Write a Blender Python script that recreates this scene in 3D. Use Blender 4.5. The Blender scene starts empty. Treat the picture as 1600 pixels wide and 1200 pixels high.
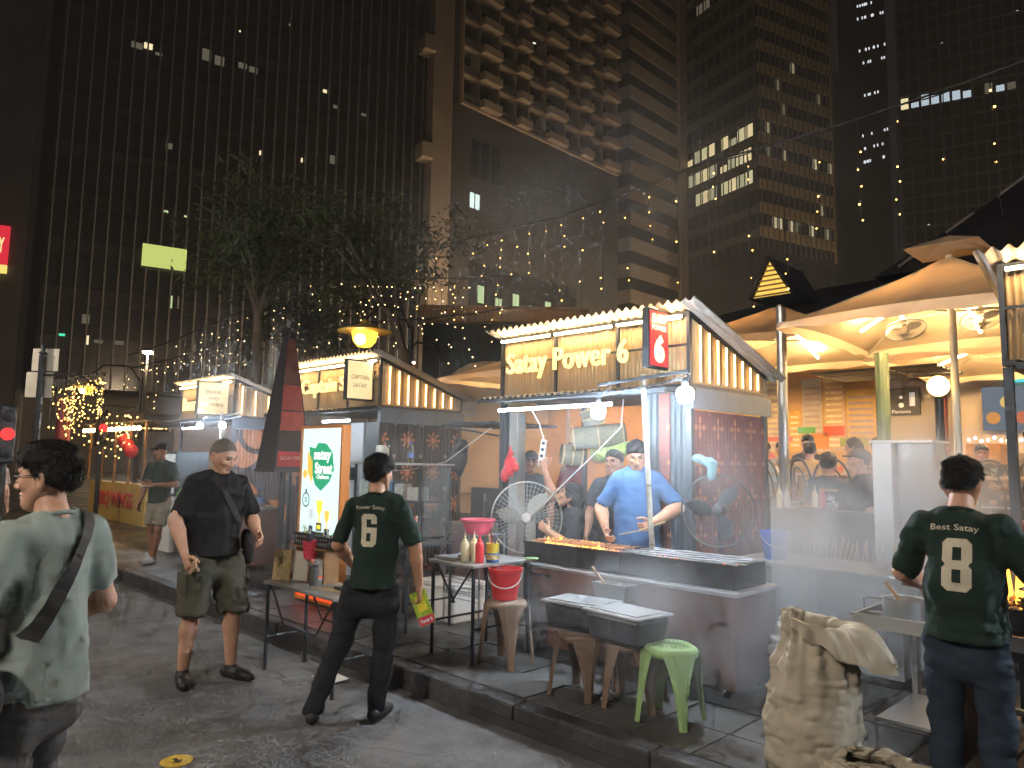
import bpy, bmesh, math, random
import numpy as np
from mathutils import Vector, Matrix
from mathutils.bvhtree import BVHTree

random.seed(7)
SC = bpy.context.scene
COL = SC.collection

# ---------------------------------------------------------------- camera
PITCH, ROLL, YAW = math.radians(5.9), math.radians(0.9), math.radians(45)
fw = Vector((-math.sin(YAW)*math.cos(PITCH), math.cos(YAW)*math.cos(PITCH), math.sin(PITCH)))
rt = Vector((math.cos(YAW), math.sin(YAW), 0)); up = rt.cross(fw)
cr, sr = math.cos(ROLL), math.sin(ROLL)
rt, up = rt*cr+up*sr, up*cr-rt*sr
cam = bpy.data.cameras.new('camera'); camo = bpy.data.objects.new('camera', cam); COL.objects.link(camo)
camo.matrix_world = Matrix(((rt.x, up.x, -fw.x, 0), (rt.y, up.y, -fw.y, 0), (rt.z, up.z, -fw.z, 1.65), (0, 0, 0, 1)))
cam.sensor_fit = 'HORIZONTAL'; cam.sensor_width = 36; cam.lens = 36*1150/1600
cam.clip_start = .05; cam.clip_end = 2000
SC.camera = camo

# ---------------------------------------------------------------- night sky, exposure, sampling
w = bpy.data.worlds.new('World'); SC.world = w; w.use_nodes = True
bg = w.node_tree.nodes['Background']
bg.inputs[0].default_value = (.0010, .00095, .0010, 1); bg.inputs[1].default_value = 1.0
SC.view_settings.view_transform = 'Standard'; SC.view_settings.look = 'None'
SC.view_settings.exposure = 3.05; SC.view_settings.gamma = 1; SC.view_settings.use_curve_mapping = False
SC.render.engine = 'CYCLES'
cy = SC.cycles
cy.use_denoising = True
try: cy.denoiser = 'OPENIMAGEDENOISE'
except Exception: pass
cy.max_bounces = 5; cy.diffuse_bounces = 2; cy.glossy_bounces = 2; cy.transmission_bounces = 4
cy.transparent_max_bounces = 8; cy.volume_bounces = 0
cy.sample_clamp_indirect = 2; cy.sample_clamp_direct = 11
cy.caustics_reflective = False; cy.caustics_refractive = False
cy.use_light_tree = False; cy.use_adaptive_sampling = True; cy.adaptive_threshold = .028; cy.adaptive_min_samples = 20; cy.sampling_pattern = 'TABULATED_SOBOL'
cy.volume_step_rate = 2.0; cy.volume_max_steps = 96

# ---------------------------------------------------------------- materials
MATS = {}
def lin(h):
    h = h.lstrip('#'); v = [int(h[i:i+2], 16)/255 for i in (0, 2, 4)]
    return tuple(c/12.92 if c <= .04045 else ((c+.055)/1.055)**2.4 for c in v)
def M(name, col=(.5, .5, .5), rough=.55, metal=0, var=.15, sc=5, bump=0, bs=50, es=0, ecol=None, trans=0, spec=.5, rvar=0, sss=0, coord='pos', stain=0):
    if name in MATS: return MATS[name]
    if isinstance(col, str): col = lin(col)
    m = bpy.data.materials.new(name); m.use_nodes = True; MATS[name] = m
    nt = m.node_tree; N = nt.nodes; L = nt.links; p = N['Principled BSDF']
    p.inputs['Base Color'].default_value = (*col, 1); p.inputs['Roughness'].default_value = rough
    p.inputs['Metallic'].default_value = metal; p.inputs['Specular IOR Level'].default_value = spec
    if trans: p.inputs['Transmission Weight'].default_value = trans
    if sss:
        p.inputs['Subsurface Weight'].default_value = sss; p.inputs['Subsurface Radius'].default_value = (.01, .004, .002); p.inputs['Subsurface Scale'].default_value = 1
    if es:
        e = ecol or col
        if isinstance(e, str): e = lin(e)
        p.inputs['Emission Color'].default_value = (*e, 1); p.inputs['Emission Strength'].default_value = es
        if name not in ('poster_blue', 'poster_red', 'red_sign_face', 'warm_sign_face'): m.cycles.emission_sampling = 'NONE'
    if var or bump or rvar:
        if coord == 'pos': g = N.new('ShaderNodeNewGeometry').outputs['Position']
        else: g = N.new('ShaderNodeTexCoord').outputs['Object']
    if var:
        t = N.new('ShaderNodeTexNoise'); t.inputs['Scale'].default_value = sc; t.inputs['Detail'].default_value = 6; t.inputs['Roughness'].default_value = .65
        L.new(g, t.inputs['Vector'])
        r = N.new('ShaderNodeMapRange'); r.inputs[1].default_value = .25; r.inputs[2].default_value = .75
        r.inputs[3].default_value = 1-var; r.inputs[4].default_value = 1+var; r.clamp = False
        L.new(t.outputs[0], r.inputs[0])
        mx = N.new('ShaderNodeMix'); mx.data_type = 'RGBA'; mx.blend_type = 'MULTIPLY'; mx.inputs[0].default_value = 1
        mx.inputs[6].default_value = (*col, 1); L.new(r.outputs[0], mx.inputs[7]); L.new(mx.outputs[2], p.inputs['Base Color'])
        if rvar:
            r2 = N.new('ShaderNodeMapRange'); r2.inputs[1].default_value = .3; r2.inputs[2].default_value = .7
            r2.inputs[3].default_value = max(.03, rough-rvar); r2.inputs[4].default_value = min(1, rough+rvar)
            L.new(t.outputs[0], r2.inputs[0]); L.new(r2.outputs[0], p.inputs['Roughness'])
    if bump:
        t2 = N.new('ShaderNodeTexNoise'); t2.inputs['Scale'].default_value = bs; t2.inputs['Detail'].default_value = 4
        L.new(g, t2.inputs['Vector']); bn = N.new('ShaderNodeBump'); bn.inputs['Strength'].default_value = bump; bn.inputs['Distance'].default_value = .01
        L.new(t2.outputs[0], bn.inputs['Height']); L.new(bn.outputs[0], p.inputs['Normal'])
    return m
MAINLIGHTS = ("warm_led", "warm_tube", "white_tube", "white_bulb", "amber_tube", "globe_glow", "flame", "kiosk_bulb", "red_neon")   # the lamps that light the place; tiny glows are left to chance hits
def E(name, col, s, sample=True):
    """a material that gives off light"""
    if name in MATS: return MATS[name]
    if isinstance(col, str): col = lin(col)
    m = bpy.data.materials.new(name); m.use_nodes = True; MATS[name] = m
    nt = m.node_tree; nt.nodes.clear(); o = nt.nodes.new('ShaderNodeOutputMaterial'); e = nt.nodes.new('ShaderNodeEmission')
    e.inputs[0].default_value = (*col, 1); e.inputs[1].default_value = s; nt.links.new(e.outputs[0], o.inputs[0])
    if not sample or name not in MAINLIGHTS: m.cycles.emission_sampling = 'NONE'
    return m
class NG:
    """tiny helper for maths in a node tree"""
    def __init__(s, m): s.nt = m.node_tree
    def n(s, t, **k):
        o = s.nt.nodes.new(t)
        for a, b in k.items(): setattr(o, a, b)
        return o
    def m(s, op, a, b=None, c=None):
        o = s.nt.nodes.new('ShaderNodeMath'); o.operation = op
        for i, v in enumerate((a, b, c)):
            if v is None: continue
            if isinstance(v, (int, float)): o.inputs[i].default_value = v
            else: s.nt.links.new(v, o.inputs[i])
        return o.outputs[0]
    def mix(s, f, a, b):
        o = s.nt.nodes.new('ShaderNodeMix'); o.data_type = 'RGBA'
        for i, v in ((0, f), (6, a), (7, b)):
            if isinstance(v, (int, float)): o.inputs[i].default_value = v
            elif isinstance(v, tuple): o.inputs[i].default_value = (*v, 1)
            else: s.nt.links.new(v, o.inputs[i])
        return o.outputs[2]
    def link(s, a, b): s.nt.links.new(a, b)

# ---------------------------------------------------------------- objects
def V(*a): return Vector(a)
def thing(name, label, cat, loc=(0, 0, 0), rz=0, group=None):
    o = bpy.data.objects.new(name, None); COL.objects.link(o); o.location = loc; o.rotation_euler = (0, 0, rz); o.empty_display_size = .1
    return tag(o, label, cat, group)
def tag(o, label, cat, group=None):
    o['label'] = label; o['category'] = cat
    if group: o['group'] = group
    return o
def origin(o):
    while o.parent: o = o.parent
    return o.location
def mesh_obj(name, me, mat, parent=None):
    o = bpy.data.objects.new(name, me); COL.objects.link(o)
    if mat is not None:
        for x in (mat if isinstance(mat, (list, tuple)) else [mat]):
            if len(me.materials) < (len(mat) if isinstance(mat, (list, tuple)) else 1): me.materials.append(x)
    if parent: o.parent = parent
    return o
def copy_tree(o, parent=None, label=None, loc=None, rz=None):
    c = o.copy(); COL.objects.link(c); c.parent = parent
    if label: c['label'] = label
    if loc is not None: c.location = loc
    if rz is not None: c.rotation_euler = (0, 0, rz)
    for ch in list(o.children): copy_tree(ch, c)
    return c
def struct(o): o['kind'] = 'structure'; return o

class B:
    """collects shapes for ONE mesh"""
    def __init__(s): s.v = []; s.f = []
    def add(s, vs, fs):
        k = len(s.v); s.v += [tuple(x) for x in vs]; s.f += [tuple(i+k for i in f) for f in fs]; return s
    def box(s, x0, x1, y0, y1, z0, z1):
        return s.add([(x0,y0,z0),(x1,y0,z0),(x1,y1,z0),(x0,y1,z0),(x0,y0,z1),(x1,y0,z1),(x1,y1,z1),(x0,y1,z1)],
                     [(0,3,2,1),(4,5,6,7),(0,1,5,4),(1,2,6,5),(2,3,7,6),(3,0,4,7)])
    def cbox(s, c, size, rot=None):
        hx, hy, hz = [q/2 for q in size]; c = Vector(c)
        vs = [Vector(q) for q in [(-hx,-hy,-hz),(hx,-hy,-hz),(hx,hy,-hz),(-hx,hy,-hz),(-hx,-hy,hz),(hx,-hy,hz),(hx,hy,hz),(-hx,hy,hz)]]
        if rot is not None: vs = [rot @ q for q in vs]
        return s.add([q+c for q in vs], [(0,3,2,1),(4,5,6,7),(0,1,5,4),(1,2,6,5),(2,3,7,6),(3,0,4,7)])
    def bar(s, a, b, w, h=None, upv=(0, 0, 1)):
        a, b = Vector(a), Vector(b); h = h or w; d = (b-a); l = d.length; d = d/l; u = Vector(upv)
        if abs(d.dot(u)) > .99: u = Vector((0, 1, 0)) if abs(d.y) < .9 else Vector((1, 0, 0))
        r = d.cross(u).normalized(); u = r.cross(d)
        rot = Matrix((r, d, u)).transposed()
        return s.cbox((a+b)/2, (w, l, h), rot)
    def cyl(s, a, b, r1, r2=None, n=10, cap=True):
        a, b = Vector(a), Vector(b); r2 = r1 if r2 is None else r2; d = (b-a).normalized()
        u = Vector((0, 0, 1)) if abs(d.z) < .9 else Vector((1, 0, 0)); x = d.cross(u).normalized(); y = d.cross(x)
        vs = []
        for c, r in ((a, r1), (b, r2)):
            for i in range(n):
                t = 2*math.pi*i/n; vs.append(c+x*r*math.cos(t)+y*r*math.sin(t))
        fs = [(i, (i+1) % n, n+(i+1) % n, n+i) for i in range(n)]
        if cap: fs += [tuple(range(n-1, -1, -1)), tuple(range(n, 2*n))]
        return s.add(vs, fs)
    def tube(s, pts, r, n=6, closed=False):
        pts = [Vector(p) for p in pts]; m = len(pts); vs = []; px = None
        rr = r if isinstance(r, (list, tuple)) else [r]*m
        for i, p in enumerate(pts):
            if closed: d = pts[(i+1) % m]-pts[i-1]
            else: d = pts[min(i+1, m-1)]-pts[max(i-1, 0)]
            d = d.normalized() if d.length > 1e-9 else Vector((0, 0, 1))
            if px is None:
                u = Vector((0, 0, 1)) if abs(d.z) < .9 else Vector((1, 0, 0)); px = d.cross(u).normalized()
            else:
                px = px-d*px.dot(d); px = px.normalized() if px.length > 1e-6 else Vector((1, 0, 0))
            y = d.cross(px)
            for k in range(n):
                t = 2*math.pi*k/n; vs.append(p+px*rr[i]*math.cos(t)+y*rr[i]*math.sin(t))
        fs = []
        for i in range(m if closed else m-1):
            j = (i+1) % m
            fs += [(i*n+k, i*n+(k+1) % n, j*n+(k+1) % n, j*n+k) for k in range(n)]
        if not closed: fs += [tuple(range(n-1, -1, -1)), tuple(range((m-1)*n, m*n))]
        return s.add(vs, fs)
    def lathe(s, prof, n=20, c=(0, 0, 0), axis=None, cap=True):
        c = Vector(c); rot = None
        if axis is not None: rot = Vector((0, 0, 1)).rotation_difference(Vector(axis)).to_matrix()
        vs = []
        for r, z in prof:
            for i in range(n):
                t = 2*math.pi*i/n; q = Vector((r*math.cos(t), r*math.sin(t), z))
                vs.append((rot @ q if rot else q)+c)
        m = len(prof); fs = []
        for j in range(m-1): fs += [(j*n+i, j*n+(i+1) % n, (j+1)*n+(i+1) % n, (j+1)*n+i) for i in range(n)]
        if cap: fs += [tuple(range(n-1, -1, -1)), tuple(range((m-1)*n, m*n))]
        return s.add(vs, fs)
    def ball(s, c, r, n=8, sq=(1, 1, 1)):
        c = Vector(c); vs = []; m = max(4, n//2+1)
        for j in range(1, m):
            a = math.pi*j/m
            for i in range(n):
                t = 2*math.pi*i/n; vs.append(c+Vector((r*sq[0]*math.sin(a)*math.cos(t), r*sq[1]*math.sin(a)*math.sin(t), r*sq[2]*math.cos(a))))
        top, bot = len(vs), len(vs)+1; vs += [c+Vector((0, 0, r*sq[2])), c-Vector((0, 0, r*sq[2]))]
        fs = []
        for j in range(m-2): fs += [(j*n+i, (j+1)*n+i, (j+1)*n+(i+1) % n, j*n+(i+1) % n) for i in range(n)]
        fs += [(top, i, (i+1) % n) for i in range(n)] + [(bot, (m-2)*n+(i+1) % n, (m-2)*n+i) for i in range(n)]
        return s.add(vs, fs)
    def corr(s, P, U, W, pitch=.07, amp=.012, nrm=None, sub=6, th=0):
        """corrugated sheet: ribs run along W, wave across U"""
        P, U, W = Vector(P), Vector(U), Vector(W); l = U.length; N = Vector(nrm) if nrm is not None else U.cross(W).normalized()
        k = max(4, int(l/pitch*sub)); vs = []
        for i in range(k+1):
            q = P+U*(i/k)+N*(amp*math.sin(2*math.pi*(i/k)*l/pitch)); vs += [q, q+W]
        s.add(vs, [(2*i, 2*i+2, 2*i+3, 2*i+1) for i in range(k)])
        if th:
            s.add([v-N*th for v in vs], [(2*i, 2*i+1, 2*i+3, 2*i+2) for i in range(k)])
        return s
    def prism(s, poly, O, U, W, h):
        """2-D outline poly in the plane O + a U + b W, thickness h along U x W"""
        O, U, W = Vector(O), Vector(U), Vector(W); N = U.cross(W).normalized(); n = len(poly)
        a = [O+U*p[0]+W*p[1] for p in poly]; b = [q+N*h for q in a]
        return s.add(a+b, [tuple(range(n-1, -1, -1)), tuple(range(n, 2*n))]+[(i, (i+1) % n, n+(i+1) % n, n+i) for i in range(n)])
    def quad(s, *q): return s.add(q, [(0, 1, 2, 3)] if len(q) == 4 else [tuple(range(len(q)))])
    def mesh(s, name, off=None, smooth=False):
        me = bpy.data.meshes.new(name)
        vs = s.v if off is None else [(v[0]-off[0], v[1]-off[1], v[2]-off[2]) for v in s.v]
        me.from_pydata(vs, [], s.f); me.update()
        if smooth: me.polygons.foreach_set('use_smooth', [True]*len(me.polygons))
        return me
    def build(s, name, mat, parent=None, world=True, smooth=False, bevel=0, seg=2):
        off = origin(parent) if (parent and world) else None
        o = mesh_obj(name, s.mesh(name, off, smooth), mat, parent)
        if bevel:
            b = o.modifiers.new('bevel', 'BEVEL'); b.width = bevel; b.segments = seg; b.limit_method = 'ANGLE'
        if smooth == 'auto':
            o.data.polygons.foreach_set('use_smooth', [True]*len(o.data.polygons))
            m = o.modifiers.new('es', 'EDGE_SPLIT'); m.split_angle = math.radians(40)
        return o
def base(b):
    """the point under the middle of a shape, for a thing of one mesh"""
    xs = np.array(b.v); return ((xs[:, 0].min()+xs[:, 0].max())/2, (xs[:, 1].min()+xs[:, 1].max())/2, xs[:, 2].min())
def one(b, name, mat, label, cat, group=None, smooth=False, bevel=0):
    """a thing of one mesh, its origin at its base"""
    p = base(b); o = mesh_obj(name, b.mesh(name, p, smooth), mat); o.location = p
    if bevel:
        m = o.modifiers.new('bevel', 'BEVEL'); m.width = bevel; m.segments = 2; m.limit_method = 'ANGLE'
    if smooth == 'auto':
        m = o.modifiers.new('es', 'EDGE_SPLIT'); m.split_angle = math.radians(40)
    return tag(o, label, cat, group)

def text_mesh(s, ext=0, bold=0, spacing=1.0):
    cu = bpy.data.curves.new('txt', 'FONT'); cu.body = s; cu.size = 1; cu.extrude = 0; cu.offset = bold; cu.align_x = 'CENTER'; cu.space_character = spacing
    cu.resolution_u = 3; cu.extrude = ext
    ob = bpy.data.objects.new('txt', cu); me = ob.to_mesh().copy()
    ob.to_mesh_clear(); bpy.data.objects.remove(ob); bpy.data.curves.remove(cu)
    return me
def text(name, s, mat, parent, O, U, W, wid, hei, ext=.004, bold=.0, spacing=1.0):
    """lettering centred at O, running along unit U, up along unit W, fitted to wid x hei metres"""
    me = text_mesh(s, 0, bold, spacing); n = len(me.vertices); co = np.empty(n*3); me.vertices.foreach_get('co', co); co = co.reshape(-1, 3)
    mn, mx = co.min(0), co.max(0)
    a = (co[:, 0]-(mn[0]+mx[0])/2)/(mx[0]-mn[0])*wid; b = (co[:, 1]-(mn[1]+mx[1])/2)/(mx[1]-mn[1])*hei
    O, U, W = Vector(O), Vector(U), Vector(W); N = U.cross(W); O = O-origin(parent) if parent else O
    bm = bmesh.new(); bm.from_mesh(me); bm.verts.ensure_lookup_table()
    for i, v in enumerate(bm.verts): v.co = O+U*float(a[i])+W*float(b[i])
    bmesh.ops.recalc_face_normals(bm, faces=bm.faces)
    fl = list(bm.faces)
    if fl and sum(f.normal.dot(N)*f.calc_area() for f in fl) < 0: bmesh.ops.reverse_faces(bm, faces=fl)
    if ext:
        r = bmesh.ops.extrude_face_region(bm, geom=list(bm.faces)); vs = [g for g in r['geom'] if isinstance(g, bmesh.types.BMVert)]
        bmesh.ops.translate(bm, verts=vs, vec=N*ext)
    out = bpy.data.meshes.new(name); bm.to_mesh(out); bm.free(); bpy.data.meshes.remove(me)
    return mesh_obj(name, out, mat, parent)
def flat(name, poly, mat, parent, O, U, W, h=.002):
    """a flat printed or cut shape"""
    return B().prism(poly, O, U, W, h).build(name, mat, parent)
def circ(cx, cy, r, n=20, ry=None, a0=0, a1=2*math.pi):
    full = abs(a1-a0-2*math.pi) < 1e-6; ry = ry or r; k = n if full else n+1
    return [(cx+r*math.cos(a0+(a1-a0)*i/n), cy+ry*math.sin(a0+(a1-a0)*i/n)) for i in range(k)]

# ---------------------------------------------------------------- soft shapes: distance fields to meshes
class SDF:
    def __init__(s, lo, hi, h):
        s.h = h; s.lo = np.array(lo, float)-3*h; s.n = np.ceil((np.array(hi)+3*h-s.lo)/h).astype(int)+1
        s.d = np.full(s.n, 1e3, np.float32); s.ax = [(s.lo[i]+h*np.arange(s.n[i])).astype(np.float32) for i in range(3)]
    def sub(s, lo, hi, m):
        r = []
        for i in range(3):
            a = int(max(0, math.floor((lo[i]-m-s.lo[i])/s.h))); b = int(min(s.n[i], math.ceil((hi[i]+m-s.lo[i])/s.h)+1)); r.append(slice(a, max(a, b)))
        return tuple(r)
    def pts(s, sl): return np.meshgrid(s.ax[0][sl[0]], s.ax[1][sl[1]], s.ax[2][sl[2]], indexing='ij', sparse=True)
    def blend(s, sl, d, k, op):
        o = s.d[sl]
        if op == '+':
            if k > 0: h = np.maximum(k-np.abs(o-d), 0)/k; s.d[sl] = np.minimum(o, d)-h*h*k*.25
            else: s.d[sl] = np.minimum(o, d)
        else:
            d = -d
            if k > 0: h = np.maximum(k-np.abs(o-d), 0)/k; s.d[sl] = np.maximum(o, d)+h*h*k*.25
            else: s.d[sl] = np.maximum(o, d)
    def cone(s, a, b, r1, r2, k=.02, op='+', flat=None):
        """round cone; flat=(axis vector, factor<1) squashes it along that axis"""
        a, b = np.array(a, float), np.array(b, float); r = max(r1, r2); lo, hi = np.minimum(a, b)-r, np.maximum(a, b)+r
        sl = s.sub(lo, hi, k+.03 if op == '+' else k+.01)
        if any(q.stop <= q.start for q in sl): return s
        x, y, z = s.pts(sl); ba = b-a; l2 = float(ba@ba)+1e-12
        px, py, pz = x-a[0], y-a[1], z-a[2]
        t = np.clip((px*ba[0]+py*ba[1]+pz*ba[2])/l2, 0, 1)
        qx, qy, qz = px-t*ba[0], py-t*ba[1], pz-t*ba[2]
        q2 = qx*qx+qy*qy+qz*qz
        if flat is not None:
            ax, f = flat; w = qx*ax[0]+qy*ax[1]+qz*ax[2]; q2 = q2+w*w*(1/(f*f)-1)
        d = np.sqrt(q2)-(r1+(r2-r1)*t)
        if flat is not None: d = d*(.5+.5*flat[1])
        s.blend(sl, d, k, op); return s
    def ell(s, c, r, k=.02, op='+', R=None):
        """ellipsoid; R rows are its axes"""
        c = np.array(c, float); r = np.array(r, float); m = r.max(); sl = s.sub(c-m, c+m, k+.03)
        if any(q.stop <= q.start for q in sl): return s
        x, y, z = s.pts(sl); p = [x-c[0], y-c[1], z-c[2]]
        if R is not None: p = [p[0]*R[i][0]+p[1]*R[i][1]+p[2]*R[i][2] for i in range(3)]
        k0 = np.sqrt((p[0]/r[0])**2+(p[1]/r[1])**2+(p[2]/r[2])**2); k1 = np.sqrt((p[0]/r[0]**2)**2+(p[1]/r[1]**2)**2+(p[2]/r[2]**2)**2)+1e-9
        s.blend(sl, k0*(k0-1)/k1, k, op); return s
    def cut(s, p, n, k=.004):
        """remove what lies on the side n points to"""
        n = np.array(n, float); n /= np.linalg.norm(n); x, y, z = s.pts((slice(None),)*3)
        d = (x-p[0])*n[0]+(y-p[1])*n[1]+(z-p[2])*n[2]; h = np.maximum(k-np.abs(s.d-d), 0)/k
        s.d = (np.maximum(s.d, d)+h*h*k*.25).astype(np.float32); return s
    def noise(s, amp, scale, seed=0, stretch=(1, 1, 1)):
        x, y, z = s.pts((slice(None),)*3); s.d += (amp*vnoise(x*scale*stretch[0], y*scale*stretch[1], z*scale*stretch[2], seed)).astype(np.float32); return s
    def ridge(s, amp, scale, seed=0, stretch=(1, 1, 1)):
        x, y, z = s.pts((slice(None),)*3); s.d += (amp*(1-2.5*np.abs(vnoise(x*scale*stretch[0], y*scale*stretch[1], z*scale*stretch[2], seed)))).astype(np.float32); return s
    def mesh(s):
        d = s.d; sg = d < 0; n = s.n-1
        cs = [(i, j, k) for i in (0, 1) for j in (0, 1) for k in (0, 1)]
        cnt = np.zeros(n, np.int8)
        for c in cs: cnt += sg[c[0]:n[0]+c[0], c[1]:n[1]+c[1], c[2]:n[2]+c[2]]
        act = (cnt > 0) & (cnt < 8); I = np.argwhere(act); m = len(I); idx = np.full(n, -1, np.int64); idx[act] = np.arange(m)
        val = np.stack([d[I[:, 0]+c[0], I[:, 1]+c[1], I[:, 2]+c[2]] for c in cs], 1); acc = np.zeros((m, 3)); ct = np.zeros(m); ca = np.array(cs, float)
        for a in range(8):
            for b in range(a+1, 8):
                if abs(ca[a]-ca[b]).sum() != 1: continue
                x = (val[:, a] < 0) != (val[:, b] < 0); t = np.where(x, val[:, a]/np.where(x, val[:, a]-val[:, b], 1), 0)
                acc += np.where(x[:, None], ca[a]+t[:, None]*(ca[b]-ca[a]), 0); ct += x
        vs = s.lo+s.h*(I+acc/ct[:, None]); Q = []
        for ax in range(3):
            o1, o2 = [(1, 2), (2, 0), (0, 1)][ax]
            a = np.take(sg, range(0, s.n[ax]-1), ax); b = np.take(sg, range(1, s.n[ax]), ax)
            E_ = np.argwhere(a != b); E_ = E_[(E_[:, o1] > 0) & (E_[:, o2] > 0) & (E_[:, o1] < n[o1]) & (E_[:, o2] < n[o2])]
            inside = a[E_[:, 0], E_[:, 1], E_[:, 2]]; qs = []
            for d1, d2 in ((-1, -1), (0, -1), (0, 0), (-1, 0)):
                c = E_.copy(); c[:, o1] += d1; c[:, o2] += d2; qs.append(idx[c[:, 0], c[:, 1], c[:, 2]])
            q = np.stack(qs, 1); q[~inside] = q[~inside][:, ::-1]; Q.append(q)
        return vs, np.concatenate(Q)
_L = {}
def vnoise(x, y, z, seed=0):
    if seed not in _L: _L[seed] = np.random.default_rng(seed).uniform(-1, 1, (32, 32, 32)).astype(np.float32)
    g = _L[seed]; x, y, z = np.broadcast_arrays(x, y, z)
    i, j, k = [np.floor(q).astype(np.int32) for q in (x, y, z)]; u, v, w_ = x-i, y-j, z-k
    u, v, w_ = [q*q*(3-2*q) for q in (u, v, w_)]; i &= 31; j &= 31; k &= 31; i1, j1, k1 = (i+1) & 31, (j+1) & 31, (k+1) & 31
    c = lambda a, b: a*(1-u)+b*u
    return (c(g[i, j, k], g[i1, j, k])*(1-v)+c(g[i, j1, k], g[i1, j1, k])*v)*(1-w_)+(c(g[i, j, k1], g[i1, j, k1])*(1-v)+c(g[i, j1, k1], g[i1, j1, k1])*v)*w_
def np_mesh(name, vs, qs, smooth=True, mi=None):
    me = bpy.data.meshes.new(name); n, m = len(vs), len(qs)
    me.vertices.add(n); me.vertices.foreach_set('co', np.ascontiguousarray(vs, np.float32).ravel())
    me.loops.add(m*4); me.loops.foreach_set('vertex_index', np.ascontiguousarray(qs, np.int32).ravel())
    me.polygons.add(m); me.polygons.foreach_set('loop_start', np.arange(0, m*4, 4, dtype=np.int32)); me.polygons.foreach_set('loop_total', np.full(m, 4, np.int32))
    if mi is not None: me.polygons.foreach_set('material_index', np.ascontiguousarray(mi, np.int32))
    me.update(calc_edges=True)
    if smooth: me.polygons.foreach_set('use_smooth', np.ones(m, bool))
    return me
# ================================================================ the setting: road, kerb, pavement
def ground_mat(name, col, rough, wet, sc, bumpd):
    m = M(name, col, rough, var=.0, rvar=0, spec=.3); g = NG(m); N = m.node_tree.nodes; p = N['Principled BSDF']
    pos = g.n('ShaderNodeNewGeometry').outputs['Position']
    def noise(s, d=8, r=.6):
        t = g.n('ShaderNodeTexNoise'); t.inputs['Scale'].default_value = s; t.inputs['Detail'].default_value = d; t.inputs['Roughness'].default_value = r; g.link(pos, t.inputs['Vector']); return t.outputs[0]
    def ramp(v, a, b, c=0, d=1):
        r = g.n('ShaderNodeMapRange'); g.link(v, r.inputs[0])
        for i, q in enumerate((a, b, c, d)): r.inputs[1+i].default_value = q
        return r.outputs[0]
    big, mid, fine = noise(sc), noise(sc*5), noise(sc*90, 3)
    f = g.m('MULTIPLY', ramp(big, .3, .7, .55, 1.35), g.m('MULTIPLY', ramp(mid, .3, .7, .75, 1.25), ramp(fine, .3, .7, .82, 1.22)))
    g.link(g.mix(1, (0, 0, 0), col), p.inputs['Base Color'])
    mx = g.n('ShaderNodeMix', data_type='RGBA', blend_type='MULTIPLY'); mx.inputs[0].default_value = 1; mx.inputs[6].default_value = (*col, 1); g.link(f, mx.inputs[7])
    stain = ramp(noise(sc*1.7, 10, .75), .54, .64); stcol = g.mix(g.m('MULTIPLY', stain, .38), mx.outputs[2], (.015, .014, .013))
    vo = g.n('ShaderNodeTexVoronoi', feature='DISTANCE_TO_EDGE'); vo.inputs['Scale'].default_value = .55; mv = g.n('ShaderNodeVectorMath', operation='MULTIPLY_ADD'); tv = g.n('ShaderNodeTexNoise'); tv.inputs['Scale'].default_value = 2.2; tv.inputs['Detail'].default_value = 6; g.link(pos, tv.inputs['Vector'])
    g.link(tv.outputs['Color'], mv.inputs[0]); mv.inputs[1].default_value = (.7, .7, 0); g.link(pos, mv.inputs[2]); g.link(mv.outputs[0], vo.inputs['Vector'])
    crack = g.m('MULTIPLY', g.m('LESS_THAN', vo.outputs['Distance'], .006), ramp(noise(.5), .45, .55)); wear = ramp(noise(sc*2.6, 12, .8), .56, .72)
    c3 = g.mix(g.m('MULTIPLY', wear, .16), stcol, tuple(min(1, q*1.9) for q in col)); c4 = g.mix(g.m('MULTIPLY', crack, .4), c3, (.012, .012, .012))
    g.link(c4, p.inputs['Base Color'])
    g.link(g.m('SUBTRACT', rough, g.m('MULTIPLY', ramp(noise(sc*.8, 6), .42, .68), wet)), p.inputs['Roughness'])
    bn = g.n('ShaderNodeBump'); bn.inputs['Strength'].default_value = .9; bn.inputs['Distance'].default_value = bumpd
    g.link(g.m('ADD', fine, g.m('MULTIPLY', mid, 2.0)), bn.inputs['Height']); g.link(bn.outputs[0], p.inputs['Normal'])
    return m
m_road = ground_mat('asphalt', (.125, .123, .123), .93, .14, .8, .0016)
m_pave = ground_mat('paving', (.085, .083, .08), .66, .38, .9, .002)
m_kerb = ground_mat('kerb', (.06, .06, .062), .7, .3, 1.2, .006)
road = struct(B().box(-260, 200, -120, 3.345, -.5, 0).build('road', m_road))
b = B().box(-6.95, -.2, 3.505, 5.5, -.4, .137); b.box(-260, -6.955, 3.5, 320, -.4, .15).box(-.195, 200, 3.5, 320, -.4, .15).box(-6.95, -.2, 5.505, 320, -.4, .15)
pave = struct(b.build('pavement', m_pave))
tile = B().box(-.196, .196, -.196, .196, -.03, .0).mesh('paving_tile'); tile.materials.append(m_pave)
for i in range(17):
    for j in range(5):
        o = bpy.data.objects.new('paving_tile', tile); COL.objects.link(o); o.parent = pave
        o.location = (-6.75+.4*i, 3.705+.4*j, .15+random.uniform(-.0035, .0025)); o.rotation_euler = (random.uniform(-.006, .006), random.uniform(-.006, .006), random.uniform(-.006, .006))
kerb = struct(B().box(-260, 200, 3.352, 3.494, -.4, .06).build('kerb', m_kerb))
ks = B().box(-.495, .495, -.072, .072, -.1, .0); kme = ks.mesh('kerb_stone'); kme.materials.append(m_kerb)
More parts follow.
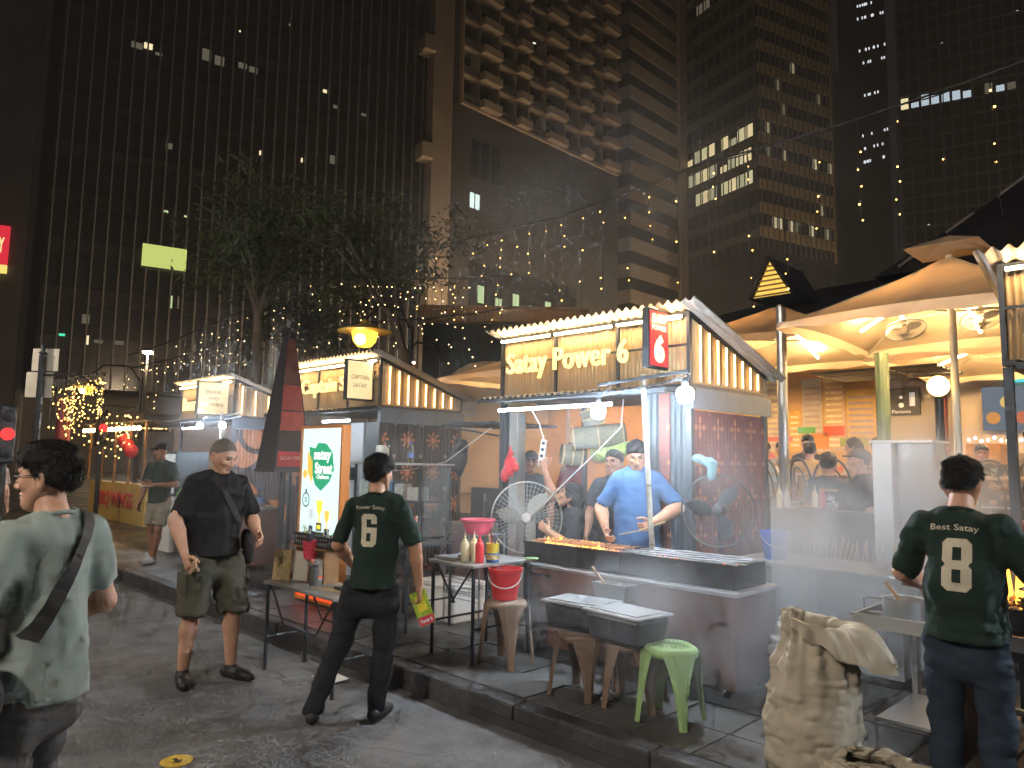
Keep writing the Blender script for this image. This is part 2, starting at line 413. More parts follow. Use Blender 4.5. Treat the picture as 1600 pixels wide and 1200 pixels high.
for i in range(26):
    o = bpy.data.objects.new('kerb_stone', kme); COL.objects.link(o); o.parent = kerb
    o.location = (1.2-i, 3.423+random.uniform(-.004, .004), .155+random.uniform(-.004, .004)); o.rotation_euler = (random.uniform(-.02, .0), 0, random.uniform(-.005, .005))
    bv = o.modifiers.new('bevel', 'BEVEL'); bv.width = .014; bv.segments = 2
# small litter on the road
m_paper = M('paper', (.62, .6, .55), .8, var=.1, sc=30)
b = B().add([(-4.98, 3.05, .006), (-4.83, 2.98, .008), (-4.80, 3.15, .03), (-4.9, 3.08, .07)], [(0, 1, 3), (1, 2, 3), (0, 3, 2), (0, 2, 1)])
one(b, 'paper_scrap', m_paper, 'folded white paper scrap lying at the kerb behind shirt number 6', 'litter')
lit = B(); rr = random.Random(3)
for i in range(90):
    x, y = rr.uniform(-8, -1.2), rr.uniform(.9, 3.32); s = rr.uniform(.003, .012); a = rr.uniform(0, 6.28)
    c, d = math.cos(a)*s, math.sin(a)*s*1.6
    lit.add([(x-c, y-d, .004), (x+d*.5, y-c*.5, .006), (x+c, y+d, .004), (x-d*.4, y+c*.4, .011)], [(0, 1, 2, 3)])
o = lit.build('grit', M('grit', (.3, .29, .27), .8, var=.4, sc=20)); o['kind'] = 'stuff'; tag(o, 'pale crumbs and grit scattered over the road', 'grit')
b = B().lathe([(.085, 0), (.084, .003), (.07, .004), (.001, .004)], 24, (-4.21, 1.69, .002)); disc = thing('road_marker', 'round yellow marker plate set in the asphalt', 'road marker', (-4.21, 1.69, .002))
b.build('plate', M('marker_yellow', (.55, .36, .05), .6, var=.3, sc=40), disc)
b = B().prism([(-.03, -.01), (.01, -.01), (.01, -.03), (.045, 0), (.01, .03), (.01, .01), (-.03, .01)], (-4.21, 1.69, .0068), (1, 0, 0), (0, 1, 0), .002); b.build('arrow_mark', M('marker_dark', (.05, .04, .02), .7), disc)

# ================================================================ stalls
m_steel = M('dark_steel', (.035, .042, .05), .45, .3, var=.25, sc=9)
m_corrd = M('dark_corrugated', (.04, .05, .06), .5, .2, var=.3, sc=4, rvar=.1)
m_roof = M('roof_sheet', (.30, .27, .24), .6, .0, var=.3, sc=3, bump=.2, bs=20)
m_panel = M('sign_panel', (.36, .25, .13), .5, 0, var=.12, sc=2.5, trans=0)
m_led = E('warm_led', (1, .64, .29), 15)
m_tube = E('warm_tube', (1, .60, .22), 1.2)
m_white = E('white_tube', (.82, .92, 1), 9)
m_bulb = E('white_bulb', (.74, .88, 1), 115)
m_letter = M('sign_letter', (.85, .66, .22), .4, var=.05, es=.19, ecol=(1, .74, .26))
m_letside = M('letter_side', (.4, .27, .08), .5)

def print_wall(name, basec, fg, cell, lobes, r0, r1, second, strength=1.0):
    """printed flower pattern on a wall that runs along y or x"""
    m = M(name, basec, .5, .1, var=0); g = NG(m); p = m.node_tree.nodes['Principled BSDF']
    pos = g.n('ShaderNodeNewGeometry').outputs['Position']; sp = g.n('ShaderNodeSeparateXYZ'); g.link(pos, sp.inputs[0])
    a = g.m('ADD', sp.outputs[0], sp.outputs[1]); z = sp.outputs[2]
    def flower(ox, oz, lob, q0, q1, hole):
        u = g.m('SUBTRACT', g.m('FRACT', g.m('ADD', g.m('DIVIDE', a, cell), ox)), .5); v = g.m('SUBTRACT', g.m('FRACT', g.m('ADD', g.m('DIVIDE', z, cell), oz)), .5)
        r = g.m('SQRT', g.m('ADD', g.m('MULTIPLY', u, u), g.m('MULTIPLY', v, v))); th = g.m('ARCTAN2', v, u)
        e = g.m('ADD', q0, g.m('MULTIPLY', q1, g.m('COSINE', g.m('MULTIPLY', th, lob))))
        ins = g.m('LESS_THAN', r, e)
        if hole:
            ring = g.m('MULTIPLY', g.m('GREATER_THAN', r, hole), g.m('LESS_THAN', r, hole*1.35)); ins = g.m('SUBTRACT', ins, ring)
        return g.m('MAXIMUM', ins, 0)
    f1 = flower(0, 0, lobes, r0, r1, r0*.55); f2 = flower(.5, .5, second[0], second[1], second[2], 0)
    t = g.n('ShaderNodeTexNoise'); t.inputs['Scale'].default_value = 5; t.inputs['Detail'].default_value = 6; g.link(pos, t.inputs['Vector'])
    w1 = g.m('MULTIPLY', f1, g.m('ADD', .55, g.m('MULTIPLY', t.outputs[0], .7)))
    c1 = g.mix(g.m('MULTIPLY', w1, strength), basec, fg); c2 = g.mix(g.m('MULTIPLY', f2, .75*strength), c1, second[3])
    g.link(c2, p.inputs['Base Color'])
    return m
m_batik = print_wall('batik_wall', (.15, .038, .028), (.50, .20, .08), .30, 4, .17, .15, (4, .10, .09, (.34, .10, .05)), .8)
m_star = print_wall('star_wall', (.032, .035, .04), (.62, .20, .07), .42, 8, .20, .085, (6, .05, .03, (.55, .45, .36)))
m_vine = print_wall('vine_wall', (.06, .05, .07), (.62, .24, .10), 1.35, 3, .34, .13, (5, .10, .06, (.5, .22, .12)))

def stall(xl, xr, label, letters, side_wall, front_wall=None, blade=None, right_face=True, tubes=8, awn=True):
    yf, yb = 5.35, 6.72; zb, zt, zk = 2.30, 2.90, 2.47
    t = thing('food_stall', label, 'food stall', ((xl+xr)/2, (yf+yb)/2, .15), 0, 'satay street food stalls')
    # roof: one corrugated sheet, high at the front
    rf = B().corr((xl-.10, yf-.14, zt+.09), (xr-xl+.24, 0, 0), (0, yb-yf+.28, zk-zt-.10), .085, .017, (0, 0, 1), 8, .006).build('roof', m_roof, t, smooth='auto')
    # steel frame of the sign box
    fr = B()
    for x in (xl, xr-.03):
        fr.box(x, x+.03, yf-.012, yf+.03, zb-.02, zt+.02); fr.box(x, x+.03, yb-.03, yb, zb-.02, zk+.02)
    fr.box(xl+.03, xr-.03, yf-.008, yf+.03, zt-.015, zt+.018).box(xl+.03, xr-.03, yf-.008, yf+.03, zb-.02, zb+.012)
    fr.box(xr-.028, xr+.004, yf+.03, yb-.03, zb-.02, zb+.012).box(xl-.004, xl+.028, yf+.03, yb-.03, zb-.02, zb+.012)
    fr.bar((xr-.012, yf+.03, zt), (xr-.012, yb-.03, zk+.01), .03); fr.bar((xl+.012, yf+.03, zt), (xl+.012, yb-.03, zk+.01), .03)
    fr.box(xl+.031, xr-.031, yf+.03, yb-.03, zb-.03, zb-.022)
    fr.build('frame', m_steel, t)
    w = (xr-xl)/3
    for k in (1, 2): B().box(xl+w*k-.012, xl+w*k+.012, yf-.004, yf+.028, zb+.012, zt-.015).build('mullion', m_steel, t)
    B().box(xl+.03, xr-.03, yf+.001, yf+.009, zb+.33, zb+.35).build('rail', m_steel, t)
    for k in range(3):
        a = xl+w*k+(.032 if k == 0 else .014); e = xl+w*(k+1)-(.032 if k == 2 else .014)
        B().corr((a, yf+.022, zb+.013), (e-a, 0, 0), (0, 0, zt-zb-.03), .042, .007, (0, -1, 0), 6).build('sign_panel', m_panel, t, smooth=True)
        B().box(a+.02, e-.02, yf-.062, yf-.04, zt-.035, zt-.018).build('light_strip', m_led, t)
        B().box(a+.02, e-.02, yf-.038, yf-.009, zt-.04, zt-.012).build('light_rail', m_steel, t)
    # side of the box: corrugated sheet cut to the slope, with upright light tubes
    for x, s in ((xr, 1), (xl, -1)):
        if s < 0 and x < -2: continue
        q = B(); n = 130; vs = []
        for i in range(n+1):
            y = yf+.032+(yb-yf-.064)*i/n; ztop = zt+(zk-zt)*(y-yf)/(yb-yf)-.02
            xx = x+s*(-.012+.007*math.sin(2*math.pi*y/.042)); vs += [(xx, y, zb+.012), (xx, y, ztop)]
        q.add(vs, [(2*i, 2*i+2, 2*i+3, 2*i+1) if s > 0 else (2*i+1, 2*i+3, 2*i+2, 2*i) for i in range(n)]).build('side_panel', m_panel, t, smooth=True)
        for i in range(tubes):
            y = yf+.13+(yb-yf-.2)*i/tubes; ztop = zt+(zk-zt)*(y-yf)/(yb-yf)-.05
            B().cyl((x+s*.018, y, zb+.035), (x+s*.018, y, ztop), .0085, n=8).build('light_tube', m_tube, t)
    # awning over the counter
    if awn:
        B().corr((xl+.16, yf-.5, zb-.06), (xr-xl-.1, 0, 0), (0, .48, .05), .076, .012, (0, 0, 1), 8, .004).build('awning', m_corrd, t, smooth='auto')
        q = B().bar((xl+.16, yf-.48, zb-.085), (xr+.06, yf-.48, zb-.085), .03).bar((xl+.16, yf-.03, zb-.05), (xr+.06, yf-.03, zb-.05), .03)
        for k in range(4): x = xl+.2+(xr-xl-.2)*k/3; q.bar((x, yf-.465, zb-.09), (x, yf-.046, zb-.06), .02)
        q.build('awning_frame', m_steel, t)
    # fascia under the box
    B().box(xr-.004, xr+.02, yf+.0, yb+.04, zb-.20, zb-.024).build('fascia', M('fascia', (.10, .14, .19), .5, .2, var=.2), t)
    # walls below
    if side_wall:
        B().corr((xr-.02, yf+.06, .15), (0, yb-yf-.06, 0), (0, 0, zb-.36), .06, .009, (1, 0, 0), 6).build('side_wall', side_wall, t, smooth=True)
    if front_wall:
        B().corr((xr-.46, yf+.015, .15), (.44, 0, 0), (0, 0, zb-.20), .06, .008, (0, -1, 0), 6).build('front_wall', m_corrd, t, smooth=True)
        B().box(xr-.30, xr-.20, yf-.012, yf+.003, .3, zb-.05).build('patterned_strip', front_wall, t)
    for x in (xl+.0, xr-.05):
        for y in (yf+.0, yb-.05): B().box(x, x+.05, y+.002, y+.052, .15, zb-.032).build('post', m_steel, t)
    return t
A1 = 'black steel satay stall with red blade sign and lettering Satay Power 6'
s6 = stall(-5.51, -3.25, A1, 'Satay Power 6', m_batik, m_batik)
text('sign_lettering', 'Satay Power 6', m_letter, s6, (-4.60, 5.30, 2.60), (1, 0, 0), (0, 0, 1), 1.52, .285, .03, .012, 1.04)
sc_ = stall(-9.95, -7.69, 'warm lit satay stall with lettering Captain Satay and orange star wall', 'Captain Satay', m_star)
text('sign_lettering', 'Captain Satay', m_letter, sc_, (-8.72, 5.30, 2.60), (1, 0, 0), (0, 0, 1), 1.62, .26, .03, .007)
sb = stall(-14.1, -11.85, 'farthest warm lit stall with lettering Beer & Drinks', 'Beer & Drinks', m_vine, tubes=5)
text('sign_lettering', 'Beer & Drinks', m_letter, sb, (-12.95, 5.30, 2.56), (1, 0, 0), (0, 0, 1), 1.75, .23, .03, .007)
s8 = stall(-1.05, 1.2, 'nearest stall at the right edge with grey corrugated roof corner', 'Best Satay 8', None)
text('sign_lettering', 'Best Satay 8', m_letter, s8, (.2, 5.30, 2.60), (1, 0, 0), (0, 0, 1), 1.45, .25, .03, .007)

def blade(parent, x, y0, y1, z0, z1, face, lines, frame=m_steel, th=.06):
    B().box(x-th, x, y0, y1, z0, z1).build('blade_sign', frame, parent, bevel=.004)
    f = B().box(x+.001, x+.008, y0+.022, y1-.022, z0+.022, z1-.022).build('sign_face', face, parent)
    for s, cz, w, h, mt, bo, *dy in lines:
        text('sign_lettering', s, mt, f, (x+.0085, (y0+y1)/2+(dy[0] if dy else 0), cz), (0, 1, 0), (0, 0, 1), w, h, .002, bo)
m_redface = M('red_sign_face', (.72, .03, .03), .35, var=.04, es=.11, ecol=(.9, .03, .03))
m_cream = M('cream_print', (.9, .8, .55), .5, es=.14, ecol=(1, .82, .5))
blade(s6, -3.45, 5.03, 5.33, 2.43, 2.93, m_redface, [('S', 2.848, .058, .085, m_cream, .03, -.075), ('LAU PA SAT', 2.878, .125, .02, m_cream, .0, .03), ('ATAY', 2.835, .135, .05, m_cream, .03, .03), ('POWER', 2.77, .21, .045, m_cream, .03), ('6', 2.595, .16, .24, m_cream, .07)])
m_warmface = M('warm_sign_face', (.55, .45, .25), .4, var=.03, es=.105, ecol=(1, .74, .36))
m_greytxt = M('grey_print', (.22, .20, .15), .6)
blade(sc_, -7.82, 4.93, 5.33, 2.36, 2.87, m_warmface, [('CAPTAIN', 2.65, .26, .055, m_greytxt, .0), ('SATAY', 2.55, .20, .055, m_greytxt, .0)])
blade(sb, -12.0, 4.80, 5.33, 2.30, 2.86, m_warmface, [('BEER', 2.68, .26, .06, m_greytxt, .01), ('AND', 2.58, .18, .055, m_greytxt, .01), ('DRINKS', 2.48, .34, .06, m_greytxt, .01)])
# white tubes under the awnings
B().cyl((-5.1, 4.93, 2.125), (-3.75, 4.93, 2.13), .014, n=8).build('white_light_tube', m_white, s6)
B().cyl((-8.35, 4.95, 2.1), (-7.75, 4.95, 2.1), .013, n=8).build('white_light_tube', m_white, sc_)
B().cyl((-12.9, 4.95, 2.1), (-12.1, 4.95, 2.1), .013, n=8).build('white_light_tube', m_white, sb)
B().box(-3.44, -3.33, 5.28, 5.335, 2.86, 2.885).build('light_strip', m_led, s6)
# left post of the middle stall, back counter and dark flap to its left
m_alu = M('aluminium', (.52, .54, .55), .35, .8, var=.12, sc=14)
B().corr((-5.50, 5.33, .15), (.14, 0, 0), (0, 0, 2.0), .05, .008, (0, -1, 0), 6).build('corner_wall', m_corrd, s6, smooth=True)
B().box(-5.33, -5.21, 5.30, 5.42, .15, 2.13).build('metal_post', m_alu, s6, bevel=.006)
B().box(-6.45, -5.56, 5.25, 6.3, 2.02, 2.05).build('side_flap', m_corrd, s6)
B().bar((-6.4, 5.28, 2.02), (-5.55, 5.36, 1.9), .02).build('flap_brace', m_steel, s6)
# plain grey door panel and the dark front of the captain stall
B().box(-8.35, -8.05, 5.36, 5.4, .15, 2.1).build('door_panel', M('pale_panel', (.38, .4, .42), .5, var=.12), sc_)
B().box(-8.0, -7.72, 5.36, 5.385, .15, 2.1).build('front_wall', m_corrd, sc_)
B().corr((-14.05, 6.6, .15), (2.15, 0, 0), (0, 0, 2.0), .06, .008, (0, -1, 0), 6).build('back_wall', m_corrd, sb, smooth=True)
B().box(-9.9, -7.75, 6.66, 6.69, .15, 2.2).build('back_wall', m_corrd, sc_)
# ================================================================ things on and around the stalls
m_black = M('black_plastic', (.02, .021, .024), .42, var=.25, sc=20)
m_red = M('red_plastic', (.62, .03, .035), .35, var=.1, sc=12)
m_pink = M('pink_plastic', (.62, .07, .12), .4, var=.12, sc=12)
m_bluep = M('blue_plastic', (.03, .13, .62), .4, var=.1, sc=12)
m_cabinet = M('brown_laminate', (.15, .066, .042), .42, var=.42, sc=4.5, rvar=.18)
m_ss = M('stainless', (.42, .42, .41), .38, .75, var=.08, sc=3)
m_iron = M('sooty_iron', (.03, .03, .032), .5, .5, var=.4, sc=14, bump=.25, bs=40)
m_rod = M('steel_rod', (.42, .44, .46), .35, .9, var=.3, sc=30)
m_wood = M('wood', (.26, .13, .05), .6, var=.3, sc=9)
m_coal = M('charcoal', (.02, .02, .02), .9, var=.4, sc=60)
m_ember = E('ember', (1, .22, .03), .8)
m_flame = E('flame', (1, .34, .03), .9)
m_meat = M('grilled_meat', (.22, .08, .025), .5, var=.4, sc=60)
m_stick = M('bamboo_stick', (.55, .40, .2), .7, var=.2, sc=40)
m_glass = M('clear_glass', (.9, .95, .95), .05, var=0, trans=.92)
m_cable = M('cable', (.03, .03, .03), .5, var=0)
m_whitep = M('white_plastic', (.7, .7, .68), .4, var=.08, sc=15)

def flames(b, x0, x1, y0, y1, z, n, rnd, h=.06):
    for i in range(n):
        x, y = rnd.uniform(x0, x1), rnd.uniform(y0, y1); k = rnd.uniform(.3, 1)*h; r = rnd.uniform(.008, .022); dx = rnd.uniform(-.02, .02)
        b.tube([(x, y, z-.01), (x+dx*.2, y, z+k*.25), (x+dx*.6, y, z+k*.6), (x+dx, y, z+k)], [r*.6, r, r*.55, .001], 6)
def rods(b, x0, x1, y0, y1, z, n, rnd, along='x', r=.0025, jit=.02):
    for i in range(n):
        f = i/(n-1) if n > 1 else .5
        if along == 'x': y = y0+(y1-y0)*f; b.cyl((x0+rnd.uniform(0, jit), y+rnd.uniform(-jit, jit)*.3, z), (x1-rnd.uniform(0, jit), y+rnd.uniform(-jit, jit)*.3, z+rnd.uniform(0, .006)), r, n=6)
        else: x = x0+(x1-x0)*f; b.cyl((x, y0+rnd.uniform(0, jit), z), (x+rnd.uniform(-jit, jit), y1, z), r, n=6)
def coals(b, x0, x1, y0, y1, z, n, rnd):
    for i in range(n):
        b.ball((rnd.uniform(x0, x1), rnd.uniform(y0, y1), z+rnd.uniform(-.01, .012)), rnd.uniform(.012, .026), 5, (1, rnd.uniform(.6, 1.2), rnd.uniform(.5, .9)))
def trough(b, x0, x1, y0, y1, z0, z1, t=.008):
    b.box(x0, x1, y0, y0+t, z0, z1).box(x0, x1, y1-t, y1, z0, z1).box(x0, x0+t, y0+t, y1-t, z0, z1).box(x1-t, x1, y0+t, y1-t, z0, z1).box(x0+t, x1-t, y0+t, y1-t, z0, z0+t)
    b.box(x0-.012, x1+.012, y0-.012, y0-.0005, z1-.012, z1+.003); return b

# ---- the grill counter in front of the middle stall
gc = thing('grill_counter', 'brown laminate cabinet on castors with steel top under the two grills', 'cabinet', (-3.28, 4.69, .15))
B().box(-4.2, -2.37, 4.40, 4.98, .215, .80).build('cabinet', m_cabinet, gc, bevel=.008)
B().box(-4.21, -2.35, 4.385, 4.995, .801, .825).build('steel_top', m_ss, gc, bevel=.003)
for x in (-4.1, -2.47):
    for y in (4.47, 4.9):
        c = B().cyl((x-.012, y, .185), (x+.012, y, .185), .035, n=14).build('castor', m_black, gc)
        B().box(x-.018, x+.018, y-.012, y+.012, .21, .2145).build('castor_plate', m_ss, c)
rnd = random.Random(5)
g1 = thing('charcoal_grill', 'black iron trough grill with flames and satay, left of the pair', 'grill', (-3.82, 4.7, .826), 0, 'trough grills on the brown cabinet')
trough(B(), -4.31, -3.345, 4.49, 4.93, .827, .985).build('trough', m_iron, g1)
b = B(); coals(b, -4.28, -3.37, 4.53, 4.89, .93, 260, rnd); o = b.build('charcoal', m_coal, g1); o['kind'] = 'stuff'
b = B()
for i in range(90): b.ball((rnd.uniform(-4.25, -3.5), rnd.uniform(4.55, 4.86), .944), rnd.uniform(.006, .013), 5)
o = b.build('glowing_embers', m_ember, g1); o['kind'] = 'stuff'
b = B(); flames(b, -4.24, -4.02, 4.55, 4.82, .95, 14, rnd, .075); flames(b, -3.92, -3.6, 4.52, 4.8, .95, 22, rnd, .065); o = b.build('flame', m_flame, g1); o['kind'] = 'stuff'
for i in range(26):
    x = -4.26+.034*i; s = B(); y1 = 4.47+rnd.uniform(-.02, .02); s.cyl((x, y1, .988), (x+rnd.uniform(-.02, .02), 4.84, .995), .0018, n=5)
    k = mesh_obj('satay_stick', s.mesh('satay_stick', (-3.82, 4.7, .826)), m_stick, g1)
    q = B()
    for e in range(4): q.ball((x+rnd.uniform(-.003, .003), 4.60+.05*e, .993), .013, 6, (1, 2.2, .7))
    q.build('meat', m_meat, k)
g2 = thing('charcoal_grill', 'black iron trough grill covered with long steel rods, right of the pair', 'grill', (-2.87, 4.7, .826), 0, 'trough grills on the brown cabinet')
trough(B(), -3.33, -2.42, 4.49, 4.93, .827, .985).build('trough', m_iron, g2)
b = B(); coals(b, -3.3, -2.45, 4.53, 4.89, .93, 150, rnd); o = b.build('charcoal', m_coal, g2); o['kind'] = 'stuff'
for i in range(9):
    y = 4.50+.05*i; pts = [(-3.36+rnd.uniform(-.02, .03)+u*.98/8, y+.012*math.sin(u*1.3+i), .992+.004*(i % 2)+.004*math.sin(u*2+i)) for u in range(9)]
    B().tube(pts, .004, 6).build('rod', m_rod, g2, smooth=True)
b = B()
for i in range(24): b.ball((rnd.uniform(-3.25, -2.5), rnd.uniform(4.55, 4.85), .942), .008, 5)
o = b.build('glowing_embers', m_ember, g2); o['kind'] = 'stuff'
B().tube([(-4.19, 4.36, .83), (-4.12, 4.33, .79), (-4.02, 4.33, .76), (-3.9, 4.36, .755)], .008, 6).build('handle', m_iron, g1, smooth=True)
sbx = thing('sauce_box', 'small stainless sauce box with a basting brush, hooked on the cabinet', 'sauce box', (-3.24, 4.31, .66))
q = B(); q.add([(-3.36, 4.245, .68), (-3.12, 4.245, .68), (-3.12, 4.375, .68), (-3.36, 4.375, .68), (-3.39, 4.225, .795), (-3.09, 4.225, .795), (-3.09, 4.382, .795), (-3.39, 4.382, .795)],
      [(0, 3, 2, 1), (0, 1, 5, 4), (1, 2, 6, 5), (2, 3, 7, 6), (3, 0, 4, 7)]); o = q.build('box', m_ss, sbx); so = o.modifiers.new('s', 'SOLIDIFY'); so.thickness = .004
B().box(-3.242, -3.236, 4.24, 4.38, .72, .79).build('divider', m_ss, sbx)
q = B().cyl((-3.30, 4.30, .75), (-3.42, 4.27, .89), .008, .011, 8); o = q.build('brush', m_wood, sbx)
# ---- plastic stools
def stool(x, y, z, h, mat, label, rz=0, rad=.16):
    t = thing('plastic_stool', label, 'stool', (x, y, z), rz, 'plastic stools')
    s = B(); n = 28; prof = []
    def ring(r, zz):
        return [(r*(1+.06*math.cos(4*a))*math.cos(a), r*(1+.06*math.cos(4*a))*math.sin(a), zz) for a in [2*math.pi*i/n for i in range(n)]]
    rs = [ring(rad*.35, h), ring(rad*.36, h-.006), ring(rad*.86, h-.003), ring(rad*.97, h-.012), ring(rad, h-.03), ring(rad*.98, h-.055), ring(rad*.93, h-.055)]
    vs = [v for r in rs for v in r]; fs = [(j*n+i, (j+1)*n+i, (j+1)*n+(i+1) % n, j*n+(i+1) % n) for j in range(len(rs)-1) for i in range(n)]
    s.add(vs, fs+[tuple(range(n))]).build('seat', mat, t, world=False, smooth=True)
    for k in range(4):
        a = math.pi/4+k*math.pi/2; ca, sa = math.cos(a), math.sin(a); L = B(); rings = []
        for f in np.linspace(0, 1, 7):
            zz = h-.03-(h-.03)*f; r = rad*(.93+.32*f); w = .075*(1-f)**2+.026; d = .016
            for u, v in ((-w, 0), (-w*.5, d), (w*.5, d), (w, 0), (w*.6, -.004), (-w*.6, -.004)):
                rings.append(((r+v)*ca-u*sa, (r+v)*sa+u*ca, zz))
        L.add(rings, [(j*6+i, j*6+(i+1) % 6, (j+1)*6+(i+1) % 6, (j+1)*6+i) for j in range(6) for i in range(6)]+[(36, 37, 38, 39, 40, 41)]).build('leg', mat, t, world=False)
    for k in range(5 if 'green' in label else 0):
        hol = B()
        for j in range(max(1, k*6)):
            a = 2*math.pi*j/max(1, k*6); hol.lathe([(.0045, 0), (.0045, .001)], 6, (k*.026*math.cos(a), k*.026*math.sin(a), h-.0015 if k > 2 else h+.0005))
        o = hol.build('seat_holes', M('stool_hole', (.01, .03, .01), .8, var=0), t, world=False); o['kind'] = 'stuff'
    return t
m_brownp = M('brown_plastic', (.20, .13, .085), .45, var=.2, sc=8)
m_greenp = M('green_plastic', (.29, .45, .17), .45, var=.06, sc=8)
stool(-4.0, 3.98, .15, .465, m_brownp, 'brown plastic stool under the red bucket', .2)
stool(-3.17, 3.86, .15, .40, m_brownp, 'brown plastic stool under the left black tub', .1, .17)
stool(-2.80, 3.93, .15, .40, m_brownp, 'brown plastic stool under the right black tub, beside the green stool', .3, .17)
stool(-2.50, 3.86, .15, .43, m_greenp, 'bright green plastic stool with perforated seat', .15, .16)
# ---- tubs, bucket
def tub(x, y, z, rz, label):
    t = thing('storage_tub', label, 'tub', (x, y, z), rz, 'black lidded tubs')
    q = B(); a, c, h = .215, .15, .16
    q.add([(-a*.9, -c*.9, 0), (a*.9, -c*.9, 0), (a*.9, c*.9, 0), (-a*.9, c*.9, 0), (-a, -c, h), (a, -c, h), (a, c, h), (-a, c, h)], [(0, 3, 2, 1), (4, 5, 6, 7), (0, 1, 5, 4), (1, 2, 6, 5), (2, 3, 7, 6), (3, 0, 4, 7)])
    q.build('body', m_black, t, world=False, bevel=.02)
    B().box(-a-.018, a+.018, -c-.018, c+.018, h+.001, h+.02).build('lid', M('dusty_lid', (.22, .225, .23), .5, var=.5, sc=9, rvar=.2), t, world=False, bevel=.012)
    B().box(-a+.02, a-.02, -c+.02, c-.02, h+.0205, h+.026).build('lid_panel', MATS['dusty_lid'], t, world=False, bevel=.004)
tub(-3.2, 3.90, .551, .12, 'black tub with dusty grey lid, nearer the red bucket')
tub(-2.80, 3.84, .553, -.08, 'black tub with dusty grey lid, beside the green stool')
def bucket(x, y, z, r, h, mat, label, handle_up=False):
    t = thing('bucket', label, 'bucket', (x, y, z))
    q = B().lathe([(r*.72, 0), (r*.98, h-.025), (r*1.05, h-.022), (r*1.06, h), (r*.97, h), (r*.70, .012), (0.001, .012)], 28, cap=False).add([(r*.72*math.cos(2*math.pi*i/28), r*.72*math.sin(2*math.pi*i/28), .0) for i in range(28)], [tuple(range(27, -1, -1))])
    q.build('pail', mat, t, world=False, smooth='auto')
    pts = [(.77*r*math.cos(u)*1.35, -(r*1.06)*abs(math.sin(u))**.8*.95-.01, h-.03-.10*math.sin(u)) for u in np.linspace(0, math.pi, 15)]
    o = B().tube(pts, .004, 6).build('handle', m_whitep, t, world=False, smooth=True); o.rotation_euler = (0, 0, .75)
    return t
bucket(-4.02, 3.98, .617, .125, .225, m_red, 'red plastic bucket with white handle on a brown stool')
bucket(-2.81, 5.9, .875, .115, .23, m_bluep, 'blue plastic bucket standing beside the red patterned wall')
# ---- folding steel tables
def table(x0, x1, y0, y1, zt, z0, label, top=m_ss, leg=m_steel, group='steel side tables'):
    t = thing('folding_table', label, 'table', ((x0+x1)/2, (y0+y1)/2, z0), 0, group)
    B().box(x0, x1, y0, y1, zt-.022, zt).build('tabletop', top, t, bevel=.004)
    for x in (x0+.03, x1-.03):
        for y in (y0+.03, y1-.03): B().cyl((x, y, z0), (x, y, zt-.023), .014, n=10).build('leg', leg, t)
    for x in (x0+.03, x1-.03): B().cyl((x, y0+.03, z0+.25), (x, y1-.03, z0+.25), .009, n=8).build('stretcher', leg, t)
    for y in (y0+.05, y1-.05):
        s = 1 if y < (y0+y1)/2 else -1
        B().cyl((x0+.06, y-s*.012, zt-.03), (x0+.28, y-s*.012, zt-.3), .008, n=8).build('brace', leg, t)
        B().cyl((x1-.06, y-s*.012, zt-.03), (x1-.28, y-s*.012, zt-.3), .008, n=8).build('brace', leg, t)
        B().cyl((x0+.28, y-s*.012, zt-.3), (x1-.28, y-s*.012, zt-.3), .008, n=8).build('brace', leg, t)
    return t
table(-4.62, -4.09, 3.72, 4.36, .87, .15, 'narrow steel folding table with squeeze bottles beside the red bucket')
table(-5.55, -4.52, 2.82, 3.22, .68, .0, 'low steel table at the kerb with menu boards and a beer glass')
table(-5.95, -5.2, 3.95, 4.5, .9, .15, 'dark topped steel table behind shirt number 6', top=m_steel)
def bottle(x, y, z, mat, label, h=.2, r=.033, cap=None, group='sauce squeeze bottles'):
    t = thing('squeeze_bottle', label, 'bottle', (x, y, z), 0, group)
    B().lathe([(r*.92, 0), (r, .01), (r, h*.66), (r*.9, h*.74), (r*.55, h*.79)], 18).build('body', mat, t, world=False, smooth='auto')
    B().lathe([(r*.62, h*.79+.0005), (r*.62, h*.84), (r*.28, h*.87), (r*.1, h*1.15)], 14).build('nozzle', cap or mat, t, world=False, smooth='auto')
m_mayo = M('mayo_plastic', (.66, .58, .36), .4, var=.06, sc=20)
bottle(-4.28, 3.80, .871, m_mayo, 'cream squeeze bottle, front one of the two cream bottles')
bottle(-4.27, 3.885, .871, m_mayo, 'cream squeeze bottle, rear one of the two, next to red bottle')
bottle(-4.18, 3.86, .871, m_red, 'red ketchup squeeze bottle between cream bottles and tin can')
tin = thing('tin_can', 'blue and yellow tin can holding brushes on the narrow steel table', 'can', (-4.16, 3.98, .871))
B().lathe([(.048, 0), (.05, .004), (.05, .07)], 20).build('body', M('tin_blue', (.03, .12, .34), .35, .2, var=.1), tin, world=False, smooth='auto')
B().lathe([(.05, .0705), (.05, .135), (.052, .14), (.045, .14)], 20).build('yellow_band', M('tin_yellow', (.72, .55, .06), .35, .2, var=.1), tin, world=False, smooth='auto')
B().lathe([(.0508, .02), (.0508, .06)], 20, cap=False).build('label_print', M('tin_print', (.55, .42, .2), .5, var=.9, sc=55), tin, world=False)
for k in range(4): B().cyl((.02*math.cos(k*1.7), .02*math.sin(k*1.7), .1), (.04*math.cos(k*1.7), .04*math.sin(k*1.7), .19+.01*k), .004, n=6).build('brush_handle', [m_wood, m_bluep, m_stick, m_red][k], tin, world=False)
tr = thing('baking_tray', 'shallow steel tray of burnt bits at the end of the narrow table', 'tray', (-4.48, 4.02, .871))
trough(B(), -.115, .115, -.24, .24, 0, .022, .004).build('tray', m_ss, tr, world=False)
